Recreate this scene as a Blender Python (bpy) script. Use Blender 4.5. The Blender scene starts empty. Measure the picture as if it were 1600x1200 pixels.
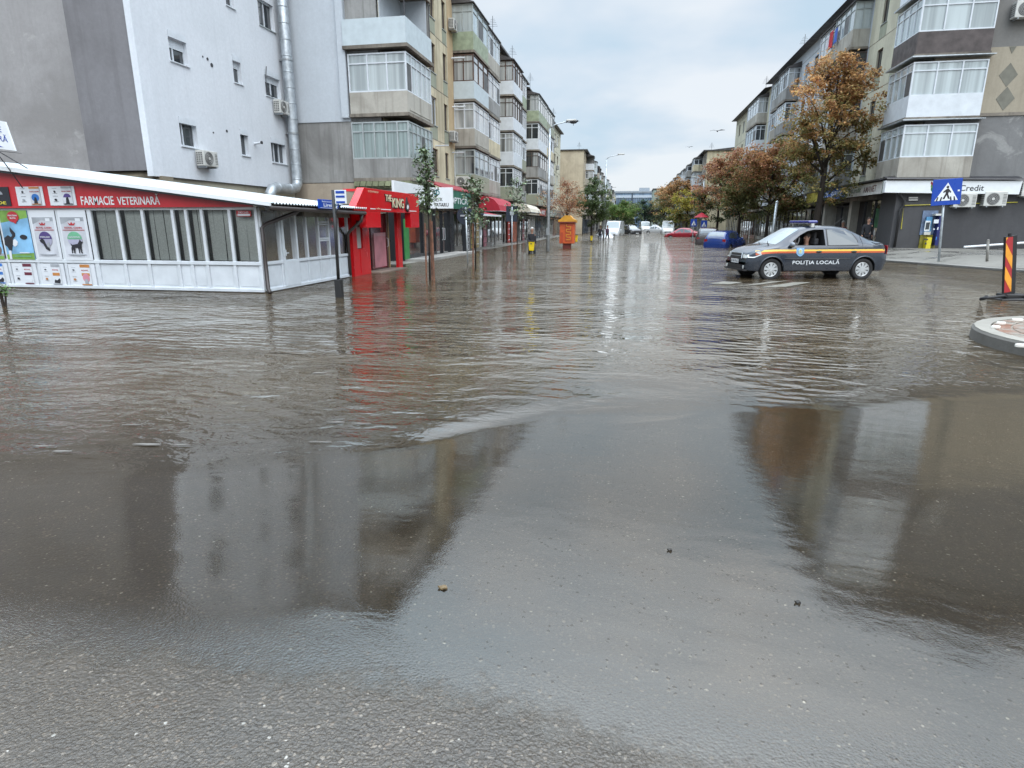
import bpy, bmesh, math, random
import numpy as np
from mathutils import Vector, Matrix
R = math.radians
D = bpy.data
sc = bpy.context.scene
COL = sc.collection
rnd = random.Random(7)

# ------------------------------------------------------------------ camera, sky, sun
PITCH, YAW = math.atan(250/950), math.atan(0.1883)
cd = D.cameras.new('camera'); cam = D.objects.new('camera', cd); COL.objects.link(cam)
cam.location = (0, 0, 1.5); cam.rotation_euler = (math.pi/2-PITCH, 0, YAW)
cd.sensor_width = 36; cd.lens = 950/1600*36; cd.clip_start = .05; cd.clip_end = 3000
sc.camera = cam
sc.view_settings.view_transform = 'Standard'; sc.view_settings.look = 'None'
sc.view_settings.exposure = 0.07; sc.view_settings.gamma = 1; sc.view_settings.use_curve_mapping = False
sc.render.engine = 'CYCLES'; sc.cycles.use_denoising = True
sc.cycles.max_bounces = 6; sc.cycles.glossy_bounces = 4; sc.cycles.transparent_max_bounces = 8
sc.cycles.caustics_reflective = False; sc.cycles.caustics_refractive = False

w = D.worlds.new('World'); sc.world = w; w.use_nodes = True
nt = w.node_tree; N = nt.nodes; L = nt.links; N.clear()
SUN_EL, SUN_AZ = R(42), R(150)
sky = N.new('ShaderNodeTexSky'); sky.sky_type = 'NISHITA'; sky.sun_disc = False
sky.sun_elevation = SUN_EL; sky.sun_rotation = SUN_AZ
tc = N.new('ShaderNodeTexCoord'); sx = N.new('ShaderNodeSeparateXYZ'); L.new(tc.outputs['Generated'], sx.inputs[0])
def wmath(op, a, b=None, clamp=False):
    m = N.new('ShaderNodeMath'); m.operation = op; m.use_clamp = clamp
    for i, q in enumerate((a, b)):
        if q is None: continue
        if isinstance(q, (int, float)): m.inputs[i].default_value = q
        else: L.new(q, m.inputs[i])
    return m.outputs[0]
# cloud layer: direction projected on a plane overhead
zc = wmath('ADD', wmath('MAXIMUM', sx.outputs[2], 0), .22)
cx = N.new('ShaderNodeCombineXYZ'); L.new(wmath('DIVIDE', sx.outputs[0], zc), cx.inputs[0]); L.new(wmath('DIVIDE', sx.outputs[1], zc), cx.inputs[1])
n1 = N.new('ShaderNodeTexNoise'); n1.inputs['Scale'].default_value = .95; n1.inputs['Detail'].default_value = 5; n1.inputs['Roughness'].default_value = .5
mp = N.new('ShaderNodeMapping'); mp.inputs['Location'].default_value = (3.4, .9, 0); L.new(cx.outputs[0], mp.inputs[0]); L.new(mp.outputs[0], n1.inputs['Vector'])
cr = N.new('ShaderNodeValToRGB'); L.new(n1.outputs['Fac'], cr.inputs[0])
el = cr.color_ramp.elements; el[0].position = .41; el[0].color = (5.5, 7.0, 8.3, 1); el[1].position = .60; el[1].color = (8.3, 8.8, 9.3, 1)
e = el.new(.50); e.color = (6.7, 7.7, 8.7, 1)
# thin cloud: some of the clear sky shows through; brighter overhead like overcast, boosted further out of view to strengthen light and reflections
mx = N.new('ShaderNodeMixRGB'); mx.inputs[0].default_value = .90; L.new(sky.outputs[0], mx.inputs[1]); L.new(cr.outputs[0], mx.inputs[2])
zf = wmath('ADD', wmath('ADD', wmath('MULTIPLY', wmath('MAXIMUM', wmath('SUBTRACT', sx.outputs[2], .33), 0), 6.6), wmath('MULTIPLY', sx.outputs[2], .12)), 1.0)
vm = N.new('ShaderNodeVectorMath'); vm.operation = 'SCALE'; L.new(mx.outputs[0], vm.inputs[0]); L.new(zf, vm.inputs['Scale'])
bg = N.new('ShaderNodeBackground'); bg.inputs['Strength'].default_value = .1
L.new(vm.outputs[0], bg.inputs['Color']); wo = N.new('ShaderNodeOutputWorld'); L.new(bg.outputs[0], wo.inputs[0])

ld = D.lights.new('sun', 'SUN'); ld.energy = 1.5; ld.angle = R(55); ld.color = (1, .975, .94)
sun = D.objects.new('sun', ld); COL.objects.link(sun)
sd = Vector((math.sin(SUN_AZ)*math.cos(SUN_EL), math.cos(SUN_AZ)*math.cos(SUN_EL), math.sin(SUN_EL)))
sun.rotation_euler = sd.to_track_quat('Z', 'Y').to_euler(); sun.location = (0, -20, 60)

# ------------------------------------------------------------------ photo-pixel helper (finds world points while measuring)
ct, st_, cy, sy = math.cos(PITCH), math.sin(PITCH), math.cos(YAW), math.sin(YAW)
def ray(u, v):
    a = (u-800)/950; b = -(v-600)/950
    X = a; Y = ct+b*st_; Z = -st_+b*ct
    return (X*cy-Y*sy, X*sy+Y*cy, Z)
def G(u, v, z=0):
    r = ray(u, v); t = (z-1.5)/r[2]; return (r[0]*t, r[1]*t, z)
def onx(u, v, x):
    r = ray(u, v); t = x/r[0]; return (x, r[1]*t, 1.5+r[2]*t)
def ony(u, v, y):
    r = ray(u, v); t = y/r[1]; return (r[0]*t, y, 1.5+r[2]*t)

# ------------------------------------------------------------------ materials
def s2l(c):
    c = c/255; return c/12.92 if c <= .04045 else ((c+.055)/1.055)**2.4
def C(r, g, b): return (s2l(r), s2l(g), s2l(b))
class NT:
    def __init__(s, name):
        s.m = D.materials.new(name); s.m.use_nodes = True; s.t = s.m.node_tree; s.t.nodes.clear()
    def n(s, typ, **kw):
        k = s.t.nodes.new(typ)
        for a, b in kw.items():
            if hasattr(k, a) and a not in k.inputs: setattr(k, a, b)
        return k
    def l(s, a, b): s.t.links.new(a, b)
    def math(s, op, a, b=None, c=None, clamp=False):
        m = s.t.nodes.new('ShaderNodeMath'); m.operation = op; m.use_clamp = clamp
        for i, q in enumerate((a, b, c)):
            if q is None: continue
            if isinstance(q, (int, float)): m.inputs[i].default_value = q
            else: s.l(q, m.inputs[i])
        return m.outputs[0]
    def mix(s, f, a, b):
        m = s.t.nodes.new('ShaderNodeMixRGB')
        for i, q in enumerate((f, a, b)):
            if isinstance(q, (int, float)): m.inputs[i].default_value = q
            elif isinstance(q, tuple): m.inputs[i].default_value = (*q, 1)
            else: s.l(q, m.inputs[i])
        return m.outputs[0]
    def coords(s, scale=(1, 1, 1), kind='Object', rand=False):
        t = s.t.nodes.new('ShaderNodeTexCoord'); mp = s.t.nodes.new('ShaderNodeMapping')
        mp.inputs['Scale'].default_value = scale; s.l(t.outputs[kind], mp.inputs[0])
        if rand:
            oi = s.t.nodes.new('ShaderNodeObjectInfo'); c = s.t.nodes.new('ShaderNodeCombineXYZ')
            q = s.math('MULTIPLY', oi.outputs['Random'], 37)
            for i in range(3): s.l(q, c.inputs[i])
            s.l(c.outputs[0], mp.inputs['Location'])
        return mp.outputs[0]
    def noise(s, vec, scale, detail=4, rough=.55, dist=0):
        k = s.t.nodes.new('ShaderNodeTexNoise'); s.l(vec, k.inputs['Vector'])
        k.inputs['Scale'].default_value = scale; k.inputs['Detail'].default_value = detail
        k.inputs['Roughness'].default_value = rough; k.inputs['Distortion'].default_value = dist
        return k.outputs['Fac']
    def ramp(s, f, p0, p1, a=0., b=1.):
        k = s.t.nodes.new('ShaderNodeMapRange'); k.clamp = True; s.l(f, k.inputs[0])
        for i, q in enumerate((p0, p1, a, b)): k.inputs[i+1].default_value = q
        return k.outputs[0]
    def bump(s, h, strength=1, dist=1):
        k = s.t.nodes.new('ShaderNodeBump'); s.l(h, k.inputs['Height'])
        k.inputs['Strength'].default_value = strength; k.inputs['Distance'].default_value = dist
        return k.outputs[0]
    def pbsdf(s, col, rough=.6, metal=0, normal=None, spec=.5, coat=0, coat_rough=.05):
        p = s.t.nodes.new('ShaderNodeBsdfPrincipled')
        if isinstance(col, tuple): p.inputs['Base Color'].default_value = (*col, 1)
        else: s.l(col, p.inputs['Base Color'])
        if isinstance(rough, (int, float)): p.inputs['Roughness'].default_value = rough
        else: s.l(rough, p.inputs['Roughness'])
        p.inputs['Metallic'].default_value = metal; p.inputs['Specular IOR Level'].default_value = spec
        p.inputs['Coat Weight'].default_value = coat; p.inputs['Coat Roughness'].default_value = coat_rough
        if normal is not None: s.l(normal, p.inputs['Normal'])
        return p.outputs[0]
    def out(s, sh):
        o = s.t.nodes.new('ShaderNodeOutputMaterial'); s.l(sh, o.inputs[0]); return s.m

MAT = {}
def plain(name, c, rough=.5, metal=0, var=.12, scale=3, spec=.5, coat=0, bumpy=0):
    """painted / plastic / metal with slight unevenness"""
    if name in MAT: return MAT[name]
    t = NT(name); v = t.coords(rand=True)
    f = t.noise(v, scale, 4)
    c2 = tuple(x*(1-var*2) for x in c); c1 = tuple(min(1, x*(1+var)) for x in c)
    col = t.mix(t.ramp(f, .3, .7), c1, c2)
    nrm = t.bump(t.noise(v, scale*18, 3), bumpy, .01) if bumpy else None
    MAT[name] = t.out(t.pbsdf(col, t.ramp(f, .3, .7, max(.02, rough-.06), rough+.08), metal, nrm, spec, coat))
    return MAT[name]
def render_wall(name, c, dark, streak=.5, patch=.3, bumpy=.5, light=None):
    """rendered wall / concrete: blotches, rain streaks running down, fine grain"""
    if name in MAT: return MAT[name]
    t = NT(name); v = t.coords(rand=True); vs = t.coords((1.6, 1.6, .09), rand=True)
    big = t.noise(v, .45, 5, .6, .6); fine = t.noise(v, 9, 5, .65); stk = t.noise(vs, 2.2, 5, .62)
    c1 = t.mix(t.math('MULTIPLY', t.ramp(big, .42, .62), patch), c, dark)
    c2 = t.mix(t.math('MULTIPLY', t.ramp(stk, .5, .72), streak), c1, dark)
    if light is not None:
        c2 = t.mix(t.math('MULTIPLY', t.ramp(t.noise(v, .8, 6, .7, 1.), .56, .64), .7), c2, light)
    c3 = t.mix(t.ramp(fine, .3, .7, 0, .28), c2, tuple(x*.62 for x in c))
    MAT[name] = t.out(t.pbsdf(c3, .85, 0, t.bump(fine, bumpy, .012), .3))
    return MAT[name]
def glass_mat(name, dark, curtain, cover=.5, scale=6, rough=.04):
    """window pane seen from the street: curtain folds or dark room behind a reflecting pane"""
    if name in MAT: return MAT[name]
    t = NT(name); oi = t.n('ShaderNodeObjectInfo')
    v = t.coords((1, 1, .02), rand=True); fold = t.noise(v, scale, 2, .5)
    col = t.mix(t.ramp(fold, .35, .65), curtain, tuple(x*.62 for x in curtain))
    t2 = t.noise(t.coords((1, 1, .05), rand=True), .9, 1)
    use = t.ramp(t2, cover-.03 if cover < 1 else -1, cover+.03 if cover < 1 else -.9, 1, 0) if cover < 1 else 1.0
    col = t.mix(use, dark, col) if cover > 0 else dark
    bent = t.bump(t.noise(t.coords(rand=True), 1.1, 2), .25, .02)
    MAT[name] = t.out(t.pbsdf(col, rough, 0, bent, .5, 1.0, .03))
    return MAT[name]

ALB = 1.0
m_white = plain('white_pvc', (.62, .66, .70), .35, var=.06)
m_whitewall = render_wall('white_render', (.68, .71, .75), (.52, .55, .58), .35, .25, .35)
m_palewall = render_wall('pale_blue_render', (.52, .565, .61), (.40, .435, .47), .22, .2, .3)
m_grey1 = render_wall('grey_render', (.335, .325, .325), (.235, .225, .22), .4, .8, .5, light=(.42, .41, .40))
m_grey2 = render_wall('dark_grey_render', (.205, .20, .21), (.145, .14, .145), .6, .7, .5)
m_concrete = render_wall('bare_concrete', (.33, .33, .32), (.13, .125, .12), .8, .6, .8)
m_concrete_l = render_wall('stained_concrete', (.45, .43, .38), (.17, .15, .125), .75, .5, .8)
m_beige = render_wall('beige_panel', (.66, .59, .42), (.24, .20, .14), .9, .5, .6)
m_ochre = render_wall('ochre_panel', (.55, .42, .26), (.28, .20, .13), .6, .4, .6)
m_olive = render_wall('olive_panel', (.33, .35, .27), (.20, .20, .16), .5, .4, .6)
m_cream = render_wall('cream_panel', (.58, .56, .44), (.30, .28, .22), .5, .4, .6)
m_yell = render_wall('weathered_yellow_wall', (.53, .46, .34), (.30, .25, .19), .45, .6, .6)
m_slab = render_wall('worn_slab', (.27, .24, .20), (.08, .07, .06), .9, .9, 1)
m_dark = plain('dark_metal', (.035, .035, .04), .4)
m_black = plain('black_plastic', (.012, .012, .013), .45)
m_roof = plain('dark_roof_sheet', (.07, .065, .065), .55, var=.2)
m_brown = plain('brown_sheet', (.10, .075, .065), .5, var=.2)
m_greenp = plain('green_sheet', (.30, .35, .24), .5, var=.15)
m_bluep = plain('pale_blue_sheet', (.50, .57, .60), .45, var=.05)
m_wood = plain('dark_wood_frame', (.10, .055, .04), .5, var=.2)
m_greyframe = plain('grey_metal_frame', (.42, .46, .46), .4, .3, var=.1)
m_galv = plain('galvanised_metal', (.46, .50, .53), .42, .6, var=.15, scale=5)
m_red = plain('red_panel', (.50, .022, .03), .35, var=.06)
m_redg = plain('glossy_red_panel', (.60, .008, .014), .2, var=.05, coat=.3)
m_gdark = glass_mat('dark_window_glass', (.03, .035, .04), (.3, .3, .3), 0)
m_gcurt = glass_mat('curtained_window_glass', (.04, .045, .05), (.48, .50, .50), .55)
m_glace = glass_mat('lace_curtained_glass', (.12, .14, .15), (.50, .56, .57), .75, 4)
m_ggreen = glass_mat('greenish_glass', (.10, .13, .13), (.30, .37, .36), .8, 9)
m_shop = glass_mat('shop_window_glass', (.02, .022, .025), (.12, .11, .10), .4, 5)
m_acbox = plain('air_conditioner_enamel', (.55, .55, .52), .4, var=.08)
m_acfan = plain('fan_grille', (.10, .10, .10), .5)
m_blue = plain('road_sign_blue', (.006, .055, .36), .3, var=.03)
m_signw = plain('sign_white', (.74, .77, .79), .35, var=.03)
m_signblk = plain('sign_black', (.012, .012, .014), .4, var=.03)

# ------------------------------------------------------------------ mesh builder
class MB:
    def __init__(s): s.v = []; s.f = []
    def add(s, vs, fs):
        b = len(s.v); s.v += [tuple(q) for q in vs]; s.f += [tuple(i+b for i in f) for f in fs]; return s
    def box(s, x0, x1, y0, y1, z0, z1):
        if x0 > x1: x0, x1 = x1, x0
        if y0 > y1: y0, y1 = y1, y0
        if z0 > z1: z0, z1 = z1, z0
        return s.add([(x0,y0,z0),(x1,y0,z0),(x1,y1,z0),(x0,y1,z0),(x0,y0,z1),(x1,y0,z1),(x1,y1,z1),(x0,y1,z1)],
                     [(3,2,1,0),(4,5,6,7),(0,1,5,4),(1,2,6,5),(2,3,7,6),(3,0,4,7)])
    def prism(s, pts, vec):
        """pts: planar outline of 3D points, extruded by vec"""
        n = len(pts); q = [tuple(a+b for a, b in zip(p, vec)) for p in pts]
        return s.add(list(pts)+q, [tuple(range(n))[::-1], tuple(range(n, 2*n))]+[(i, (i+1) % n, n+(i+1) % n, n+i) for i in range(n)])
    def tube(s, path, r, n=10, cap=True):
        path = [Vector(p) for p in path]; rs = r if isinstance(r, (list, tuple)) else [r]*len(path)
        vs = []; fs = []; up = None
        for i, p in enumerate(path):
            d = (path[min(i+1, len(path)-1)]-path[max(i-1, 0)]).normalized()
            if up is None: up = Vector((0, 0, 1)) if abs(d.z) < .9 else Vector((1, 0, 0))
            a = d.cross(up).normalized(); b = a.cross(d).normalized(); up = b
            for k in range(n):
                t = 2*math.pi*k/n; vs.append(p+(a*math.cos(t)+b*math.sin(t))*rs[i])
        for i in range(len(path)-1):
            for k in range(n):
                fs.append((i*n+k, i*n+(k+1) % n, (i+1)*n+(k+1) % n, (i+1)*n+k))
        if cap: fs += [tuple(range(n))[::-1], tuple((len(path)-1)*n+k for k in range(n))]
        return s.add(vs, fs)
    def disc(s, c, axis, r, t=.01, n=24):
        c = Vector(c); axis = Vector(axis).normalized(); return s.tube([c, c+axis*t], r, n)
    def ball(s, c, r, nu=12, nv=8, sc_=(1, 1, 1)):
        vs = []; fs = []
        for i in range(nv+1):
            th = math.pi*i/nv
            for k in range(nu):
                ph = 2*math.pi*k/nu
                vs.append((c[0]+r*sc_[0]*math.sin(th)*math.cos(ph), c[1]+r*sc_[1]*math.sin(th)*math.sin(ph), c[2]+r*sc_[2]*math.cos(th)))
        for i in range(nv):
            for k in range(nu): fs.append((i*nu+k, (i+1)*nu+k, (i+1)*nu+(k+1) % nu, i*nu+(k+1) % nu))
        return s.add(vs, fs)
def rootloc(o):
    v = Vector((0, 0, 0))
    while o is not None: v += o.location; o = o.parent
    return v
def link(name, mb, mat, parent=None, smooth=False, origin=None):
    me = D.meshes.new(name)
    off = rootloc(parent) if parent is not None else (Vector(origin) if origin else Vector((0, 0, 0)))
    me.from_pydata([(a-off[0], b-off[1], c-off[2]) for a, b, c in mb.v], [], mb.f)
    me.materials.append(mat)
    if smooth: me.polygons.foreach_set('use_smooth', [True]*len(me.polygons))
    me.update()
    bm = bmesh.new(); bm.from_mesh(me); bmesh.ops.recalc_face_normals(bm, faces=bm.faces); bm.to_mesh(me); bm.free()
    o = D.objects.new(name, me); COL.objects.link(o)
    if parent is not None: o.parent = parent
    elif origin: o.location = off
    return o
def tag(o, label, cat, group=None, kind=None):
    if label: o['label'] = label
    if cat: o['category'] = cat
    if group: o['group'] = group
    if kind: o['kind'] = kind
    return o
def thing(name, label, cat, loc=(0, 0, 0), group=None):
    o = D.objects.new(name, None); COL.objects.link(o); o.location = loc; o.empty_display_size = .2
    return tag(o, label, cat, group)
def copy_tree(o, parent=None):
    c = o.copy(); COL.objects.link(c); c.parent = parent
    for ch in list(o.children): copy_tree(ch, c)
    return c
def bevel(o, w_=.01, seg=2):
    m = o.modifiers.new('bevel', 'BEVEL'); m.width = w_; m.segments = seg; m.limit_method = 'ANGLE'; return o
def text(name, body, mat, parent, origin, du, dv, width=None, height=None, depth=.004, bold=0, space=1.0, shear=0):
    """lettering: origin = lower-left world corner, du / dv = unit vectors of the writing plane, fitted to width x height"""
    cu = D.curves.new(name, 'FONT'); cu.body = body; cu.size = 1; cu.space_character = space; cu.shear = shear; cu.offset = bold; cu.resolution_u = 3
    o = D.objects.new(name, cu); COL.objects.link(o)
    dg = bpy.context.evaluated_depsgraph_get(); me = D.meshes.new_from_object(o.evaluated_get(dg))
    D.objects.remove(o)
    n = len(me.vertices); a = np.zeros(n*3); me.vertices.foreach_get('co', a); a = a.reshape(-1, 3)
    lo = a.min(0); hi = a.max(0); sz = hi-lo
    sxx = (width/sz[0]) if width else (height/sz[1]); syy = (height/sz[1]) if height else sxx
    if width and not height: syy = sxx
    du = np.array(du, float); dv = np.array(dv, float); nn = np.cross(du, dv)
    p = np.array(origin)[None]+(a[:, :1]-lo[0])*sxx*du+(a[:, 1:2]-lo[1])*syy*dv
    off = np.array(rootloc(parent)) if parent is not None else np.zeros(3)
    mb = MB(); base = (p+nn*0)-0
    vs = base.tolist(); fs = [tuple(q.vertices) for q in me.polygons]
    # give the letters a little thickness
    front = (p+nn*depth).tolist(); D.meshes.remove(me)
    edges = {}
    for f in fs:
        for i in range(len(f)):
            e_ = (f[i], f[(i+1) % len(f)]); edges[e_] = edges.get(e_, 0)+1
    rim = [(a_, b_, b_+n, a_+n) for (a_, b_) in edges if (b_, a_) not in edges]
    mb.add(vs+front, [tuple(i+n for i in f) for f in fs]+rim)
    return link(name, mb, mat, parent)

# a wall plane: P(a, b, d) -> world, a along the wall, b up, d outwards
def plane_x(x, s): return lambda a, b, d=0: (x+s*d, a, b)
def plane_y(y, s=-1): return lambda a, b, d=0: (a, y+s*d, b)
def holed(mb, P, a0, a1, b0, b1, holes, reveal=.14):
    A = sorted({a0, a1}|{h[i] for h in holes for i in (0, 1)}); B = sorted({b0, b1}|{h[i] for h in holes for i in (2, 3)})
    A = [q for q in A if a0 <= q <= a1]; B = [q for q in B if b0 <= q <= b1]
    for i in range(len(A)-1):
        for j in range(len(B)-1):
            ca, cb = (A[i]+A[i+1])/2, (B[j]+B[j+1])/2
            if any(h[0] < ca < h[1] and h[2] < cb < h[3] for h in holes): continue
            mb.add([P(A[i], B[j]), P(A[i+1], B[j]), P(A[i+1], B[j+1]), P(A[i], B[j+1])], [(0, 1, 2, 3)])
    for h in holes:
        q = [(h[0], h[2]), (h[1], h[2]), (h[1], h[3]), (h[0], h[3])]
        for i in range(4):
            u, v = q[i], q[(i+1) % 4]
            mb.add([P(*u), P(*v), P(*v, -reveal), P(*u, -reveal)], [(0, 1, 2, 3)])
def pbox(mb, P, a0, a1, b0, b1, d0, d1):
    p = [P(a0, b0, d0), P(a1, b1, d1)]
    mb.box(p[0][0], p[1][0], p[0][1], p[1][1], p[0][2], p[1][2])
def frame_mb(P, a0, a1, b0, b1, cols, rows=(), d=-.09, t=.05, th=.05):
    """cols / rows: list of fractions for mullions / transoms"""
    mb = MB()
    pbox(mb, P, a0, a0+t, b0, b1, d, d+th); pbox(mb, P, a1-t, a1, b0, b1, d, d+th)
    pbox(mb, P, a0+t, a1-t, b0, b0+t, d, d+th); pbox(mb, P, a0+t, a1-t, b1-t, b1, d, d+th)
    xs = [a0+(a1-a0)*c for c in cols]
    for x in xs: pbox(mb, P, x-t*.55, x+t*.55, b0+t, b1-t, d, d+th+.004)
    for r_ in rows:
        z = b0+(b1-b0)*r_; pbox(mb, P, a0+t, a1-t, z-t*.45, z+t*.45, d, d+th-.004)
    return mb
def window(root, P, a0, a1, b0, b1, fm, gm, cols=(.5,), rows=(), shutter=0, sill=True, d=-.09, t=.05):
    f = link('window', frame_mb(P, a0, a1, b0, b1, cols, rows, d, t), fm, root)
    g = MB(); g.add([P(a0, b0, d+.018), P(a1, b0, d+.018), P(a1, b1, d+.018), P(a0, b1, d+.018)], [(0, 1, 2, 3)]); link('pane', g, gm, f)
    if shutter:
        s_ = MB(); pbox(s_, P, a0+.01, a1-.01, b1-.2, b1-.002, d+.05, .02)
        if shutter > .25:
            n = int((shutter-.2)/.05)
            for i in range(n): pbox(s_, P, a0+t, a1-t, b1-.2-.05*(i+1)+.006, b1-.2-.05*i, d+.052, d+.066)
        link('roller_shutter', s_, m_white, f)
    if sill:
        s_ = MB(); pbox(s_, P, a0-.04, a1+.04, b0-.035, b0-.003, -.08, .05); link('sill', s_, m_white if shutter else m_greyframe, f)
    return f
def balcony(root, x0, x1, y0, y1, z0, pm, fm, gm, glazed=True, h=.98, H=2.42, face=1, rail=None, roof=False, sidecols=2, cols=4, transom=True):
    """box balcony with its corner-to-corner parapet and glazing; face = +1 when it looks towards +x"""
    t = .07; mb = MB()
    mb.box(x0, x1, y0, y0+t, z0, z0+h); mb.box(x0, x1, y1-t, y1, z0, z0+h)
    xo = x1 if face > 0 else x0; xi = xo-face*t
    mb.box(xi, xo, y0+t, y1-t, z0, z0+h)
    mb.box(xo+face*.0, xo+face*.02, y0+.25, y1-.25, z0+.12, z0+.2) if pm in (m_concrete_l, m_concrete) else None
    b = link('balcony', mb, pm, root)
    s_ = MB(); s_.box(x0-.02, x1+.02, y0-.05, y1+.05, z0-.13, z0+.005)
    s_.v = [(a+(face*.05 if (a > (x0+x1)/2) == (face > 0) else 0), b_, c) for a, b_, c in s_.v]
    link('slab', s_, m_slab, b)
    if not glazed:
        r_ = MB()
        for q in (y0+.1, y1-.1): r_.tube([(xo-face*.05, q, z0+h), (xo-face*.05, q, z0+H)], .02, 6)
        link('post', r_, m_dark, b)
        bk = MB(); bk.box(x0+.02 if face > 0 else x0+.05, x1-.05 if face > 0 else x1-.02, y1-.1, y1-.02, z0+h, z0+H+.1); link('side_wall', bk, m_concrete, b)
    else:
        Px = plane_x(xo, face); f = frame_mb(Px, y0, y1, z0+h, z0+H, [i/cols for i in range(1, cols)], (.74,) if transom else (), d=-.065, t=.045, th=.06)
        Py = plane_y(y0, -1); g = frame_mb(Py, x0, x1, z0+h, z0+H, [i/sidecols for i in range(1, sidecols)], (.74,) if transom else (), d=-.065, t=.055, th=.06)
        f.add(g.v, g.f)
        Pn = plane_y(y1, 1); g = frame_mb(Pn, x0, x1, z0+h, z0+H, (.5,), (), d=-.065, t=.055, th=.06); f.add(g.v, g.f)
        fo = link('window_frame', f, fm, b)
        e_ = .045; p = MB(); gx = xo-face*e_
        xa, xb = (x0, gx) if face > 0 else (gx, x1)
        p.add([(gx, y0+e_, z0+h), (gx, y1-e_, z0+h), (gx, y1-e_, z0+H), (gx, y0+e_, z0+H)], [(0, 1, 2, 3)])
        link('pane', p, gm, b)
        p = MB(); p.add([(xa, y0+e_, z0+h), (xb, y0+e_, z0+h), (xb, y0+e_, z0+H), (xa, y0+e_, z0+H)], [(0, 1, 2, 3)])
        link('pane', p, gm if gm in (m_ggreen, m_glace) else rnd.choice((m_gcurt, gm)), b)
        p = MB(); p.add([(xa, y1-e_, z0+h), (xb, y1-e_, z0+h), (xb, y1-e_, z0+H), (xa, y1-e_, z0+H)], [(0, 1, 2, 3)]); link('pane', p, gm, b)
        if rnd.random() < .7 and transom:      # one opened or screened sash
            k = rnd.randrange(cols); w_ = (y1-y0)/cols; a0 = y0+k*w_+.07; a1 = a0+w_-.12
            q = MB(); pbox(q, Px, a0, a1, z0+h+.06, z0+h+(H-h)*.7, -.035, -.02); link('insect_screen', q, m_acfan, b)
    if roof:
        q = MB(); q.add([(x0-.1, y0-.15, z0+H+.02), (x1+.1, y0-.15, z0+H+.02), (x1+.1, y1+.15, z0+H+.02), (x0-.1, y1+.15, z0+H+.02),
                         (x0-.1, y0-.15, z0+H+(.5 if face > 0 else .06)), (x1+.1, y0-.15, z0+H+(.06 if face > 0 else .5)), (x1+.1, y1+.15, z0+H+(.06 if face > 0 else .5)), (x0-.1, y1+.15, z0+H+(.5 if face > 0 else .06))],
                        [(0, 1, 2, 3), (4, 5, 6, 7), (0, 1, 5, 4), (1, 2, 6, 5), (2, 3, 7, 6), (3, 0, 4, 7)]); link('balcony_roof', q, m_roof, b)
    return b

# ================================================================== GROUND, WATER
def surf(x, y):
    """level of the wet surface: flat flood, the street rising gently towards the viewer"""
    yy = np.clip(7-y, 0, 7)
    rise = np.where(yy < 3.2, .0095*yy**2, .0095*3.2**2+.0608*(yy-3.2))
    k = 1/(1+np.exp((x-.9)*1.25)); return rise*(.42+.58*k)
def axis_lines(a, b, step0, grow):
    out = [a]
    while out[-1] < b: out.append(out[-1]+max(step0, abs(out[-1])*grow))
    return np.array(out)
def grid_mesh(name, xs, ys, zf, mat, attrs=None, smooth=True):
    X, Y = np.meshgrid(xs, ys); Z = zf(X, Y); nx, ny = len(xs), len(ys)
    me = D.meshes.new(name); me.vertices.add(nx*ny); me.vertices.foreach_set('co', np.stack([X, Y, Z], -1).ravel())
    i = (np.arange(ny-1)[:, None]*nx+np.arange(nx-1)[None]).ravel(); q = np.stack([i, i+1, i+nx+1, i+nx], -1).ravel()
    n = len(i); me.loops.add(4*n); me.loops.foreach_set('vertex_index', q); me.polygons.add(n)
    me.polygons.foreach_set('loop_start', np.arange(n)*4); me.polygons.foreach_set('loop_total', np.full(n, 4))
    me.polygons.foreach_set('use_smooth', [smooth]*n)
    me.update(calc_edges=True)
    for k, fn in (attrs or {}).items():
        at = me.attributes.new(k, 'FLOAT', 'POINT'); at.data.foreach_set('value', fn(X, Y).ravel().astype(float))
    me.materials.append(mat); o = D.objects.new(name, me); COL.objects.link(o); return o
sm = lambda e0, e1, x: (lambda t: t*t*(3-2*t))(np.clip((x-e0)/(e1-e0), 0, 1))

# far land under everything
t = NT('damp_ground'); v = t.coords()
m_ground = t.out(t.pbsdf(t.mix(t.noise(v, .3, 6), (.05, .047, .042), (.085, .08, .07)), .8))
g = MB(); g.add([(-900, -60, -.5), (900, -60, -.5), (900, 1800, -.5), (-900, 1800, -.5)], [(0, 1, 2, 3)])
tag(link('ground', g, m_ground), None, None, kind='structure')

# asphalt with pale chippings; the bigger stones stand just proud of the thin water film
def stones(t, v):
    wn = t.n('ShaderNodeTexNoise'); wn.inputs['Scale'].default_value = 70; t.l(v, wn.inputs['Vector']); wa_ = t.n('ShaderNodeVectorMath'); wa_.operation = 'MULTIPLY_ADD'; t.l(wn.outputs['Color'], wa_.inputs[0]); wa_.inputs[1].default_value = (.012, .012, 0); t.l(v, wa_.inputs[2])
    def cells(scale):
        vo = t.n('ShaderNodeTexVoronoi'); vo.inputs['Scale'].default_value = scale; t.l(wa_.outputs[0], vo.inputs['Vector']); sp_ = t.n('ShaderNodeSeparateColor'); t.l(vo.outputs['Color'], sp_.inputs[0]); return vo.outputs['Distance'], sp_.outputs
    d2, c2 = cells(66)
    s2_ = t.math('MULTIPLY', t.math('LESS_THAN', d2, t.ramp(c2[1], 0, 1, .14, .42)), t.math('GREATER_THAN', c2[0], .72))
    s3_ = t.math('MULTIPLY', t.math('LESS_THAN', d2, t.ramp(c2[1], 0, 1, .10, .33)), t.math('GREATER_THAN', c2[0], .965))
    return cells, d2, c2, s2_, s3_
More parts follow.
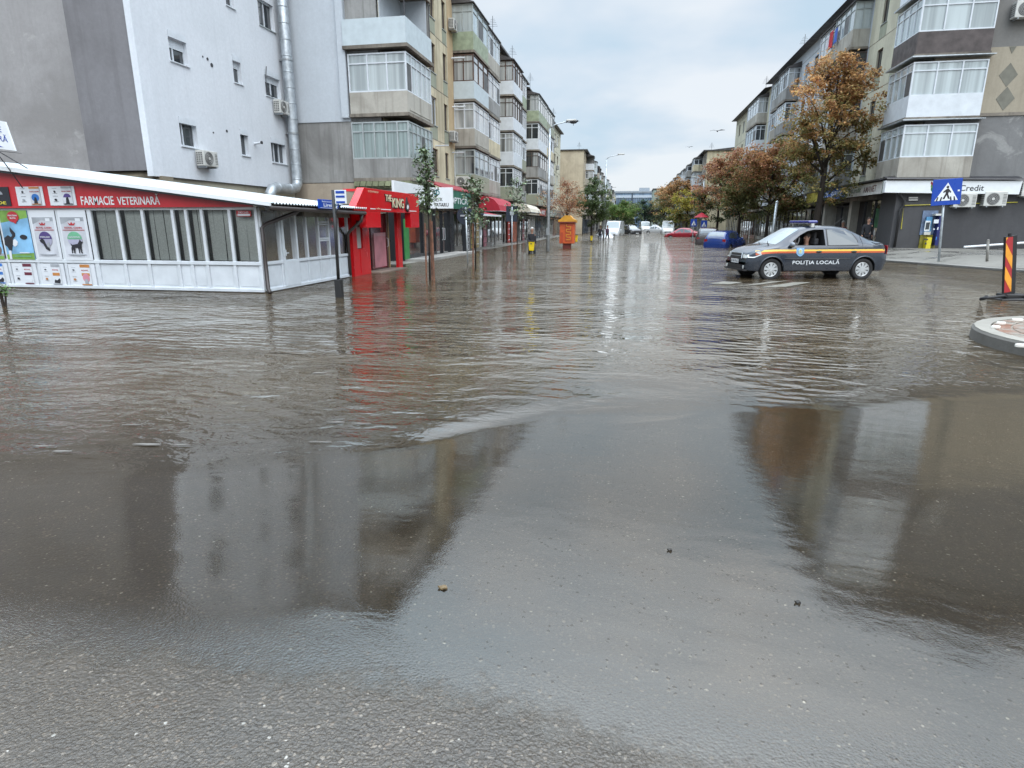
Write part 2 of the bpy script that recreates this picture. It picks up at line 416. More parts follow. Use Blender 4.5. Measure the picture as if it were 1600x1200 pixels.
def asphalt(name, wet):
    t = NT(name); v = t.coords()
    big = t.noise(v, .7, 5, .6); mid = t.noise(v, 5, 4, .6)
    cells, d2, c2, s2_, s3_ = stones(t, v)
    binder = t.mix(t.ramp(big, .3, .7), (.052, .038, .023), (.078, .059, .038))
    d1, c1 = cells(120); fine = t.noise(v, 260, 3, .7)
    agg = t.mix(t.math('POWER', c1[0], 2.2), (.036, .027, .018), (.22, .175, .125)); base = t.mix(t.ramp(d1, .30, .52, .95, 0), binder, agg)
    st2 = t.mix(c2[2], (.13, .085, .05), (.34, .29, .23)); base = t.mix(s2_, base, st2)
    base = t.mix(s3_, base, (.66, .64, .58))
    base = t.mix(t.ramp(mid, .35, .65, .1, .55), base, (.032, .026, .018))
    dm = t.n('ShaderNodeAttribute'); dm.attribute_name = 'dry'; base = t.mix(t.math('MULTIPLY', dm.outputs['Fac'], .25), base, (.034, .028, .021))
    h = t.math('ADD', t.math('MULTIPLY', t.math('ADD', d1, d2), -.7), t.math('MULTIPLY', fine, .4))
    dry = t.n('ShaderNodeAttribute'); dry.attribute_name = 'dry'
    sh_ = t.pbsdf(base, t.ramp(dry.outputs['Fac'], 0, 1, .6, .27), 0, t.bump(h, .9, .005), .8, .0, .14)
    pn = sh_.node; t.l(t.math('MULTIPLY', dry.outputs['Fac'], .36), pn.inputs['Coat Weight']); return t.out(sh_)
m_asph = asphalt('wet_asphalt', 1)
def depth(X, Y): return .012+.05*sm(4.0, 7.0, Y)+.2*sm(7, 14, Y)
def edge(X): return 1.20+.03*np.sin(X*1.7+.5)+.06*np.sin(X*5.1)
xs = np.concatenate([-axis_lines(0, 140, .12, .03)[::-1][:-1], axis_lines(0, 140, .12, .03)])
ys = np.concatenate([[-14, -8, -4, -2], axis_lines(-1, 420, .12, .03)])
road = grid_mesh('road', xs, ys, lambda X, Y: surf(X, np.maximum(Y, 0))-depth(X, Y)+.008*(1-sm(1.5, 2.0, Y)), m_asph, {'dry': lambda X, Y: sm(1.55, 1.2, Y+.05*np.sin(X*2.3)+.03*np.sin(X*5))})
road['kind'] = 'structure'

# ---- flood water
def GS(u, v):      # point on the wet surface itself
    z = 0.
    for _ in range(8): x, y, _z = G(u, v, z); z = .5*z+.5*float(surf(np.array(x), np.array(y)))
    return x, y, z
ridges = [([(0, 741), (160, 738), (300, 728), (420, 707), (560, 690), (700, 668), (770, 655)], .0026, .028),
          ([(0, 755), (180, 752), (350, 744), (520, 724), (640, 706)], .0016, .022),
          ([(0, 622), (60, 616), (120, 605)], .0015, .03),
          ([(610, 640), (720, 622), (830, 590), (900, 555)], .003, .04), ([(640, 662), (760, 640), (850, 606)], .0026, .032),
          ([(560, 612), (720, 596), (820, 568), (890, 530)], .003, .045),
          ([(930, 668), (1060, 655), (1150, 632), (1230, 655), (1270, 664)], .0024, .028),
          ([(1180, 622), (1240, 626), (1290, 622)], .003, .028), ([(1225, 600), (1275, 590), (1322, 575)], .005, .03),
          ([(1322, 575), (1440, 584), (1600, 597)], .004, .03), ([(1262, 608), (1400, 600), (1590, 594)], .003, .028),
          ([(1180, 560), (1260, 545), (1350, 540), (1480, 560)], .003, .045), ([(860, 640), (930, 622), (1010, 590), (1050, 560)], .0024, .04)]
def ridge_field(X, Y):
    Z = np.zeros_like(X)
    for pts, amp, wd in ridges:
        P_ = np.array([GS(*p)[:2] for p in pts]); best = np.full(X.shape, 1e9); tt = np.zeros(X.shape)
        L_ = 0; tot = sum(np.hypot(*(P_[i+1]-P_[i])) for i in range(len(P_)-1))
        for i in range(len(P_)-1):
            a, b = P_[i], P_[i+1]; d = b-a; ln = np.hypot(*d)
            s_ = np.clip(((X-a[0])*d[0]+(Y-a[1])*d[1])/ln**2, 0, 1)
            q = np.hypot(X-a[0]-s_*d[0], (Y-a[1]-s_*d[1])); m = q < best
            sgn = np.sign((Y-a[1]-s_*d[1]))
            best = np.where(m, q, best); tt = np.where(m, (L_+s_*ln)/tot, tt); L_ += ln
        best = best+.012*np.sin(X*9)*np.sin(X*3.3+Y)
        taper = np.clip(tt*6, 0, 1)*np.clip((1-tt)*6, 0, 1)
        Z += amp*np.exp(-(best/wd)**2)*taper+amp*.35*np.exp(-((best-wd*2.6)/wd)**2)*taper
    return Z
def shore(X):    # where the running flood starts, seen from the dry side
    P_ = np.array([GS(*p)[:2] for p in [(-200, 765), (0, 752), (300, 742), (480, 722), (640, 700), (760, 668), (860, 648), (1040, 645), (1160, 640), (1280, 640), (1420, 625), (1600, 618), (1900, 610)]])
    return np.interp(X, P_[:, 0], P_[:, 1])
def a_wave(X, Y): 
    f = sm(-.10, .55, Y-shore(X))
    calm = 1-.65*np.exp(-(((X-.2)/1.0)**2+((Y-5.6)/.9)**2))
    return (.065+1.7*f*sm(-.5, 3.2, Y-shore(X)+1.2))*calm*(.75+.25*sm(5, 11, Y)+.7*sm(15, 50, Y))
def a_grain(X, Y): return 1-sm(1.2, 1.7, Y+.07*np.sin(X*1.3+1))
def a_turb(X, Y): return sm(-.6, 3.2, Y-shore(X)+.3)
t = NT('flood_water')
v = t.coords()
def attr(nm):
    k = t.n('ShaderNodeAttribute'); k.attribute_name = nm; return k.outputs['Fac']
wave, grain, turb = attr('wave'), attr('grain'), attr('turbid')
def aniso(sc3, scale, det=2, dist=0, rough=.5):
    mpp = t.n('ShaderNodeMapping'); mpp.inputs['Scale'].default_value = sc3; mpp.inputs['Rotation'].default_value = (0, 0, R(-10)); t.l(v, mpp.inputs[0])
    return t.noise(mpp.outputs[0], scale, det, rough, dist)
h1 = aniso((.72, 1, 1), 7.5, 2, 1.2); h2 = aniso((.6, 1, 1), 2.3, 2, 1.0); h3 = aniso((.8, 1, 1), 19, 1, .6); h4 = aniso((.5, 1, 1), .7, 2, .6)
def train(rot, scale, dist):
    mpp = t.n('ShaderNodeMapping'); mpp.inputs['Rotation'].default_value = (0, 0, R(rot)); t.l(v, mpp.inputs[0]); wv = t.n('ShaderNodeTexWave'); t.l(mpp.outputs[0], wv.inputs['Vector'])
    wv.bands_direction = 'Y'; wv.inputs['Scale'].default_value = scale; wv.inputs['Distortion'].default_value = dist; wv.inputs['Detail'].default_value = 1.5; wv.inputs['Detail Scale'].default_value = .5
    return t.math('MULTIPLY', wv.outputs['Fac'], t.ramp(aniso((1, 1, 1), .45+.1*abs(rot)/30, 2), .47, .62))
trains = t.math('ADD', t.math('ADD', train(-30, 1.05, 5), train(26, 1.35, 6)), train(3, 1.8, 4))
H_ = t.math('ADD', t.math('MULTIPLY', h1, .011), t.math('MULTIPLY', h2, .034))
H_ = t.math('ADD', H_, t.math('MULTIPLY', h3, .0042)); H_ = t.math('ADD', H_, t.math('MULTIPLY', h4, .06))
gust = t.ramp(aniso((.4, 1, 1), .35, 3), .3, .7, .55, 1.25)
H_ = t.math('ADD', H_, t.math('MULTIPLY', trains, .0065))
H_ = t.math('MULTIPLY', t.math('MULTIPLY', H_, wave), gust)
vo = t.n('ShaderNodeTexVoronoi'); vo.inputs['Scale'].default_value = 105; t.l(v, vo.inputs['Vector'])
hg = t.math('MULTIPLY', t.math('ADD', t.math('MULTIPLY', vo.outputs['Distance'], -.0015), t.math('MULTIPLY', t.noise(v, 190, 3, .7), .0010)), t.ramp(grain, 0, 1, .055, .8))
H_ = t.math('ADD', H_, hg)
nrm = t.bump(H_, 1, 1)
mud = t.mix(t.ramp(t.noise(v, .5, 5, .6, .5), .3, .7), (.052, .037, .020), (.078, .057, .034))
dif = t.n('ShaderNodeBsdfDiffuse'); t.l(mud, dif.inputs[0])
trn = t.n('ShaderNodeBsdfTransparent'); trn.inputs[0].default_value = (.98, .93, .84, 1)
m1 = t.n('ShaderNodeMixShader'); t.l(t.math('MULTIPLY', turb, .9), m1.inputs[0]); t.l(trn.outputs[0], m1.inputs[1]); t.l(dif.outputs[0], m1.inputs[2])
fr = t.n('ShaderNodeFresnel'); fr.inputs['IOR'].default_value = 2.15; t.l(nrm, fr.inputs['Normal'])
gl = t.n('ShaderNodeBsdfGlossy'); t.l(t.ramp(grain, 0, 1, .012, .16), gl.inputs['Roughness']); t.l(nrm, gl.inputs['Normal'])
gl.inputs['Color'].default_value = (1, .975, .93, 1)
m2 = t.n('ShaderNodeMixShader'); t.l(fr.outputs[0], m2.inputs[0]); t.l(m1.outputs[0], m2.inputs[1]); t.l(gl.outputs[0], m2.inputs[2])
m3 = t.n('ShaderNodeMixShader'); tr3 = t.n('ShaderNodeBsdfTransparent'); _c, _d, _cc, stone, _s3 = stones(t, v)
proud = t.math('MULTIPLY', t.math('MULTIPLY', t.math('MULTIPLY', stone, t.math('GREATER_THAN', _cc[2], .62)), .4), t.math('SUBTRACT', 1.0, turb, clamp=True))
t.l(t.math('MAXIMUM', proud, t.ramp(t.math('ADD', attr('edge_fade'), t.math('MULTIPLY', t.math('SUBTRACT', t.noise(v, 11, 5, .7), .5), 1.3)), .25, .75)), m3.inputs[0]); t.l(m2.outputs[0], m3.inputs[1]); t.l(tr3.outputs[0], m3.inputs[2])
m_water = t.out(m3.outputs[0])
yl = axis_lines(1.15, 420, .022, .0075)
xs = np.concatenate([-axis_lines(0, 140, .045, .018)[::-1][:-1], axis_lines(0, 140, .045, .018)])
water = grid_mesh('water', xs, yl, lambda X, Y: surf(X, Y)+ridge_field(X, Y), m_water, {'wave': a_wave, 'grain': a_grain, 'turbid': a_turb, 'edge_fade': lambda X, Y: 1-sm(1.12, 1.5, Y+.06*np.sin(X*2.3)+.03*np.sin(X*5.1))})
water['kind'] = 'structure'
# flat pale flecks laid on the flood surface
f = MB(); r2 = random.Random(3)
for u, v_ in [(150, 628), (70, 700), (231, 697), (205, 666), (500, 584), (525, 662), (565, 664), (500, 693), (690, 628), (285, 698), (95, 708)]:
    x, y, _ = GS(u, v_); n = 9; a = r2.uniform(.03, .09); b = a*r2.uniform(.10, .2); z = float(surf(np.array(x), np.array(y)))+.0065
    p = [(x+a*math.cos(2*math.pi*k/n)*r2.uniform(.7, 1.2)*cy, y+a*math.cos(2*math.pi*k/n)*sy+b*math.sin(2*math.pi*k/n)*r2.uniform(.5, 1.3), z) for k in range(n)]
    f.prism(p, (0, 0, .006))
water_fleck = link('water_fleck', f, plain('water_fleck', (.17, .16, .145), .6)); tag(water_fleck, 'small flat pale flecks on the brown flood water', 'water_fleck', kind='stuff')

# pavements
t = NT('wet_pavement'); v = t.coords(); nb = t.noise(v, .5, 5, .6, .5)
col = t.mix(t.ramp(nb, .35, .65), (.15, .143, .128), (.24, .23, .205)); col = t.mix(t.ramp(t.noise(v, 25, 4), .3, .7, 0, .4), col, (.09, .085, .075))
m_pave = t.out(t.pbsdf(col, t.ramp(nb, .40, .52, .07, .55), 0, t.bump(t.noise(v, 30, 3), .25, .006), .6))
m_kerb = render_wall('kerb_concrete', (.36, .35, .33), (.16, .15, .14), .3, .6, .6)
def slab_poly(name, pts, m):
    mb = MB(); n = len(pts); mb.add(pts+[(x, y, -.45) for x, y, z in pts], [tuple(range(n))]+[(i, (i+1) % n, n+(i+1) % n, n+i) for i in range(n)])
    o = link(name, mb, m); o['kind'] = 'structure'; return o
kl = [(10.2, 27.9), (10.9, 26.2), (12.2, 22.6), (14.4, 19.4), (19, 15.8), (30, 11), (60, 4)]
slab_poly('pavement', [(10.2, 34, .12), (10.2, 27.9, .06)]+[(x, y, .06) for x, y in kl[1:]]+[(60, 33.6, .42), (12.4, 33.6, .36), (12.4, 40, .3), (10.2, 40, .1)][:2]+[(12.4, 33.6, .36), (12.4, 40, .2), (10.2, 40, .06)], m_pave)
k = MB()
for i in range(len(kl)-1):
    (a, b), (c, d_) = kl[i], kl[i+1]; L_ = math.hypot(c-a, d_-b); nx, ny = -(d_-b)/L_*.14, (c-a)/L_*.14
    k.prism([(a, b, -.2), (c, d_, -.2), (c-nx*-1, d_-ny*-1, -.2), (a+nx, b+ny, -.2)], (0, 0, .285))
o = link('kerb', k, m_kerb); o['kind'] = 'structure'
slab_poly('street_pavement', [(10.2, 40, -.05), (10.2, 230, -.05), (14, 230, -.05), (14, 40, -.05)], m_pave)
slab_poly('left_pavement', [(-5.0, 22, -.05), (-5.0, 230, -.05), (-9.9, 230, .02), (-9.9, 22, .02)], m_pave)
# crossing paint half under water near the police car
m_paint = plain('road_paint', (.17, .16, .13), .6, var=.2, scale=9)
p = MB()
for pts in ([(1152, 447), (1190, 444), (1235, 438), (1205, 440)], [(1188, 449), (1228, 448), (1268, 441), (1240, 441)], [(1108, 443), (1140, 444), (1160, 441), (1130, 440)]):
    p.prism([G(u, v_, .004) for u, v_ in pts], (0, 0, .002))
o = link('road_marking', p, m_paint); o['kind'] = 'structure'

# traffic island at the right edge
isl = thing('traffic_island', 'rounded kerbed traffic island paved with brick and grey setts at the right edge', 'traffic island', (6.3, 8.7, 0))
def ring(mb, cx_, cy_, r0, r1, z0, z1, n=64, a0=0, a1=2*math.pi, sxx=1.0):
    for i in range(n):
        t0 = a0+(a1-a0)*i/n; t1 = a0+(a1-a0)*(i+1)/n
        q = [(cx_+r*math.cos(tt)*sxx, cy_+r*math.sin(tt)) for r, tt in ((r0, t0), (r1, t0), (r1, t1), (r0, t1))]
        mb.prism([(x, y, z0) for x, y in q], (0, 0, z1-z0))
kb = MB(); ICX, ICY = 6.45, 8.55
n = 72
for i in range(n):
    t0 = 2*math.pi*i/n; t1 = 2*math.pi*(i+1)/n
    P8 = []
    for r, z in ((1.95, -.3), (1.93, .13), (1.90, .158), (1.82, .160), (1.82, .12)):
        P8.append([(ICX+r*math.cos(tt), ICY+r*math.sin(tt), z) for tt in (t0, t1)])
    for j in range(4): kb.add([P8[j][0], P8[j][1], P8[j+1][1], P8[j+1][0]], [(0, 1, 2, 3)])
link('kerb_ring', kb, render_wall('dark_kerb', (.17, .16, .145), (.08, .075, .065), .3, .6, .5), isl, smooth=False)
kt = MB(); ring(kt, ICX, ICY, 1.725, 1.905, .12, .163, 40); link('kerb_top', kt, render_wall('pale_kerb_top', (.34, .32, .28), (.17, .16, .14), .2, .6, .6), isl)
t = NT('brick_pavers'); v = t.coords()
m_bp = t.out(t.pbsdf(t.mix(t.ramp(t.noise(v, 4, 4), .4, .6), (.24, .12, .08), (.27, .245, .21)), .35, 0, t.bump(t.noise(v, 50, 3), .3, .004)))
m_gp = plain('grey_sett', (.36, .34, .30), .45, var=.18, scale=7, bumpy=.4)
bk = MB(); gk = MB()
for (r0, r1, nn, mb) in ((1.50, 1.71, 56, bk), (1.28, 1.49, 50, bk), (1.08, 1.27, 44, gk), (.88, 1.07, 36, gk), (.68, .87, 28, gk), (.48, .67, 22, gk), (.26, .47, 14, gk), (.02, .25, 8, gk)):
    for i in range(nn):
        t0 = 2*math.pi*i/nn; t1 = 2*math.pi*(i+.93)/nn
        q = [(ICX+r*math.cos(tt), ICY+r*math.sin(tt), .1) for r, tt in ((r0+.008, t0), (r1-.008, t0), (r1-.008, t1), (r0+.008, t1))]
        mb.prism(q, (0, 0, .055+rnd.uniform(0, .006)))
link('brick_border', bk, m_bp, isl); link('sett_paving', gk, m_gp, isl)
d_ = MB(); d_.disc((ICX, ICY, .1), (0, 0, 1), 1.71, .045, 48); link('mortar_bed', d_, m_slab, isl)
for i, (u, v_, wd) in enumerate(((1556, 511, .075), (1564, 505, .08), (1590, 500, .10), (1597, 540, .10))):
    x, y, _ = G(u, v_, .18); r_ = MB(); r_.prism([(x+wd*.62*math.cos(q)*1.2, y+.035*math.sin(q), .160) for q in [2*math.pi*j/12 for j in range(12)]], (0, 0, .04))
    o = link('road_stud', r_, plain('reflector_white', (.75, .72, .66), .3), origin=(0, 0, 0))
    tag(o, ['white reflector stud nearest the tip of the island kerb', 'second white reflector stud from the tip of the island', 'white reflector stud far back on the island kerb beside the water', 'white reflector stud on the near edge of the island paving'][i], 'road stud', 'reflector studs on the traffic island'); bevel(o, .012)

# ================================================================== PHARMACY PAVILION (left corner)
YF, XC = 12.45, -7.97
ph = thing('pharmacy_pavilion', 'low white pharmacy pavilion with red fascia, lean-to metal roof and blinds in its windows', 'shop', (-11.5, 14.5, 0))
def rz(x): return 1.93+(-7.5-x)*.125      # lean-to roof height
t = NT('vertical_blind'); v = t.coords(); 
m_blind = t.out(t.pbsdf(t.mix(t.ramp(t.noise(t.coords((1, 1, 1)), 38, 4, .7, 1.5), .35, .65), (.82, .82, .79), (.52, .52, .50)), .8))
t = NT('clear_glass'); fr = t.n('ShaderNodeFresnel'); fr.inputs['IOR'].default_value = 1.5
gg = t.n('ShaderNodeBsdfGlossy'); gg.inputs['Roughness'].default_value = .13; tr = t.n('ShaderNodeBsdfTransparent'); tr.inputs[0].default_value = (.86, .9, .89, 1)
mm = t.n('ShaderNodeMixShader'); t.l(fr.outputs[0], mm.inputs[0]); t.l(tr.outputs[0], mm.inputs[1]); t.l(gg.outputs[0], mm.inputs[2]); m_clear = t.out(mm.outputs[0])
PF = plane_y(YF, -1); PS = plane_x(XC, 1)
xsF = [-16.4, -15.55, -14.69, -13.84, -13.08, -12.21, -11.46, -10.82, -10.05, -9.71, -9.32, -8.64, XC-.03]
ysS = [12.5, 13.22, 13.94, 14.45, 15.07, 15.63, 16.19, 16.78]
Z0, ZS, ZT = .04, .66, 1.84
fm = MB()
for i, x in enumerate(xsF):
    w_ = .055 if i in (5,) else .035
    pbox(fm, PF, x-w_, x+w_, Z0, ZT, -.04, .035)
pbox(fm, PF, -16.4, XC, ZS-.05, ZS+.03, -.04, .045); pbox(fm, PF, -16.4, XC, Z0-.02, Z0+.05, -.04, .05); pbox(fm, PF, -16.4, XC, ZT-.04, ZT+.03, -.04, .03)
for i, y in enumerate(ysS):
    pbox(fm, PS, y-.03, y+.03, Z0, ZT, -.04, .03)
pbox(fm, PS, 12.5, 16.8, ZS-.05, ZS+.02, -.04, .04); pbox(fm, PS, 12.5, 16.8, Z0-.02, Z0+.05, -.04, .045); pbox(fm, PS, 12.5, 16.8, ZT-.04, ZT+.03, -.04, .025)
for z in (1.08, 1.13, 1.49, 1.55): pbox(fm, PS, 15.1, 15.6, z-.02, z+.02, -.03, .035)
fmo = bevel(link('window_frame', fm, m_white, ph), .006, 1)
wp = MB()
for i in range(len(xsF)-1):
    a, b = xsF[i]+.035, xsF[i+1]-.035; pbox(wp, PF, a, b, Z0+.04, ZS-.03, -.03, .004); pbox(wp, PF, a+.05, b-.05, Z0+.10, ZS-.09, .004, .012)
for i in range(len(ysS)-1):
    a, b = ysS[i]+.03, ysS[i+1]-.03; pbox(wp, PS, a, b, Z0+.04, ZS-.03, -.03, .004); pbox(wp, PS, a+.05, b-.05, Z0+.10, ZS-.09, .004, .012)
bevel(link('lower_panel', wp, m_white, ph), .005, 1)
bl = MB(); r2 = random.Random(5)
for i in range(5, len(xsF)-1):
    a, b = xsF[i]+.05, xsF[i+1]-.05; x = a
    while x < b-.03:
        ww = r2.choice((.11, .12, .24, .24)); gap = r2.choice((0, .004, .018, .03)) if i != 5 else .004
        bl.add([PF(x, ZS+.04, -.13+r2.uniform(-.01, .01)), PF(min(x+ww, b), ZS+.04, -.13+r2.uniform(-.02, .02)), PF(min(x+ww, b), ZT, -.13+r2.uniform(-.01, .01)), PF(x, ZT, -.13)], [(0, 1, 2, 3)]); x += ww+gap
link('blinds', bl, m_blind, ph)
gl_ = MB(); gl_.add([PF(-12.2, ZS, -.01), PF(XC, ZS, -.01), PF(XC, ZT, -.01), PF(-12.2, ZT, -.01)], [(0, 1, 2, 3)]); gl_.add([PS(12.5, ZS, -.01), PS(16.8, ZS, -.01), PS(16.8, ZT, -.01), PS(12.5, ZT, -.01)], [(0, 1, 2, 3)])
link('window_glass', gl_, m_clear, ph)
m_in = plain('interior_grey', (.09, .088, .082), .8, var=.2)
ins = MB(); ins.box(-16.4, -9.6, YF+1.0, YF+1.1, -.3, 1.86); ins.box(-9.7, -9.6, YF+1.1, 16.9, -.3, 1.86); ins.box(-16.4, XC-.05, YF+.06, 16.85, -.35, .02); ins.box(-16.4, XC-.05, 16.83, 16.9, 0, 1.9)
link('back_wall', ins, m_in, ph)
sh = MB()
for y in (13.9, 14.8, 15.7): 
    for z in (.5, .8, 1.1): sh.box(-9.5, -9.1, y, y+.75, z, z+.03)
    sh.box(-9.5, -9.1, y-.02, y, 0, 1.4)
link('shelf', sh, plain('shelf_grey', (.3, .3, .3), .6), ph)
for y, z in ((14.05, .52), (14.3, .52), (15.0, .52), (15.25, .52), (15.9, .52), (16.2, .52), (13.6, .3)): yb = MB(); yb.box(-9.2, -8.95, y, y+.2, z, z+.28); link('packet', yb, plain('yellow_packet', (.45, .38, .05), .5), ph)
dr = MB(); PSd = PS
for a, b, c, d2 in ((13.26, 13.34, .08, 1.82), (13.86, 13.93, .08, 1.82), (13.34, 13.86, .08, .66), (13.34, 13.86, 1.74, 1.82)): pbox(dr, PS, a, b, c, d2, -.02, .055)
do = link('door', dr, m_white, ph); h = MB(); pbox(h, PS, 13.29, 13.32, .78, .92, .055, .09); h.tube([PS(13.3, .84, .09), PS(13.42, .84, .09)], .012, 6); link('handle', h, m_white, do)
fa = MB(); fa.prism([(-16.6, YF-.10, 1.86), (-8.02, YF-.10, 1.86), (-8.02, YF-.10, rz(-8.02)-.06), (-16.6, YF-.10, rz(-16.6)-.06)], (0, .06, 0))
link('fascia', fa, m_red, ph)
tr_ = MB(); tr_.prism([(-16.7, 12.12, rz(-16.7)+.02), (-7.45, 12.12, rz(-7.45)+.01), (-7.45, 12.12, rz(-7.45)-.06), (-16.7, 12.12, rz(-16.7)-.08)], (0, .05, 0))
link('verge_trim', tr_, m_signw, ph)
rf = MB()      # corrugated sheet, ribs running down the slope
ny_ = 150; ys_ = np.linspace(12.17, 17.0, ny_)
for side in (0, 1):
    pass
vs = []
for i, y in enumerate(ys_):
    dz = .022*math.sin(i*2*math.pi/4); y2 = y
    for x in (-16.7, -7.42): vs.append((x, y2, rz(x)+dz+.015))
for i, y in enumerate(ys_):
    dz = .022*math.sin(i*2*math.pi/4)
    for x in (-16.7, -7.42): vs.append((x, y, rz(x)+dz-.0))
n = 2*ny_
rf.add(vs, [(2*i, 2*i+1, 2*i+3, 2*i+2) for i in range(ny_-1)]+[(n+2*i, n+2*i+1, n+2*i+3, n+2*i+2) for i in range(ny_-1)]+[(2*i+1, 2*i+3, n+2*i+3, n+2*i+1) for i in range(ny_-1)])
link('roof', rf, plain('pale_roof_sheet', (.58, .62, .64), .4, .3, var=.08), ph)
so = MB(); so.prism([(-16.6, 12.18, rz(-16.6)-.1), (-7.6, 12.18, rz(-7.6)-.06), (-7.6, 12.18, rz(-7.6)-.10), (-16.6, 12.18, rz(-16.6)-.14)], (0, 4.7, 0)); so.box(-7.62, -7.5, 12.2, 16.9, 1.80, 1.87); link('eaves_board', so, m_dark, ph)
va = MB()   # scalloped valance under the side eaves
for i in range(46):
    y = 14.2+i*.055; q = .10+.035*abs(math.sin(i*1.7)); va.box(-7.86, -7.84, y, y+.05, 1.80-q, 1.80)
link('valance', va, plain('grey_lace', (.30, .29, .27), .8, var=.2), ph)
gu = MB(); m_gut = plain('dark_brown_pipe', (.035, .026, .024), .35)
gu.tube([(-7.48, 13.3, 1.80), (-7.55, 13.25, 1.74), (-7.9, 12.62, 1.5), (-7.93, 12.5, 1.42), (-7.93, 12.5, .8), (-7.90, 12.46, .1), (-7.80, 12.36, .02)], .045, 8)
gu.tube([(-7.46, 12.15, 1.83), (-7.46, 16.95, 1.80)], .05, 8); gu.tube([(-7.48, 16.8, 1.8), (-7.5, 16.75, 1.6), (-7.85, 16.7, 1.3), (-7.92, 16.7, 1.2), (-7.92, 16.7, .05)], .045, 8)
link('gutter_pipe', gu, m_gut, ph, True)
pl = MB(); pl.box(-16.4, XC+.01, YF-.02, YF+.1, -.35, .03); pl.box(XC-.1, XC+.02, YF+.1, 16.85, -.35, .03); link('plinth', pl, m_slab, ph)
X1 = (1, 0, 0); Z1 = (0, 0, 1)
text('lettering', 'FARMACIE', m_signw, ph, (-12.28, YF-.103, 1.915), X1, Z1, .86, .19, .006, .012)
text('lettering', 'VETERINARĂ', m_signw, ph, (-11.33, YF-.103, 1.915), X1, Z1, 1.08, .235, .006, .012)
# ---- printed boards on the pavilion
m_pw = plain('poster_white', (.66, .69, .73), .4, var=.03); m_pg = plain('poster_grey', (.33, .35, .38), .4); m_pr = plain('poster_red', (.45, .02, .03), .4)
m_pp = plain('poster_purple', (.08, .05, .20), .4); m_pgr = plain('poster_green', (.16, .45, .27), .4); m_pbk = plain('poster_black', (.012, .012, .018), .4)
m_psky = plain('poster_sky', (.22, .46, .70), .4, var=.25, scale=1.5); m_pgrass = plain('poster_grass', (.20, .38, .07), .4, var=.2); m_por = plain('poster_orange', (.50, .20, .05), .4)
m_pblu = plain('poster_blue', (.03, .16, .50), .4); m_pmar = plain('poster_maroon', (.12, .012, .03), .4); m_pink = plain('poster_pink', (.62, .25, .32), .4); m_pyel = plain('poster_yellow', (.75, .65, .06), .4)
class Board:
    """flat printed board on the pavilion front: unit square coordinates, each print layer 2 mm proud of the last"""
    def __init__(s, x0, x1, z0, z1, d, label, m=None):
        s.x0, s.x1, s.z0, s.z1, s.d = x0, x1, z0, z1, d; s.n = 1
        mb = MB(); pbox(mb, PF, x0, x1, z0, z1, d, d+.012)
        s.o = link('poster', mb, m or m_pw, None, origin=((x0+x1)/2, YF-d, z0)); tag(s.o, label, 'poster', 'printed boards on the pharmacy front')
    def P(s, a, b): return (s.x0+(s.x1-s.x0)*a, YF-s.d-.012-.002*s.n, s.z0+(s.z1-s.z0)*b)
    def poly(s, pts, m, nm='print'):
        mb = MB(); mb.prism([s.P(a, b) for a, b in pts], (0, .003, 0)); link(nm, mb, m, s.o); s.n += 1; return s
    def rect(s, a0, b0, a1, b1, m, nm='print'): return s.poly([(a0, b0), (a1, b0), (a1, b1), (a0, b1)], m, nm)
    def ell(s, a, b, ra, rb, m, t0=0, t1=360, nm='print'):
        return s.poly([(a+ra*math.cos(R(t0+(t1-t0)*i/20)), b+rb*math.sin(R(t0+(t1-t0)*i/20))) for i in range(21 if t1-t0 < 360 else 20)], m, nm)
    def txt(s, body, a, b, w_, h_, m):
        p = s.P(a, b); text('lettering', body, m, s.o, p, X1, Z1, w_*(s.x1-s.x0), h_*(s.z1-s.z0), .002, .01); return s
b = Board(-14.66, -13.88, ZS+.02, ZT-.03, .04, 'green and blue poster of a black and white cow with a red balloon badge', m_psky)
b.poly([(0, .75), (1, .85), (1, 1), (0, 1)], m_pgrass).poly([(0, 0), (1, 0), (1, .14), (0, .10)], m_pgrass).poly([(.0, .30), (.02, .44), (.18, .50), (.28, .46), (.34, .50), (.28, .58), (.30, .66), (.38, .60), (.46, .54), (.44, .48), (.34, .42), (.32, .32), (.26, .26), (.22, .18), (.12, .2), (.08, .26)], m_pbk)
b.poly([(.34, .40), (.42, .42), (.50, .36), (.46, .30), (.36, .26), (.30, .30)], m_pw).ell(.74, .46, .13, .05, m_pbk).poly([(.1, .18), (.2, .18), (.18, 0), (.1, 0)], m_pw)
b.ell(.5, .87, .21, .11, m_pr).poly([(.46, .77), (.62, .78), (.56, .73)], m_pr).txt('PRIETENI', .34, .88, .32, .03, m_pw).txt('BUNI', .40, .83, .2, .03, m_pw).rect(.5, .13, .86, .15, m_pw).rect(.3, .06, .9, .075, m_pgr)
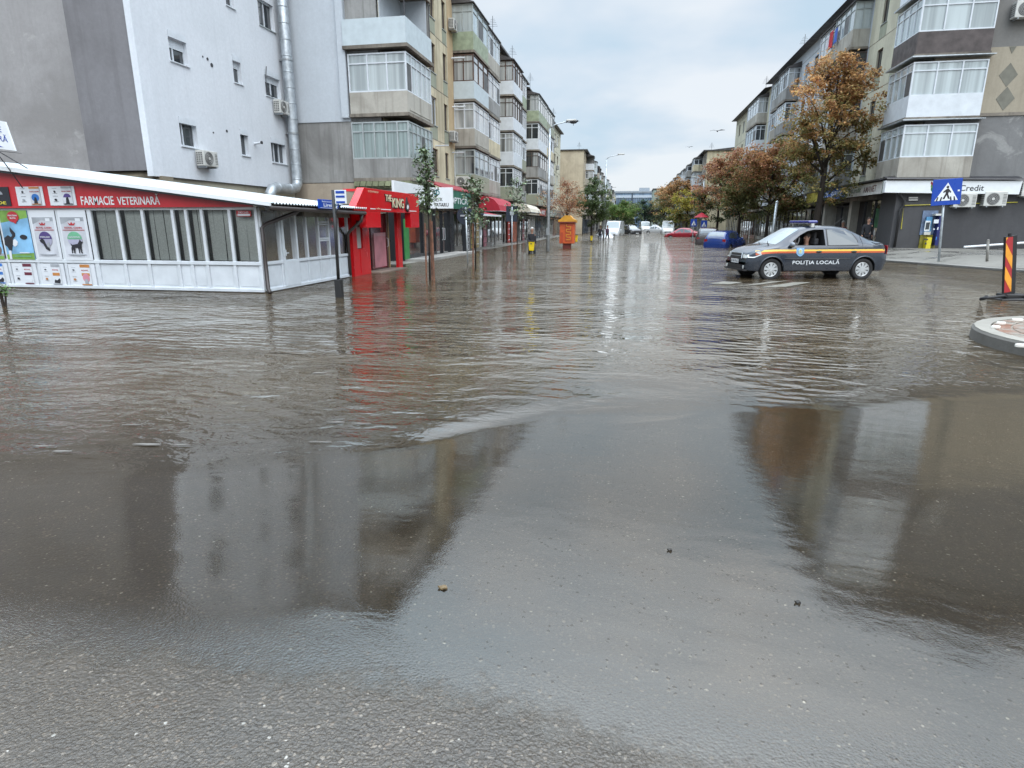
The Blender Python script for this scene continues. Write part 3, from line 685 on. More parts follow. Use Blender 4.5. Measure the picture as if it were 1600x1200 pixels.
for k, (x0, x1, mc, lab) in enumerate(((-13.80, -13.12, m_pp, 'white poster with red lettering, purple half disc and a curled cat'), (-13.03, -12.28, m_pgr, 'white poster with red lettering, green half disc and a standing dark dog'))):
    b = Board(x0, x1, ZS+.02, ZT-.03, .04, lab)
    b.rect(.06, .06, .90, .86, plain('poster_bag', (.56, .58, .63), .4)).poly([(.06, .72), (.4, .80), (.9, .78), (.9, .86), (.06, .86)], m_pg).rect(.60, .78, .78, .84, m_pw)
    b.poly([(.36, .70), (.54, .70), (.58, .755), (.50, .725), (.45, .765), (.40, .725), (.32, .755)], m_pr).txt('ROYAL CANIN', .18, .635, .62, .035, m_pr).rect(.10, .60, .88, .612, m_pr)
    b.ell(.48, .42, .26, .155, plain('poster_lilac', (.40, .40, .52), .4), 180, 360).ell(.48, .425, .26, .15, mc, 0, 180).txt(('STERILISED', 'DIGESTIVE')[k], .28, .45, .40, .03, m_pw)
    if k == 0: b.poly([(.24, .40), (.34, .44), (.42, .40), (.50, .28), (.60, .22), (.56, .18), (.44, .22), (.36, .32), (.26, .36)], m_pbk).poly([(.5, .33), (.62, .36), (.6, .25), (.52, .26)], m_pg)
    else: b.poly([(.30, .34), (.36, .31), (.56, .33), (.62, .38), (.66, .42), (.70, .38), (.76, .37), (.70, .33), (.68, .26), (.68, .14), (.64, .14), (.62, .24), (.60, .24), (.59, .14), (.56, .14), (.55, .25), (.44, .25), (.42, .14), (.38, .14), (.38, .24), (.34, .20), (.33, .14), (.30, .14), (.30, .24), (.33, .28)], m_pbk)
    b.ell(.48, .12, .34, .03, m_pg, 180, 360)
low = [(-15.5, -14.75, m_pblu, 'small board with a blue food bag below the cow poster, cut by the left edge'), (-14.62, -13.93, m_pmar, 'small board with a maroon food bag under the cow poster'), (-13.80, -13.15, m_pg, 'small board with a grey and orange food bag and a black terrier'), (-13.03, -12.30, m_por, 'small board with an orange topped food bag and a pink oval')]
for x0, x1, mc, lab in low:
    b = Board(x0, x1, Z0+.05, ZS-.07, .02, lab)
    for z in (.82, .62, .40, .2): b.rect(.12, z, .28, z+.015, m_pg)
    b.ell(.2, .72, .04, .03, m_pbk).ell(.2, .28, .05, .05, m_por if mc != m_pmar else m_pbk).rect(.46, .02, .84, .98, m_pw).rect(.47, .84, .83, .98, mc).txt('ROYAL', .52, .68, .26, .06, m_pr)
    b.rect(.50, .44, .80, .58, mc if mc != m_pg else m_por)
    if mc == m_por: b.ell(.65, .36, .13, .2, m_pink).poly([(.58, .08), (.72, .08), (.70, .30), (.60, .30)], m_pg)
    else: b.poly([(.52, .10), (.56, .26), (.66, .22), (.76, .32), (.80, .22), (.76, .08)], m_pbk if mc != m_pmar else m_pw)
    b.rect(.47, .02, .83, .07, mc)
for x0, x1, mc, lab in ((-13.80, -13.27, m_pblu, 'white board with a blue labelled food bag on the red fascia'), (-13.10, -12.40, m_pp, 'white board with a purple labelled food bag on the red fascia')):
    if mc == m_pblu: x0, x1 = -13.98, -13.25
    b = Board(x0, x1, 1.91, 2.33, .105, lab)
    for z in (.88, .62, .48, .2): b.rect(.16, z, .34, z+.02, m_pg)
    b.ell(.25, .72, .035, .06, m_pbk).ell(.25, .3, .05, .06, m_pbk if mc == m_pp else m_pg)
    b.rect(.52, .06, .90, .98, plain('poster_bag', (.56, .58, .63), .4)).rect(.52, .88, .90, .98, m_por if mc == m_pblu else m_pg).txt('ROYAL CANIN', .54, .70, .34, .06, m_pr)
    b.ell(.71, .42, .14, .2, mc, 0 if mc == m_pp else 0, 180 if mc == m_pp else 360).poly([(.64, .10), (.78, .10), (.75, .4), (.70, .46), (.66, .34)], m_pbk).rect(.54, .06, .88, .10, m_por if mc == m_pblu else m_pbk)
b = Board(-15.7, -14.18, 1.91, 2.33, .105, 'dark board with a grey animal and yellow lettering at the left end of the fascia', m_pbk)
b.ell(.72, .60, .16, .28, m_pg, 0, 180).txt('PESTICIDE', .34, .08, .58, .16, m_pyel)
b = Board(-15.5, -14.75, ZS+.02, ZT-.03, .04, 'grey and blue poster of small animals at the left edge of the photo', m_pg)
b.rect(0, .12, 1, .5, m_psky).ell(.72, .75, .2, .2, m_pbk, 0, 360).ell(.66, .2, .3, .14, plain('poster_fur', (.16, .12, .10), .6)).rect(0, 0, 1, .07, m_pgrass).ell(.52, .25, .08, .1, m_pw)
b = Board(-8.47, -8.12, 1.66, 1.78, -.004, 'small red and white notice inside the corner window', m_pr); b.rect(.06, .1, .94, .45, m_pw).txt('DESCHIS', .14, .55, .7, .3, m_pw)
# direction sign over the roof at the left edge
sg = thing('direction_sign', 'white sign with blue lettering and an arrow on thin black struts above the pharmacy roof', 'sign', (-13.6, 11.9, 2.6))
mb = MB(); mb.prism([(-14.6, 11.9, 3.20), (-13.30, 11.9, 3.05), (-13.42, 11.9, 3.64), (-14.6, 11.9, 3.86)], (0, .04, 0)); link('board', mb, m_signw, sg)
dux = Vector((1.18, 0, -.19)).normalized()
text('lettering', 'FARMACIE', m_blue, sg, (-14.52, 11.897, 3.585), dux, Z1, .98, .12, .003, .004); text('lettering', 'VETERINARĂ', m_blue, sg, (-14.52, 11.897, 3.40), dux, Z1, 1.10, .15, .003, .004)
mb = MB(); mb.prism([(-14.2, 11.893, 3.33), (-13.58, 11.893, 3.13), (-14.2, 11.893, 3.17)], (0, .006, 0)); link('arrow', mb, m_blue, sg)
mb = MB(); mb.tube([(-13.9, 11.93, 3.12), (-13.78, 12.05, 2.78), (-13.74, 12.3, 2.3)], .012, 5); mb.tube([(-13.9, 11.93, 3.12), (-13.5, 12.3, 2.72)], .012, 5); mb.tube([(-13.8, 11.93, 3.06), (-13.2, 11.95, 3.0)], .006, 4); link('strut', mb, m_dark, sg)
# street name board and pole sign
sn = thing('street_name_sign', 'blue enamel street name board with a round white crest on the eaves', 'street sign', (-7.36, 14.62, 1.85))
mb = MB(); mb.box(-7.40, -7.37, 14.08, 15.17, 1.86, 2.08); bevel(link('board', mb, m_blue, sn), .008)
Y1 = (0, 1, 0)
text('lettering', 'Bulevardul', m_signw, sn, (-7.366, 14.25, 2.015), Y1, Z1, .5, .035, .002); text('lettering', 'Lirei', m_signw, sn, (-7.366, 14.32, 1.91), Y1, Z1, .42, .085, .002, .012)
mb = MB(); mb.disc((-7.369, 14.98, 1.965), (1, 0, 0), .075, .004, 24); mb.box(-7.372, -7.366, 14.14, 15.1, 1.878, 1.886); link('crest', mb, m_signw, sn)
mb = MB(); mb.prism([(-7.364, 14.95, 1.93), (-7.364, 15.01, 1.94), (-7.364, 15.0, 1.995), (-7.364, 14.96, 2.0)], (.002, 0, 0)); link('crest_emblem', mb, m_psky, sn)
bp = thing('banner_pole', 'slim black pole with a small blue and white panel standing in the water', 'pole sign', (-6.0, 12.07, 0))
mb = MB(); mb.tube([(-6.0, 12.07, .35), (-5.98, 12.07, 2.17)], .034, 10); link('pole', mb, m_black, bp, True)
mb = MB(); mb.box(-6.07, -5.93, 12.0, 12.14, -.2, .37); bevel(link('base', mb, m_black, bp), .01)
mb = MB(); mb.box(-5.945, -5.70, 12.06, 12.08, 1.90, 2.17); link('panel', mb, m_signw, bp)
mb = MB(); 
for z0, z1 in ((2.10, 2.15), (2.02, 2.06), (1.91, 1.95)): mb.box(-5.92, -5.73, 12.054, 12.06, z0, z1)
link('panel_print', mb, m_blue, bp)
mb = MB(); mb.box(-5.96, -5.66, 12.04, 12.1, 1.865, 1.885); mb.tube([(-5.97, 12.07, 1.70), (-5.84, 12.07, 1.87)], .014, 6); link('bracket', mb, m_black, bp)

# ================================================================== "THE KING" RED SHOPFRONT
kg = thing('red_shopfront', 'bright red shop entrance with a sloped canopy reading The King', 'shop', (-8.4, 19.2, 0))
mb = MB(); mb.prism([(-7.45, 16.2, 1.86), (-7.45, 21.6, 1.86), (-7.45, 21.6, 2.50), (-7.45, 16.95, 2.50)], (-.22, 0, 0)); bevel(link('canopy', mb, m_redg, kg), .008, 2)
mb = MB(); mb.box(-8.1, -7.672, 16.97, 21.58, 2.40, 2.47); link('canopy_top', mb, m_redg, kg)
mb = MB(); mb.box(-7.66, -7.455, 16.97, 18.0, 1.40, 1.859); mb.box(-8.1, -7.455, 18.001, 18.06, 1.40, 1.858); mb.box(-7.66, -7.455, 20.7, 21.58, 1.38, 1.859); link('canopy_leg', mb, m_redg, kg)
mb = MB(); mb.box(-9.9, -7.99, 17.5, 21.2, 1.89, 1.95); link('lobby_roof', mb, m_roof, kg)
mb = MB(); mb.box(-8.9, -7.98, 16.98, 17.06, -.3, 1.878); mb.box(-8.0, -7.92, 17.0, 17.30, -.3, 1.878); mb.box(-8.0, -7.92, 17.72, 18.2, -.3, 1.878); mb.box(-8.0, -7.92, 17.30, 17.72, -.3, .78); mb.box(-8.0, -7.92, 17.3, 17.72, 1.6, 1.878); mb.box(-8.6, -7.98, 18.1, 18.2, -.3, 1.87)
mb.box(-7.96, -7.905, 17.46, 17.475, .05, .78); link('red_wall', mb, m_redg, kg); mb = MB(); mb.box(-8.0, -7.90, 20.55, 20.95, -.3, 1.878); link('red_wall', mb, m_redg, kg)
mb = MB(); mb.box(-8.05, -8.0, 17.3, 17.72, .78, 1.6); link('side_window', mb, m_gdark, kg)
mb = MB(); mb.box(-7.99, -7.97, 17.34, 17.68, .80, 1.42); link('menu_board', mb, plain('menu_grey', (.42, .42, .41), .5), kg)
mb = MB(); mb.box(-8.75, -8.7, 18.0, 20.6, -.3, 1.9); mb.box(-9.9, -9.8, 17, 21.2, -.3, 1.9); link('lobby_wall', mb, plain('lobby_dark', (.06, .03, .028), .6), kg)
for y0, y1, mt, nm in ((18.22, 18.34, plain('gold_trim', (.40, .28, .14), .4), 'door_post'), (18.45, 18.62, plain('tan_trim', (.30, .22, .14), .5), 'curtain'), (20.3, 20.42, m_wood, 'door_post'), (20.5, 20.54, plain('gold_trim', (.4, .28, .14), .4), 'door_post')):
    mb = MB(); mb.box(-8.3, -8.2, y0, y1, .02, 1.86); link(nm, mb, mt, kg)
mb = MB(); mb.box(-8.24, -8.21, 19.0, 20.28, .05, 1.84); dd = link('door', mb, plain('dark_red_glass', (.10, .012, .02), .08, coat=1), kg)
mb = MB(); mb.box(-8.205, -8.20, 19.2, 20.2, .10, 1.22); link('frosted_film', mb, plain('pink_film', (.46, .19, .22), .35), dd)
mb = MB()
for z in (1.12, 1.16, 1.20): mb.box(-8.20, -8.197, 19.2, 20.2, z, z+.01)
mb.tube([(-8.17, 20.22, .75), (-8.12, 20.22, .77), (-8.12, 20.22, 1.02), (-8.17, 20.22, 1.04)], .014, 6); link('handle', mb, m_galv, dd)
mb = MB(); mb.box(-8.7, -7.6, 18.2, 20.6, -.3, .03); link('threshold', mb, render_wall('worn_step', (.26, .2, .16), (.12, .10, .09), .4, .6), kg)
n_ = Vector((1, 0, 0)); up_ = Vector((0, 0, 1))
def onslope(y, s_, d=.003): p = Vector((-7.45, y, 1.86))+up_*s_+n_*d; return tuple(p)
m_gold = plain('cream_letter', (.72, .62, .42), .4); 
text('lettering', 'THE', m_signblk, kg, onslope(18.42, .31), Y1, up_, .52, .22, .02, .03); text('lettering', 'THE', m_gold, kg, onslope(18.44, .325, .026), Y1, up_, .48, .19, .01, .012)
text('lettering', 'KING', m_signblk, kg, onslope(18.96, .12), Y1, up_, 1.08, .34, .02, .035); text('lettering', 'KING', m_gold, kg, onslope(18.99, .145, .026), Y1, up_, 1.02, .29, .01, .016)
text('lettering', 'COVRIGI', m_gold, kg, onslope(17.2, .53), Y1, up_, .75, .05, .003); text('lettering', 'coffee', m_gold, kg, onslope(17.75, .065), Y1, up_, .3, .05, .003)
mb = MB(); mb.prism([onslope(20.18+a, b-.11) for a, b in ((0, .22), (.20, .14), (.34, .28), (.28, .42), (.18, .50), (.14, .62), (.07, .48), (.02, .38))], tuple(n_*.04)); link('emblem', mb, m_signblk, kg)
mb = MB(); mb.prism([onslope(20.24+a, b-.11, .045) for a, b in ((0, .25), (.10, .22), (.18, .32), (.12, .38), (.04, .36))], tuple(n_*.008)); link('emblem', mb, m_signw, kg)
mb = MB()
for a, b in ((17.3, 17.68), (18.1, 18.9), (20.6, 21.3)): mb.prism([onslope(a, .06), onslope(b, .06), onslope(b, .085), onslope(a, .085)], tuple(n_*.004))
link('white_rule', mb, m_signw, kg)

# ================================================================== WHITE / GREY BLOCK BEHIND THE PHARMACY
wb = thing('apartment_block', 'white rendered apartment block with a grey end wall behind the pharmacy', 'apartment block', (-20, 23, 0))
ZR = 15.6; PW = plane_x(-15, 1)
def wa(u, v): return onx(u, v, -15)
holes = []; K = 2.605
cols_ = {'a': (19.45, 20.30), 'b': (22.82, 23.32), 'c': (24.92, 26.05)}
specs = []
for k in range(5):
    zb = 3.98+K*k
    if zb+1.1 > ZR-.3: break
    specs += [(*cols_['a'], zb+.08, zb+1.0, 'a', k), (*cols_['b'], zb+.12, zb+1.08, 'b', k), (*cols_['c'], zb+.05, zb+1.04, 'c', k)]
mb = MB(); holed(mb, PW, 18.4, 28.4, 3.0, ZR, [q[:4] for q in specs], .2); mb.add([(-15.2, 18.4, 3), (-15, 18.4, 3), (-15, 18.4, ZR), (-15.2, 18.4, ZR)], [(0, 1, 2, 3)])
link('wall', mb, m_whitewall, wb)
for a0, a1, b0, b1, c_, k in specs:
    if (c_, k) == ('a', 0): f = window(wb, PW, a0, a1, b0, b1, m_white, m_gdark, (.3,), (), .21, True, -.17)
    elif (c_, k) == ('a', 1): window(wb, PW, a0, a1, b0, b1, m_white, m_gdark, (.33,), (), .52, True, -.17)
    elif c_ == 'b': window(wb, PW, a0, a1, b0, b1, m_white, m_gdark, (), (), .22 if k == 0 else .45, True, -.17)
    elif (c_, k) == ('c', 0): window(wb, PW, a0, a1, b0, b1, m_white, m_gdark, (.33, .67), (), .21, True, -.17)
    elif (c_, k) == ('c', 1): window(wb, PW, a0, a1, b0, b1, m_white, m_gdark, (.5,), (), .5, True, -.17)
    else: window(wb, PW, a0, a1, b0, b1, m_white, m_gdark, (.5,), (), 0, True, -.17)
mb = MB(); mb.box(-32, -17.35, 18.45, 18.6, -.3, ZR); link('end_wall', mb, m_grey1, wb)
mb = MB(); mb.box(-17.35, -15.21, 18.0, 18.62, 3.16, ZR); link('enclosed_bay', mb, m_grey2, wb)
mb = MB(); mb.box(-15.21, -14.99, 17.96, 18.399, 2.98, ZR); link('corner_strip', mb, m_whitewall, wb)
mb = MB(); mb.tube([(-17.3, 18.3, 3.0), (-15.1, 18.3, 3.0)], .16, 12); mb.box(-17.35, -14.9, 18.2, 18.7, 2.5, 3.0); link('bay_underside', mb, render_wall('stained_beige', (.42, .37, .27), (.12, .10, .08), .7, .7), wb)
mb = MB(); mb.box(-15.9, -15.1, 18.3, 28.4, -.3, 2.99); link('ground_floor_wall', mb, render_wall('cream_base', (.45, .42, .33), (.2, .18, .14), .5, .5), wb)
mb = MB(); mb.box(-32.3, -14.55, 17.7, 28.6, ZR, ZR+.22); mb.prism([(-32, 17.8, ZR+.2), (-14.6, 17.8, ZR+.2), (-22, 17.8, ZR+2.0)], (0, 10.6, 0)); link('roof', mb, m_roof, wb)
mb = MB(); mb.box(-32, -15.9, 28.2, 28.35, -.3, ZR); link('rear_wall', mb, m_grey2, wb)
mb = MB()
for y, z, r_ in ((21.35, 7.15, .05), (21.55, 7.0, .07), (21.1, 7.17, .03), (22.0, 4.86, .05), (21.2, 4.7, .03)): mb.disc((-15, y, z), (1, 0, 0), r_, .015, 10)
link('wall_hole', mb, m_dark, wb)
mb = MB(); mb.tube([(-15, 23.7, 4.62), (-14.7, 23.75, 4.66)], .045, 8); o = link('flue_pipe', mb, m_white, wb)
m = MB(); m.disc((-14.72, 23.75, 4.66), (1, 0, 0), .06, .05, 10); link('flue_cap', m, m_dark, o)
mb = MB(); mb.tube([(-14.98, 25.1, 7.75), (-14.9, 24.85, 7.3), (-14.95, 24.9, 6.8), (-14.9, 25.2, 6.6)], .018, 5); link('hose', mb, m_dark, wb)
# big silver ventilation duct
du = thing('ventilation_duct', 'big silver ventilation duct running up the white block then bent along the pharmacy roof', 'duct', (-14.66, 26.2, 3))
mb = MB(); pth = [(-14.66, 23.9, 2.45), (-14.66, 23.95, 2.7), (-14.66, 24.15, 2.9), (-14.66, 24.5, 2.96), (-14.66, 25.6, 2.97), (-14.66, 26.0, 3.04), (-14.66, 26.2, 3.25), (-14.66, 26.22, 3.6), (-14.66, 26.22, 8), (-14.66, 26.22, ZR+.8)]
mb.tube(pth, .215, 18); link('tube', mb, m_galv, du, True)
mb = MB(); z = 3.4
while z < ZR: mb.tube([(-14.66, 26.22, z), (-14.66, 26.22, z+.035)], .228, 18); z += .62
mb.tube([(-14.66, 24.5, 2.96), (-14.66, 24.54, 2.96)], .228, 18); mb.tube([(-14.66, 25.4, 2.97), (-14.66, 25.44, 2.97)], .228, 18); link('seam_band', mb, m_galv, du, True)
mb = MB()
for z in (5.3, 8.2, 11.2, 14): mb.tube([(-14.66, 26.22, z), (-14.66, 26.22, z+.06)], .24, 18); mb.box(-15, -14.66, 26.15, 26.3, z, z+.05)
link('clamp', mb, plain('clamp_steel', (.35, .37, .38), .4, .7), du)
def aircon(P, a, b, label, sc_=1, side=0, proud=.06):
    """wall air conditioner; a,b = lower left on wall plane P"""
    w_, h_, dp = .82*sc_, .55*sc_, .32*sc_; c = P(a+w_/2, b, proud)
    t_ = thing('air_conditioner', label, 'air conditioner', c, 'air conditioner units on the walls')
    m = MB(); pbox(m, P, a, a+w_, b, b+h_, proud, proud+dp); bevel(link('casing', m, m_acbox, t_), .02)
    cx_ = a+w_*.38; n0 = Vector(P(0, 0, 1))-Vector(P(0, 0, 0)); cc = Vector(P(cx_, b+h_/2, proud+dp))
    m = MB(); m.disc(cc, n0, h_*.42, .012, 24); f_ = link('fan_grille', m, m_acfan, t_)
    m = MB(); m.disc(cc+n0*.012, n0, h_*.1, .01, 12)
    for q in range(3):
        rr = h_*(.2+.09*q); 
        pts_ = [tuple(cc+n0*.016+(Vector(P(1, 0))-Vector(P(0, 0)))*rr*math.cos(R(x))+Vector((0, 0, 1))*rr*math.sin(R(x))) for x in range(0, 361, 20)]; m.tube(pts_, .004, 4, False)
    link('grille_ring', m, m_acbox, f_)
    m = MB()
    for i in range(7): z = b+h_*(.18+.1*i); pbox(m, P, a+w_*.8, a+w_*.96, z, z+.02*sc_, proud+dp, proud+dp+.006)
    # side louvres
    for i in range(6):
        for j in range(3): pbox(m, P, a-.006, a, b+h_*(.12+.13*i), b+h_*(.2+.13*i), proud+dp*(.1+.28*j), proud+dp*(.3+.28*j))
    link('louvre', m, m_acfan, t_)
    m = MB()
    for q in (.15, .85): pbox(m, P, a+w_*q-.02, a+w_*q+.02, b-.05, b-.003, -.01, proud+dp); pbox(m, P, a+w_*q-.02, a+w_*q+.02, b-.05, b+h_*.7, -.01, .02)
    link('bracket', m, m_galv, t_); return t_
aircon(PW, 20.0, 3.46, 'air conditioner beside the lowest left window of the white block', .95)
aircon(PW, 25.28, 6.02, 'air conditioner under the second floor window near the silver duct', .95)

# ================================================================== GENERIC BLOCK HELPERS
SL = [3.46+2.63*k for k in range(5)]
def shops(root, P, y0, y1, n, xs_=0, seed=1, z0=-.1, z1=2.25, d=.05):
    """row of shopfronts along a facade plane; every bay its own part"""
    r_ = random.Random(seed); w_ = (y1-y0)/n
    for i in range(n):
        a0 = y0+i*w_; a1 = a0+w_; k = MB(); c = r_.choice(((.05, .05, .055), (.30, .29, .27), (.10, .09, .085), (.20, .19, .18), (.045, .055, .07), (.16, .08, .06)))
        mt = plain('shopfront_paint_%d' % int(c[0]*100+c[2]*1000), c, .5, var=.15)
        fr_ = MB(); ww = .07
        for q in (0, .34, .66): pbox(fr_, P, a0+w_*q, a0+w_*q+ww, z0, z1, d-.02, d+.05)
        pbox(fr_, P, a0, a1, z1-.09, z1, d-.021, d+.051); pbox(fr_, P, a0, a0+w_*.66, z0, z0+.35, d-.019, d+.045); pbox(fr_, P, a1-ww, a1, z0, z1, d-.018, d+.046)
        o = link('shopfront', fr_, mt, root)
        g_ = MB(); pbox(g_, P, a0+ww, a1-ww, z0, z1-.09, d-.03, d); link('shop_window', g_, r_.choice((m_shop, m_gdark, m_gcurt)), o)
        h_ = MB(); pbox(h_, P, a0+w_*.9, a0+w_*.92, .75, 1.1, d+.05, d+.08); link('handle', h_, m_galv, o)
def dish(root, P, a, b, r_=.3):
    m = MB(); c = Vector(P(a, b, .45)); ax = (Vector((0.1, -1, .35))).normalized()
    m.tube([c, c-ax*.06], [r_, r_*.4], 14); m.tube([P(a, b-.1, 0), tuple(c-ax*.05)], .015, 5); return link('satellite_dish', m, m_acbox, root)
def antenna_roof(root, x, y, z):
    m = MB(); m.tube([(x, y, z), (x, y, z+1.6)], .02, 5)
    for i in range(5): m.tube([(x-.4+.06*i, y, z+.9+.12*i), (x+.4-.06*i, y, z+.9+.12*i)], .01, 4)
    link('antenna', m, m_dark, root)
def facade(root, P, s, xf, a0, a1, z0, z1, wins, mat, panels=None, seed=0):
    """wins: (y0,y1,zb,zt,fm,gm,cols)"""
    mb = MB(); holed(mb, P, a0, a1, z0, z1, [q[:4] for q in wins], .16); link('wall', mb, mat, root)
    for (y0, y1, zb, zt, fm_, gm_, cl) in wins: window(root, P, y0, y1, zb, zt, fm_, gm_, cl, (), 0, True, -.13, .055)
    for (y0, y1, zb, zt, pm) in (panels or []):
        mb = MB(); pbox(mb, P, y0, y1, zb, zt, -.005, .012); link('spandrel_panel', mb, pm, root)
    j = MB()
    for z in SL[1:]:
        if z < z1: pbox(j, P, a0+.01, a1-.01, z-.13, z-.10, -.01, .008)
    link('joint_line', j, m_slab, root)
def awning(name, label, P, a0, a1, z0, z1, out, m, grp='awnings along the left row of shops', scal=True):
    r_ = thing(name, label, 'awning', P((a0+a1)/2, z0, 0), grp)
    mb = MB(); pts = [(0, z1), (out*.35, z1-.03*(z1-z0)), (out*.7, z1-.25*(z1-z0)), (out*.92, z1-.6*(z1-z0)), (out, z0)]
    vs = []; fs = []
    for i, (d, z) in enumerate(pts): vs += [P(a0, z, d), P(a1, z, d)]
    for i in range(len(pts)-1): fs.append((2*i, 2*i+1, 2*i+3, 2*i+2))
    b_ = len(vs); vs += [P(a0, z0, 0), P(a1, z0, 0)]; fs += [tuple([2*i for i in range(5)]+[b_]), tuple([2*i+1 for i in range(5)]+[b_+1])]
    mb.add(vs, fs); link('canvas', mb, m, r_)
    mb = MB(); mb.tube([P(a0, z0, out), P(a1, z0, out)], .02, 6); mb.tube([P(a0, z0, 0), P(a0, z0, out)], .015, 6); mb.tube([P(a1, z0, 0), P(a1, z0, out)], .015, 6); link('frame', mb, m_galv, r_)
    return r_

# ================================================================== LEFT CORNER BLOCK + ROW
XL, XO = -10.75, -9.5; PL = plane_x(XL, 1)
lb = thing('apartment_block', 'weathered beige block with glazed balconies above the left shop row', 'apartment block', (-13, 45, 0))
# pale blue insulated end wall above bare concrete
mb = MB(); mb.box(-15.6, -12.18, 26.7, 26.9, 5.82, 15.3); mb.box(-12.5, -12.18, 26.55, 26.72, 5.95, 15.3); link('end_wall', mb, m_palewall, lb)
mb = MB(); mb.box(-15.6, -12.05, 26.74, 26.92, 3.3, 5.82); link('end_wall', mb, m_concrete, lb)
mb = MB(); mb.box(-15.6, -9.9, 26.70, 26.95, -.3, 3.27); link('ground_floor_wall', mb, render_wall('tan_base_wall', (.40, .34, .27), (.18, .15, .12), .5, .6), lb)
mb = MB(); mb.box(-12.18, -10.8, 26.8, 26.9, 3.3, 15.3); link('end_wall', mb, m_concrete, lb)
ma = dict(face=1)
balcony(lb, -12.12, XO, 26.6, 29.9, SL[0], m_concrete, m_greyframe, m_ggreen, h=.80, H=2.30, sidecols=5, cols=6)
balcony(lb, -12.1, XO, 26.6, 29.9, SL[1], m_concrete_l, m_white, m_glace, h=.85, H=2.35, sidecols=3, cols=5)
balcony(lb, -12.22, XO+.06, 26.5, 29.98, SL[2], m_bluep, m_dark, m_glace, False, h=1.0)
balcony(lb, -12.1, XO, 26.6, 29.9, SL[3], m_concrete_l, m_white, m_gcurt, h=.9, sidecols=3, cols=4)
mb = MB(); mb.box(-12.0, -9.52, 29.5, 29.55, SL[2], SL[3]-.15); mb.box(-10.78, -10.7, 26.95, 29.5, SL[2], SL[3]); link('loggia_wall', mb, m_palewall, lb)
mb = MB(); mb.box(-12.3, -9.3, 26.4, 30.1, SL[3]+2.5, SL[3]+2.62); link('balcony_roof', mb, m_roof, lb)
tile = MB(); 
for i in range(9): tile.prism([(-12.1+i*.29, 26.45, 3.12), (-11.86+i*.29, 26.45, 3.10), (-11.84+i*.29, 26.6, 3.42), (-12.08+i*.29, 26.6, 3.42)], (0, .12, 0))
tile.box(-12.12, -9.45, 26.55, 29.95, 3.02, 3.31); link('mossy_soffit', tile, render_wall('mossy_concrete', (.22, .24, .14), (.07, .07, .05), .7, .8), lb)
wins = []; pan = []
for k in range(4):
    z = SL[k]
    wins += [(33.55, 34.75, z+.62, z+2.05, m_brown if k != 1 else m_white, m_gdark, (.5,)), (36.15, 36.85, z+.62, z+2.05, m_brown, m_gdark, ())]
    if k: pan += [(33.5, 34.8, z-.1, z+.58, m_olive), (36.1, 36.9, z-.1, z+.58, m_olive)]
facade(lb, PL, 1, XL, 26.9, 38.2, 3.3, 14.6, wins, m_beige, pan)
mb = MB(); pbox(mb, PL, 37.1, 38.2, 5.9, 14.2, .0, .015); link('ochre_strip', mb, m_ochre, lb)
st2 = [(m_greenp, m_greyframe, m_gcurt), (m_concrete_l, m_white, m_gcurt), (m_bluep, m_wood, m_gcurt), (m_greenp, m_greyframe, m_glace)]
st2b = [(m_concrete_l, m_white, m_gcurt), (m_beige, m_white, m_gcurt), (m_concrete, m_white, m_gcurt), (m_concrete_l, m_white, m_glace)]
for k in range(4):
    a, b_, c = st2[k]
    if k == 0: a = m_olive
    balcony(lb, XL, XO, 38.25, 42.2, SL[k], a, b_, c, sidecols=2, cols=3, roof=(k == 3))
    a, b_, c = st2b[k]; balcony(lb, XL, XO-.12, 42.3, 46.4, SL[k]-(.5 if k == 2 else 0)*0, a, b_, c, sidecols=2, cols=4, roof=(k == 3))
# plain stretch, then further stacks
wins = []; pan = []
for k in range(4):
    z = SL[k]
    for a in (46.9, 49.2): wins.append((a, a+1.0, z+.9, z+2.2, m_brown, m_gdark, (.5,)))
    for a in (60.2, 62.2): wins.append((a, a+.9, z+.9, z+2.2, m_brown, m_gdark, (.5,)))
    for a in (79.2, 82.0, 85.3, 88.6, 91.8): wins.append((a, a+1.5, z+.9, z+2.2, m_white if (k+int(a)) % 3 else m_brown, m_gcurt if k % 2 else m_gdark, (.5,)))
facade(lb, PL, 1, XL, 38.2, 64.0, 3.3, 14.6, [q for q in wins if q[0] < 64], m_beige, [(59.6, 60.1, 3.4, 14.4, m_ochre)])
facade(lb, PL, 1, XL, 64.0, 96.0, 3.3, 14.3, [q for q in wins if q[0] > 64], m_cream)
for (y0, y1, dd_, pal) in ((51.0, 55.2, 0, ((m_olive, m_white), (m_white, m_white), (m_white, m_brown), (m_white, m_wood))), (55.3, 58.6, -.2, ((m_concrete, m_dark), (m_olive, m_white), (m_white, m_white), (m_greenp, m_white))),
                           (64.2, 70.6, .1, ((m_olive, m_white), (m_concrete, m_brown), (m_white, m_white), (m_greenp, m_greyframe))), (70.8, 77.5, .05, ((m_concrete_l, m_white), (m_concrete_l, m_white), (m_beige, m_white), (m_olive, m_greyframe)))):
    for k in range(4):
        pm, fm_ = pal[k]; balcony(lb, XL, XO+dd_, y0, y1, SL[k], pm, fm_, m_gcurt if k % 2 else m_gdark, sidecols=2, cols=4, roof=(k == 3), glazed=not (fm_ is m_dark))
mb = MB()
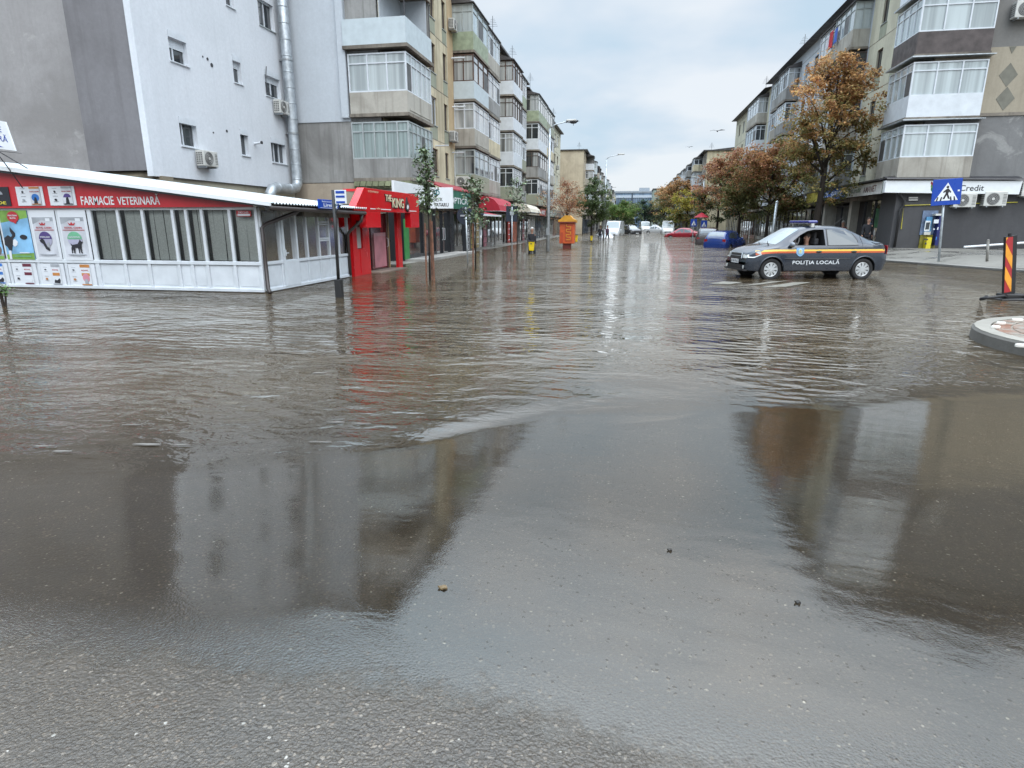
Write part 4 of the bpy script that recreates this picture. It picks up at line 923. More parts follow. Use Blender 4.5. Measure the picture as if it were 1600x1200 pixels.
mb.box(-15.8, -10.2, 26.3, 38.2, 15.3, 15.45); mb.prism([(-15.8, 38.2, 14.6), (-10.3, 38.2, 14.6), (-10.3, 38.2, 14.75), (-15.8, 38.2, 16.2)], (0, 25.8, 0)); mb.prism([(-15.8, 64, 14.3), (-10.3, 64, 14.3), (-10.3, 64, 14.42), (-15.8, 64, 15.8)], (0, 32.2, 0)); mb.prism([(-11.4, 47.5, 14.8), (-10.5, 47.5, 14.8), (-10.9, 47.5, 15.4)], (0, 1.8, 0))
link('roof', mb, m_roof, lb)
mb = MB(); mb.box(-15.6, -10.76, 26.9, 38.2, 14.6, 15.3); mb.box(-15.6, -15.5, 26.9, 96, 0, 14.3); mb.box(-15.6, -10.76, 95.9, 96, 0, 14.3); mb.box(-11.2, -10.9, 38, 95.9, 3.0, 3.3); link('wall', mb, m_beige, lb)
for y in (50, 58, 68, 88): antenna_roof(lb, -10.9, y, 15.0)
# ground floor shops
PG = plane_x(-9.85, 1)
mb = MB(); mb.box(-10.4, -9.9, 26.95, 95.9, -.3, 3.3); link('ground_floor_wall', mb, m_slab, lb)
shops(lb, PG, 33.6, 95.5, 16, seed=4)
mb = MB(); mb.box(-9.95, -9.4, 33.4, 95.6, 2.35, 2.5); link('canopy_slab', mb, m_slab, lb)
for y in (34.3, 37.6, 58.9, 62.9): mb = MB(); mb.tube([(XL, y, SL[0]+2.2), (XL+.75, y, SL[0]+2.2)], .04, 6); link('flue_pipe', mb, m_white, lb)
for k, y in ((1, 37.9), (2, 37.9)): mb = MB(); mb.tube([(XL, y, SL[k]+2.15), (XL+.8, y, SL[k]+2.15)], .05, 6); link('flue_pipe', mb, m_white, lb)
mb = MB(); mb.tube([(XL+.05, 37.95, 5.6), (XL+.05, 37.95, 3.6), (XL+.3, 38.0, 3.3)], .03, 6); link('drain_pipe', mb, m_white, lb)
aircon(PL, 36.9, SL[1]+.15, 'air conditioner on the beige wall left of the balcony stack, second floor', 1.0)
aircon(PL, 37.25, SL[3]+.9, 'air conditioner beside the topmost green balcony of the left block', 1.0)
aircon(PL, 33.9, SL[3]+2.0, 'air conditioner high on the beige facade near the top edge', 1.0)
Pc = plane_y(38.25, -1); aircon(Pc, XL+.1, SL[0]+.28, 'white air conditioner hung on the olive balcony front above the green shop sign', 1.05)
for y, k in ((58.9, 2), (80.9, 2), (84.0, 1), (87.3, 3), (90.6, 2), (81.0, 0)): aircon(PL, y, SL[k]+.3, {58.9: 'small air conditioner between two balcony stacks of the left block', 80.9: 'distant air conditioner on the cream wall, third floor', 84.0: 'distant air conditioner on the cream wall, second floor', 87.3: 'distant air conditioner high up on the cream wall', 90.6: 'distant air conditioner nearest the far end of the cream wall', 81.0: 'distant air conditioner low on the cream wall above the shops'}[y], 1.0)

# ---- shop signs, awnings, kiosks of the left row
def board(name, label, P, a0, a1, z0, z1, d, th, m, cat='shop sign', grp=None):
    mb = MB(); pbox(mb, P, a0, a1, z0, z1, d, d+th); r_ = thing(name, label, cat, P((a0+a1)/2, z0, d), grp); bevel(link('board', mb, m, r_), .01); return r_
mp_ = plain('optician_black', (.02, .022, .026), .3, var=.1)
ok = thing('optician_shopfront', 'black optician shopfront with glazed doors and chrome handles', 'shop', (-9.2, 28.5, 0))
PO = plane_x(-9.05, 1)
mb = MB(); 
for a, b_ in ((24.6, 24.8), (26.6, 26.8), (28.4, 28.5), (29.55, 29.65), (30.9, 31.6)): pbox(mb, PO, a, b_, -.2, 2.2, -.05, .03)
pbox(mb, PO, 24.6, 31.6, 2.12, 2.3, -.06, .04); pbox(mb, PO, 24.6, 28.4, -.2, .25, -.05, .02); mb.box(-9.9, -9.1, 24.55, 24.6, -.2, 2.3); link('frame', mb, mp_, ok)
mb = MB(); pbox(mb, PO, 24.8, 31.0, .0, 2.12, -.1, -.05); link('shop_window', mb, m_shop, ok)
mb = MB(); mb.box(-9.05, -8.1, 24.3, 32.5, -.3, .1); link('step', mb, m_kerb, ok)
mb = MB(); mb.tube([PO(29.45, .75, .03), PO(29.45, .75, .08), PO(29.45, 1.3, .08), PO(29.45, 1.3, .03)], .018, 6); mb.tube([PO(29.75, .75, .03), PO(29.75, .75, .08), PO(29.75, 1.3, .08), PO(29.75, 1.3, .03)], .018, 6); link('handle', mb, m_galv, ok)
mb = MB(); pbox(mb, PO, 24.1, 24.6, .1, 1.7, .05, .09); link('green_shutter', mb, plain('bright_green', (.03, .20, .05), .4), ok)
ow = board('shop_sign', 'white board behind the sapling lettered Optik at the left end of the black shopfront', PO, 23.0, 26.6, 2.3, 3.1, .06, .1, m_signw)
mb = MB(); pbox(mb, PO, 23.0, 26.6, 2.32, 3.08, .16, .163); 
op = thing('projecting_sign', 'white projecting sign with a teal emblem reading Optik Tataru', 'shop sign', (-8.3, 27.0, 2))
Q0 = ony(674, 327, 24.0); POp = plane_y(24.0, -1); xl, xr = ony(673, 320, 24.0)[0], ony(708, 320, 24.0)[0]; zt_, zb_ = ony(700, 293, 24.0)[2], ony(700, 326, 24.0)[2]
mb = MB(); pbox(mb, POp, xl, xr, zb_, zt_, -.06, .06); bevel(link('board', mb, m_signw, op), .01)
mb = MB(); mb.box(-9.9, xl, 23.98, 24.03, zb_+.2, zb_+.24); mb.box(-9.9, xl, 23.98, 24.03, zt_-.24, zt_-.2); link('bracket', mb, m_dark, op)
W_ = xr-xl; H0 = zt_-zb_
text('lettering', 'OPTIK', m_signblk, op, (xl+W_*.16, 23.937, zb_+H0*.36), X1, Z1, W_*.40, H0*.16, .004, .012); text('lettering', 'TATARU', m_signblk, op, (xl+W_*.16, 23.937, zb_+H0*.10), X1, Z1, W_*.66, H0*.17, .004, .012)
m_teal = plain('teal_print', (.01, .16, .17), .4); mb = MB()
pc = [(xl+W_*.30+.11*math.cos(R(a)), 23.935, zb_+H0*.76+.09*math.sin(R(a))) for a in range(0, 361, 15)]; mb.tube(pc, .018, 5, False); mb.tube([(xl+W_*.30, 23.935, zb_+H0*.62), (xl+W_*.30, 23.935, zb_+H0*.9)], .018, 5)
link('emblem', mb, m_teal, op)
gs = board('shop_sign', 'dark green fascia sign with pale lettering under a red sloped hood', PO, 29.2, 34.6, 2.25, 3.15, .1, .12, plain('fascia_green', (.015, .13, .085), .4))
text('lettering', 'OPTICĂ', m_signw, gs, PO(30.3, 2.5, .225), Y1, Z1, 3.4, .42, .006, .01)
mb = MB(); mb.prism([PO(28.8, 3.15, .25), PO(28.8, 3.2, .25), PO(28.8, 3.55, -.6), PO(28.8, 3.5, -.6)], (0, 6.2, 0)); link('hood', mb, plain('red_sheet', (.32, .02, .035), .4), gs)
tt = board('totem_sign', 'tall black totem with white looped lettering beside the optician', PO, 32.0, 33.0, -.1, 2.1, .35, .2, mp_, 'sign')
text('lettering', 'OO8O', m_signw, tt, PO(32.68, .15, .554), (0, 0, 1), (0, -1, 0), 1.3, .34, .004, -.02)
m_navy = plain('sign_back_navy', (.03, .04, .06), .4, .3)
rs = thing('round_road_sign', 'back of a large round road sign on a grey post in front of the shops', 'road sign', (-6.0, 23.4, 0))
yy = 23.4; c0 = ony(727, 337, yy); c1 = ony(731, 405, yy)
mb = MB(); mb.disc((c0[0], yy+.03, c0[2]), (0, 1, 0), .34, .02, 32); link('plate', mb, m_navy, rs)
mb = MB(); mb.tube([(c1[0]-.0, yy, -.3), (c0[0]+.02, yy, c0[2]+.30)], .03, 8); link('post', mb, m_galv, rs, True)
mb = MB(); mb.box(c0[0]-.2, c0[0]+.2, yy, yy+.03, c0[2]-.03, c0[2]+.03); link('clamp', mb, m_galv, rs)
sq = thing('square_road_sign', 'back of a dark rectangular road sign on a thin grey post by the red awning', 'road sign', (-5.5, 30, 0))
yy = 30; c0 = ony(800, 333, yy); c1 = ony(800, 400, yy)
mb = MB(); mb.box(c0[0]-.30, c0[0]+.30, yy+.03, yy+.05, c0[2]-.40, c0[2]+.33); bevel(link('plate', mb, m_navy, sq), .008)
mb = MB(); mb.tube([(c0[0], yy, -.3), (c0[0], yy, c0[2]+.3)], .028, 8); link('post', mb, m_galv, sq, True)
mb = MB(); mb.box(c0[0]-.09, c0[0]+.09, yy-.04, yy, c0[2]-.1, c0[2]+.14); link('clamp', mb, m_galv, sq)
m_rcl = plain('red_canvas', (.36, .012, .03), .6, var=.1); m_pkc = plain('pink_canvas', (.62, .26, .28), .6, var=.1); m_ccl = plain('cream_canvas', (.60, .56, .46), .6, var=.12)
PG2 = plane_x(-9.6, 1)
awning('awning', 'deep red rounded awning over the shop past the round road sign', PG2, 39.5, 45.0, 2.3, 3.25, 1.4, m_rcl)
awning('awning', 'cream rounded awning with a valance over the far shops', PG2, 51.5, 57.5, 2.45, 3.2, 1.5, m_ccl)
fa_ = thing('awning', 'low flat red and blue awning edged in white beside the totem', 'awning', (-8.6, 35.4, 1.9), 'awnings along the left row of shops')
mb = MB(); mb.prism([PG2(33.6, 2.30, .0), PG2(33.6, 2.34, 0), PG2(33.6, 2.02, 1.7), PG2(33.6, 1.98, 1.7)], (0, 2.0, 0)); link('canvas', mb, plain('blue_canvas', (.04, .06, .12), .6), fa_)
mb = MB(); mb.prism([PG2(35.6, 2.30, .0), PG2(35.6, 2.34, 0), PG2(35.6, 2.02, 1.7), PG2(35.6, 1.98, 1.7)], (0, 2.6, 0)); link('canvas', mb, m_rcl, fa_)
mb = MB(); mb.box(-7.92, -7.86, 33.6, 38.2, 1.93, 2.03); link('front_bar', mb, m_signw, fa_)
for i, (y0, y1, col_, lab, tx) in enumerate(((45.6, 50.8, (.35, .40, .42), 'grey blue slanted sign panel after the red awning', 'FARMACIA'), (58.5, 63.5, (.40, .36, .28), 'dull cream sign board under the fourth balcony stack', 'MAGAZIN'), (66, 70, (.30, .05, .04), 'small dark red sign board on the far left shops', 'AMANET'), (74, 80, (.25, .30, .24), 'grey green sign board near the lamp post on the far left shops', 'FLORI'))):
    s_ = board('shop_sign', lab, PG2, y0, y1, 2.35, 3.05, .1, .15, plain('sign_tone_%d' % i, col_, .5)); text('lettering', tx, m_signw if i > 1 else m_signblk, s_, PG2(y0+.5, 2.5, .255), Y1, Z1, (y1-y0)*.7, .4, .006, .01)
# shop display stock that reads as coloured columns
cols3 = [((.45, .36, .10), 37.0), ((.42, .33, .16), 38.4), ((.40, .16, .20), 40.6), ((.36, .04, .03), 49.0), ((.40, .10, .05), 50.6), ((.35, .10, .12), 56), ((.42, .38, .36), 59)]
for i, (c, y) in enumerate(cols3):
    d_ = thing('display_panel', ['yellow printed shop panel just past the totem', 'ochre printed shop panel left of the pink one', 'pink figured shop panel below the red awning', 'solid red door panel past the square sign', 'orange red display panel behind the yellow case', 'dull pink window display in the far shops', 'pale grey window display beyond the yellow case'][i], 'panel', (-9.6, y, 0))
    mb = MB(); pbox(mb, PG2, y, y+(.8 if i != 4 else 2.6), .05, 1.95, .02, .06); link('board', mb, plain('display_%d' % i, c, .5, var=.35, scale=4), d_)
    mb = MB(); 
    for q in range(4): pbox(mb, PG2, y+.1, y+.7, .25+.42*q, .30+.42*q, .06, .075)
    link('print', mb, m_signw if i % 2 else m_pbk, d_)
# ================================================================== FAR LEFT ROW
def simple_block(label, s, xf, y0, y1, ztop, dep, mat, endmat, seed, nb=3, floors=4, hue=None):
    """block along the street: s=+1 looks to +x. Balcony stacks alternate with window strips"""
    r_ = random.Random(seed); root = thing('apartment_block', label, 'apartment block', (xf-s*dep/2, (y0+y1)/2, 0))
    P = plane_x(xf, s); zg = 3.0; pitch = (ztop-zg-.35)/floors; w_ = (y1-y0)/nb; wins = []; bal = []
    for i in range(nb):
        a = y0+i*w_
        for k in range(floors):
            zb = zg+k*pitch
            for q in (.06, .22): wins.append((a+w_*q, a+w_*q+w_*.09, zb+.8, zb+2.0, r_.choice((m_white, m_brown, m_wood)), m_gdark, (.5,)))
            bal.append((a+w_*.42, a+w_*.88, zb, k))
    mb = MB(); holed(mb, P, y0, y1, zg, ztop, [q[:4] for q in wins], .15); link('wall', mb, mat, root)
    for q in wins: window(root, P, *q[:6], q[6], (), 0, False, -.12, .07)
    for a0, a1, zb, k in bal:
        pm = r_.choice((m_concrete_l, m_white, m_olive, m_greenp, m_bluep, m_concrete, m_beige)); fm_ = r_.choice((m_white, m_white, m_greyframe, m_brown))
        xa, xb = (xf, xf+1.25) if s > 0 else (xf-1.25, xf)
        balcony(root, xa, xb, a0, (a0+a1)/2-.06, zb+.05, pm, fm_, r_.choice((m_gcurt, m_gdark, m_glace)), r_.random() < .85, h=.95, H=pitch-.22, face=s, sidecols=2, cols=3, roof=k == floors-1)
        balcony(root, xa if s > 0 else xa+.15, xb-.15 if s > 0 else xb, (a0+a1)/2+.06, a1, zb+.05, r_.choice((m_concrete_l, m_white, pm)), r_.choice((m_white, fm_)), r_.choice((m_gcurt, m_gdark)), r_.random() < .85, h=.95, H=pitch-.22, face=s, sidecols=2, cols=3, roof=k == floors-1)
    xa, xb = sorted((xf-s*.02, xf-s*dep))
    mb = MB(); mb.box(xa, xb, y0-.1, y0, -.3, ztop); link('end_wall', mb, endmat, root); mb = MB(); mb.box(xa, xb, y1, y1+.1, -.3, ztop); link('end_wall', mb, endmat, root)
    mb = MB(); q = xf-s*dep; mb.box(min(q, q+.1), max(q, q+.1), y0, y1, -.3, ztop); link('wall', mb, endmat, root)
    mb = MB(); mb.box(xf-.3, xf-.05, y0, y1, -.3, zg) if s > 0 else mb.box(xf+.05, xf+.3, y0, y1, -.3, zg); link('ground_floor_wall', mb, m_slab, root)
    P2 = plane_x(xf, s); shops(root, P2, y0+.3, y1-.3, max(2, int((y1-y0)/4.5)), seed=seed+9)
    mb = MB(); xo = xf+s*.5; mb.prism([(xo, y0-.3, ztop), (xf-s*dep, y0-.3, ztop), (xf-s*dep*.55, y0-.3, ztop+.55 if endmat is not m_yell else ztop+.12)], (0, y1-y0+.6, 0)); mb.box(min(xo, xf-s*dep), max(xo, xf-s*dep), y0-.32, y1+.32, ztop-.02, ztop+.12); link('roof', mb, m_roof, root)
    for i in range(3): antenna_roof(root, xf-s*1.2, y0+(i+.5)*(y1-y0)/3, ztop+.2)
    return root
simple_block('pale yellow apartment block with a blank weathered end wall past the gap', 1, -7.5, 100, 128, 12.5, 7, m_yell, m_yell, 21, 3)
mb = MB(); mb.box(-14.5, -7.6, 99.86, 99.9, 3.0, 4.2); 
simple_block('cream apartment block stepping back beyond the yellow end wall on the left', 1, -7.9, 131, 165, 13.2, 7, m_cream, m_cream, 22, 3)
simple_block('distant pale apartment block on the left before the green tree', 1, -7.6, 170, 215, 13.6, 7, m_palewall, m_cream, 23, 3)
simple_block('farthest pale apartment block on the left side of the street', 1, -7.6, 222, 275, 13.6, 7, m_cream, m_palewall, 24, 3)

# ================================================================== RIGHT CORNER BLOCK
XR, XRO = 13.25, 12.3; PR = plane_x(XR, -1)
rb = thing('apartment_block', 'beige and grey corner block with stacked balconies above the credit shop', 'apartment block', (18, 45, 0))
PE = plane_y(33.6, -1)
SR = [3.62+2.66*k for k in range(5)]
def belt(z0, z1, m): mb = MB(); mb.box(13.3, 34, 33.62, 33.8, z0, z1); link('end_wall', mb, m, rb)
belt(3.3, 6.35, render_wall('patched_grey_wall', (.20, .20, .20), (.13, .13, .13), .5, .7, .6, light=(.33, .33, .32)))
belt(6.35, 9.15, render_wall('tan_render', (.36, .32, .25), (.24, .21, .16), .4, .4, .6)); belt(9.15, 15.2, m_grey2 if False else render_wall('warm_grey_render', (.20, .195, .185), (.15, .145, .14), .3, .4, .5))
mb = MB(); m_dia = plain('diamond_paint', (.17, .165, .135), .8, var=.1)
def dia(cx_, cz, w_, h_, zlo=-9, zhi=99):
    pts = [(cx_, cz-h_), (cx_+w_, cz), (cx_, cz+h_), (cx_-w_, cz)]
    if cz+h_ > zhi: pts = [(cx_, cz-h_), (cx_+w_*.4, zhi), (cx_-w_*.4, zhi)]
    if cz-h_ < zlo: pts = [(cx_-w_*.55, zlo), (cx_+w_*.55, zlo), (cx_, cz+h_)]
    mb.prism([(x, 33.612-.004*(len(mb.f) % 5), z) for x, z in pts], (0, .012, 0))
for uu, vv in (((1576, 117), (1570, 153)), ): 
    for u, v_ in ((1576, 117), (1571, 154)): q = ony(u, v_, 33.6); dia(q[0], q[2], .38, .50)
q = ony(1580, 90, 33.6); dia(q[0], 9.35, .35, .5, zhi=9.14); q = ony(1567, 182, 33.6); 
link('painted_diamond', mb, m_dia, rb)
mb = MB(); mb.box(13.3, 34, 33.57, 33.62, 6.28, 6.42); link('string_course', mb, m_slab, rb)
m_dk = plain('dark_brown_cladding', (.075, .06, .058), .6, var=.2)
for k, (pm, fm_, gm_) in enumerate(((m_concrete_l, m_white, m_glace), (m_white, m_white, m_glace), (m_dk, m_white, m_glace), (m_white, m_white, m_glace))):
    z = SR[k]; x1 = 15.45-.03*k
    b = balcony(rb, 12.35, x1, 33.35, 36.1, z, pm, fm_, gm_, h=.92, H=2.35, face=-1, sidecols=3, cols=4)
    if k > 0:
        m = MB(); m.prism([(12.2, 33.2, z-.14), (x1+.2, 33.2, z-.14), (x1+.2, 33.2, z-.11), (12.2, 33.2, z-.08)], (0, 3.1, 0)); link('drip_ledge', m, m_galv, b)
wins = []; pan = []
for k in range(4):
    z = SR[k]
    wins += [(37.5, 38.7, z+.62, z+2.0, m_brown if k % 2 == 0 else m_white, m_gdark, (.5,)), (40.3, 41.1, z+.62, z+2.0, m_brown, m_gdark, ())]
    pan += [(37.4, 38.8, z-.1, z+.58, m_olive), (40.2, 41.2, z-.1, z+.58, m_olive)]
SLs = SL; SL = SR
facade(rb, PR, -1, XR, 36.1, 42.6, 3.3, 14.9, wins, m_cream, pan)
wins = [(a, a+1.0, SR[k]+.9, SR[k]+2.2, m_white if (k+int(a)) % 2 else m_brown, m_gdark, (.5,)) for k in range(4) for a in (50.9, 53.6, 56.2, 66.0, 68.5, 78.5, 81.5, 84.5, 87.5)]
facade(rb, PR, -1, XR, 42.6, 70, 3.3, 14.9, [q for q in wins if q[0] < 70], m_palewall)
facade(rb, PR, -1, XR, 70, 91, 3.3, 14.7, [q for q in wins if q[0] > 70], m_cream)
SL = SLs
for y0, y1, dx, pal in ((42.8, 46.4, 0, ((m_concrete, m_greyframe, m_gcurt), (m_concrete_l, m_brown, m_gdark), (m_concrete, m_brown, m_gdark), (m_concrete_l, m_greyframe, m_glace))), (46.6, 50.2, .15, ((m_olive, m_white, m_gcurt), (m_white, m_white, m_gcurt), (m_concrete_l, m_white, m_gcurt), (m_ochre, m_white, m_gcurt))),
                        (58.6, 61.8, 0, ((m_concrete_l, m_white, m_gcurt), (m_white, m_greyframe, m_glace), (m_concrete, m_white, m_gcurt), (m_concrete, m_white, m_gcurt))), (61.9, 65.0, .15, ((m_concrete, m_white, m_gdark), (m_white, m_white, m_glace), (m_concrete_l, m_white, m_gdark), (m_concrete, m_greyframe, m_gcurt))),
                        (71.0, 77.0, 0, ((m_olive, m_white, m_gcurt), (m_concrete, m_white, m_gcurt), (m_white, m_white, m_gdark), (m_concrete_l, m_white, m_gcurt)))):
    for k in range(4):
        pm, fm_, gm_ = pal[k]; balcony(rb, XRO+dx, XR, y0, y1, SR[k], pm, fm_, gm_, h=.95, H=2.4, face=-1, sidecols=2, cols=4, roof=k == 3)
mb = MB(); mb.prism([(12.6, 33.2, 15.0), (20, 33.2, 16.6), (34, 33.2, 15.2), (34, 33.2, 15.0)], (0, 36.8, 0)); mb.prism([(12.6, 70, 14.7), (20, 70, 16.2), (26, 70, 14.9), (26, 70, 14.7)], (0, 21.3, 0)); link('roof', mb, m_roof, rb)
mb = MB(); mb.box(13.3, 26, 90.9, 91.1, -.3, 14.7); mb.box(13.3, 13.4, 34, 36.1, 3.3, 15); link('wall', mb, m_cream, rb)
for y in (48, 60, 75): antenna_roof(rb, 13.6, y, 15.2)
# dark ground floor under the credit sign
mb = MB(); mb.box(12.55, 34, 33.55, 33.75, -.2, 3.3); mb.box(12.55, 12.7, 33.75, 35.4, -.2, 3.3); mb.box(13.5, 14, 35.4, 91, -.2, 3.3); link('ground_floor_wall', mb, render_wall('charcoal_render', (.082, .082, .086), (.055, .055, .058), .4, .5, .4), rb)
mb = MB(); mb.box(12.3, 13.5, 35.4, 91, 2.75, 2.95); link('canopy_slab', mb, m_slab, rb)
PRs = plane_x(13.1, -1); shops(rb, PRs, 41.5, 90.5, 12, seed=31, z0=-.05, z1=2.6)
cs = plane_x(12.9, -1)
cf = MB(); 
for a in (35.4, 36.9, 38.4): pbox(cf, cs, a, a+.08, .1, 2.7, 0, .08)
pbox(cf, cs, 35.4, 38.5, .1, .4, 0, .07); o = link('shopfront', cf, m_dark, rb)
m = MB(); pbox(m, cs, 35.48, 38.4, .4, 2.7, -.04, .02); link('shop_window', m, m_shop, o)
m = MB(); pbox(m, cs, 35.5, 36.8, 1.3, 2.3, .02, .03); pbox(m, cs, 35.6, 36.1, .5, .9, .02, .03); link('poster', m, plain('window_green', (.03, .14, .06), .4, var=.3), o)
m = MB(); pbox(m, cs, 35.55, 35.95, .75, 1.35, .032, .04); link('poster', m, m_signw, o)
for y in (39.0, ): m = MB(); m.box(12.35, 12.75, y, y+.45, -.1, 2.75); link('pillar', m, m_concrete_l, rb)
m = MB(); m.box(12.36, 13.4, 44.0, 44.4, -.1, 2.75); link('pillar', m, m_concrete_l, rb)
m = MB(); m.tube([(12.5, 33.45, 3.2), (12.62, 33.42, 2.9), (12.86, 33.42, 2.6), (12.86, 33.42, 2.3), (12.75, 33.42, 2.2), (12.75, 33.42, .4)], .06, 8); link('drain_pipe', m, m_black, rb, True)
m = MB(); q = [ony(1524-0, 313, 33.5), ony(1412, 320, 33.5)]
m.tube([ony(1590, 316, 33.5), ony(1412, 321, 33.5), ony(1408, 358, 33.5)], .022, 6); link('gas_pipe', m, plain('gas_yellow', (.50, .44, .05), .45), rb)
m = MB(); m.box(*[ony(1418, 310, 33.53)[0], ony(1436, 310, 33.53)[0]], 33.50, 33.55, ony(1420, 314, 33.5)[2], ony(1420, 307, 33.5)[2]); link('street_plate', m, m_dark, rb)
m = MB()
for v_ in (309, 312.4): a_ = ony(1420, v_, 33.5); b_ = ony(1434, v_, 33.5); m.box(a_[0], b_[0], 33.494, 33.5, a_[2]-.03, a_[2]+.03)
link('street_plate_print', m, m_acbox, rb)
# credit sign: front board and returned board along the street
fs_ = thing('shop_sign', 'long white fascia sign reading Credit wrapped around the corner above the dark wall', 'shop sign', (14.5, 32.9, 3)); 
zA, zB = ony(1590, 313-12, 33.2)[2], ony(1590, 283, 33.2)[2]
xA, xB = ony(1382, 300, 33.2)[0], ony(1596, 290, 33.2)[0]
mb = MB(); mb.prism([(xA, 33.2, 2.95), (xB-.02, 33.2, 2.82), (xB+.02, 33.2, 3.42), (xA, 33.2, 3.50)], (0, .3, 0)); bevel(link('board', mb, m_signw, fs_), .015)
q = ony(1500, 294.5, 33.2)
text('lettering', 'vivaCredit', m_signblk, fs_, (q[0]-.62, 33.197, q[2]-.11), X1, Z1, 1.62, .26, .006, .004)
mb = MB(); q2 = ony(1460, 292, 33.2)
for i, c in enumerate(((.25, .02, .02), (.10, .25, .04), (.02, .14, .06))):
    m = MB(); zc_ = q2[2]+.15-.14*i; m.prism([(q2[0]-.18+.02*i+.36*a, 33.192, zc_+b) for a, b in ((0, 0), (.2, -.10), (.6, -.12), (1.0, -.02), (1.02, .06), (.6, .0), (.25, .04), (0, .10))], (0, .006, 0)); link('emblem', m, plain('emblem_%d' % i, c, .4), fs_)
PSg = plane_x(11.9, -1)
def yv(u): return onx(u, 300, 11.9)[1]
ya, yb_ = 33.5, yv(1322)
m = MB(); pbox(m, PSg, 33.5, yb_, 2.93, 3.50, -.02, .02); bevel(link('board', m, plain('sign_dull_white', (.62, .62, .60), .4), fs_), .01)
m = MB(); m.prism([(11.85, 33.1, 3.56), (xB, 33.1, 3.46), (xB, 33.6, 3.6), (11.85, 33.6, 3.66)], (0, .02, .05)); m.box(11.7, 13.3, 33.6, yb_+6, 3.56, 3.62); link('capping', m, m_dark, fs_)
NY = (0, -1, 0)
text('lettering', 'AMANET', plain('brown_print', (.14, .07, .06), .4), fs_, (11.876, 36.1, 3.07), NY, Z1, 1.75, .30, .005, .01); text('lettering', 'vivaCredit', plain('green_print', (.03, .10, .05), .4), fs_, (11.876, 38.6, 3.12), NY, Z1, 2.1, .26, .005)
m = MB(); pbox(m, PSg, 33.56, 33.6, 2.95, 3.48, .021, .03); pbox(m, PSg, 38.75, 38.95, 3.0, 3.42, .021, .03); link('divider', m, plain('green_print', (.03, .10, .05), .4), fs_)
bs = thing('shop_sign', 'blue fascia sign with pale lettering just past the white one on the right', 'shop sign', (11.9, 43.5, 3))
m = MB(); pbox(m, PSg, yb_+.1, yv(1290), 2.93, 3.55, -.05, .04); bevel(link('board', m, plain('fascia_blue', (.03, .12, .42), .4), bs), .01)
text('lettering', 'PC SERVICE', m_signw, bs, (11.85, yv(1292), 3.05), NY, Z1, 3.6, .32, .006, .005)
for i, (u0, u1, c, lab) in enumerate(((1285, 1262, (.55, .48, .10), 'yellow fascia sign partly hidden by the big autumn tree'), (1258, 1240, (.40, .41, .42), 'grey fascia sign behind the big tree trunk'))):
    s_ = thing('shop_sign', lab, 'shop sign', (11.9, yv(u0), 3)); m = MB(); pbox(m, PSg, yv(u0), yv(u1), 2.9, 3.5, -.05, .04); link('board', m, plain('fascia_r%d' % i, c, .5), s_)
aircon(PE, ony(1487, 324, 33.3)[0], ony(1487, 324, 33.3)[2], 'air conditioner below the sign, half hidden by the crossing sign', 1.15)
aircon(PE, ony(1534, 322, 33.3)[0], ony(1534, 322, 33.3)[2], 'air conditioner alone below the right part of the white fascia sign', 1.15)
aircon(PE, ony(1593, 307, 33.3)[0], ony(1593, 307, 33.3)[2], 'air conditioner cut by the right edge beside the end of the fascia sign', 1.15)
aircon(plane_y(33.6, -1), ony(1582, 29, 33.3)[0], ony(1582, 29, 33.3)[2], 'air conditioner high on the grey end wall at the top right', 1.2)
# cash machine niche, payment terminal, letter box
PA = plane_y(33.55, -1)
def W(u, v, y=33.4): q = ony(u, v, y); return q[0], q[2]
at_ = thing('cash_machine', 'cash machine with a lit screen in a blue and yellow wall panel', 'cash machine', (W(1445, 388)[0], 33.4, .4))
def pb(nm, u0, v0, u1, v1, d, th, m_, par):
    y = 33.55-d; a = ony(u0, v1, y); b = ony(u1, v0, y); mb = MB(); mb.box(a[0], b[0], y-th, y, a[2], b[2]); return link(nm, mb, m_, par)
pb('panel', 1436, 329, 1466, 367, .0, .05, plain('mural_blue', (.16, .22, .34), .5, var=.3), at_); pb('lower_panel', 1434, 367, 1463, 389, .0, .06, plain('mural_yellow', (.25, .22, .03), .5, var=.2), at_)
pb('screen_surround', 1443, 339, 1456, 363, .05, .10, plain('machine_blue', (.10, .32, .55), .4), at_); pb('bezel', 1443.5, 345, 1454.5, 361, .15, .02, m_signw, at_); pb('screen', 1445.5, 347.5, 1453, 358.5, .17, .01, m_gdark, at_); pb('keypad', 1443, 362, 1454, 367, .15, .03, m_acbox, at_)
pt = thing('payment_terminal', 'tall navy payment terminal with a small screen beside the cash machine', 'terminal', (W(1460, 388)[0], 33.2, .4))
pb('cabinet', 1455, 337, 1468, 383, .05, .35, plain('terminal_navy', (.012, .018, .12), .35), pt); pb('top_cap', 1456, 334, 1469, 337, .05, .38, m_acbox, pt); pb('screen', 1458.5, 343, 1467, 349, .40, .012, m_pw, pt); pb('slot', 1458, 357, 1460.5, 359, .40, .012, m_pw, pt); pb('slot', 1464, 355, 1466.5, 359, .40, .012, m_pw, pt); pb('label', 1461.5, 370, 1464, 375, .4, .012, m_pblu, pt)
yb2 = thing('letter_box', 'yellow letter box standing below the cash machine', 'letter box', (W(1446, 389)[0], 33.2, .35))
bevel(pb('body', 1441, 371, 1452, 390, .07, .3, plain('box_yellow', (.62, .52, .03), .4), yb2), .02); pb('slot', 1443, 373, 1450, 375, .37, .012, m_dark, yb2); pb('emblem', 1444.5, 379, 1448, 382, .37, .012, m_dark, yb2)
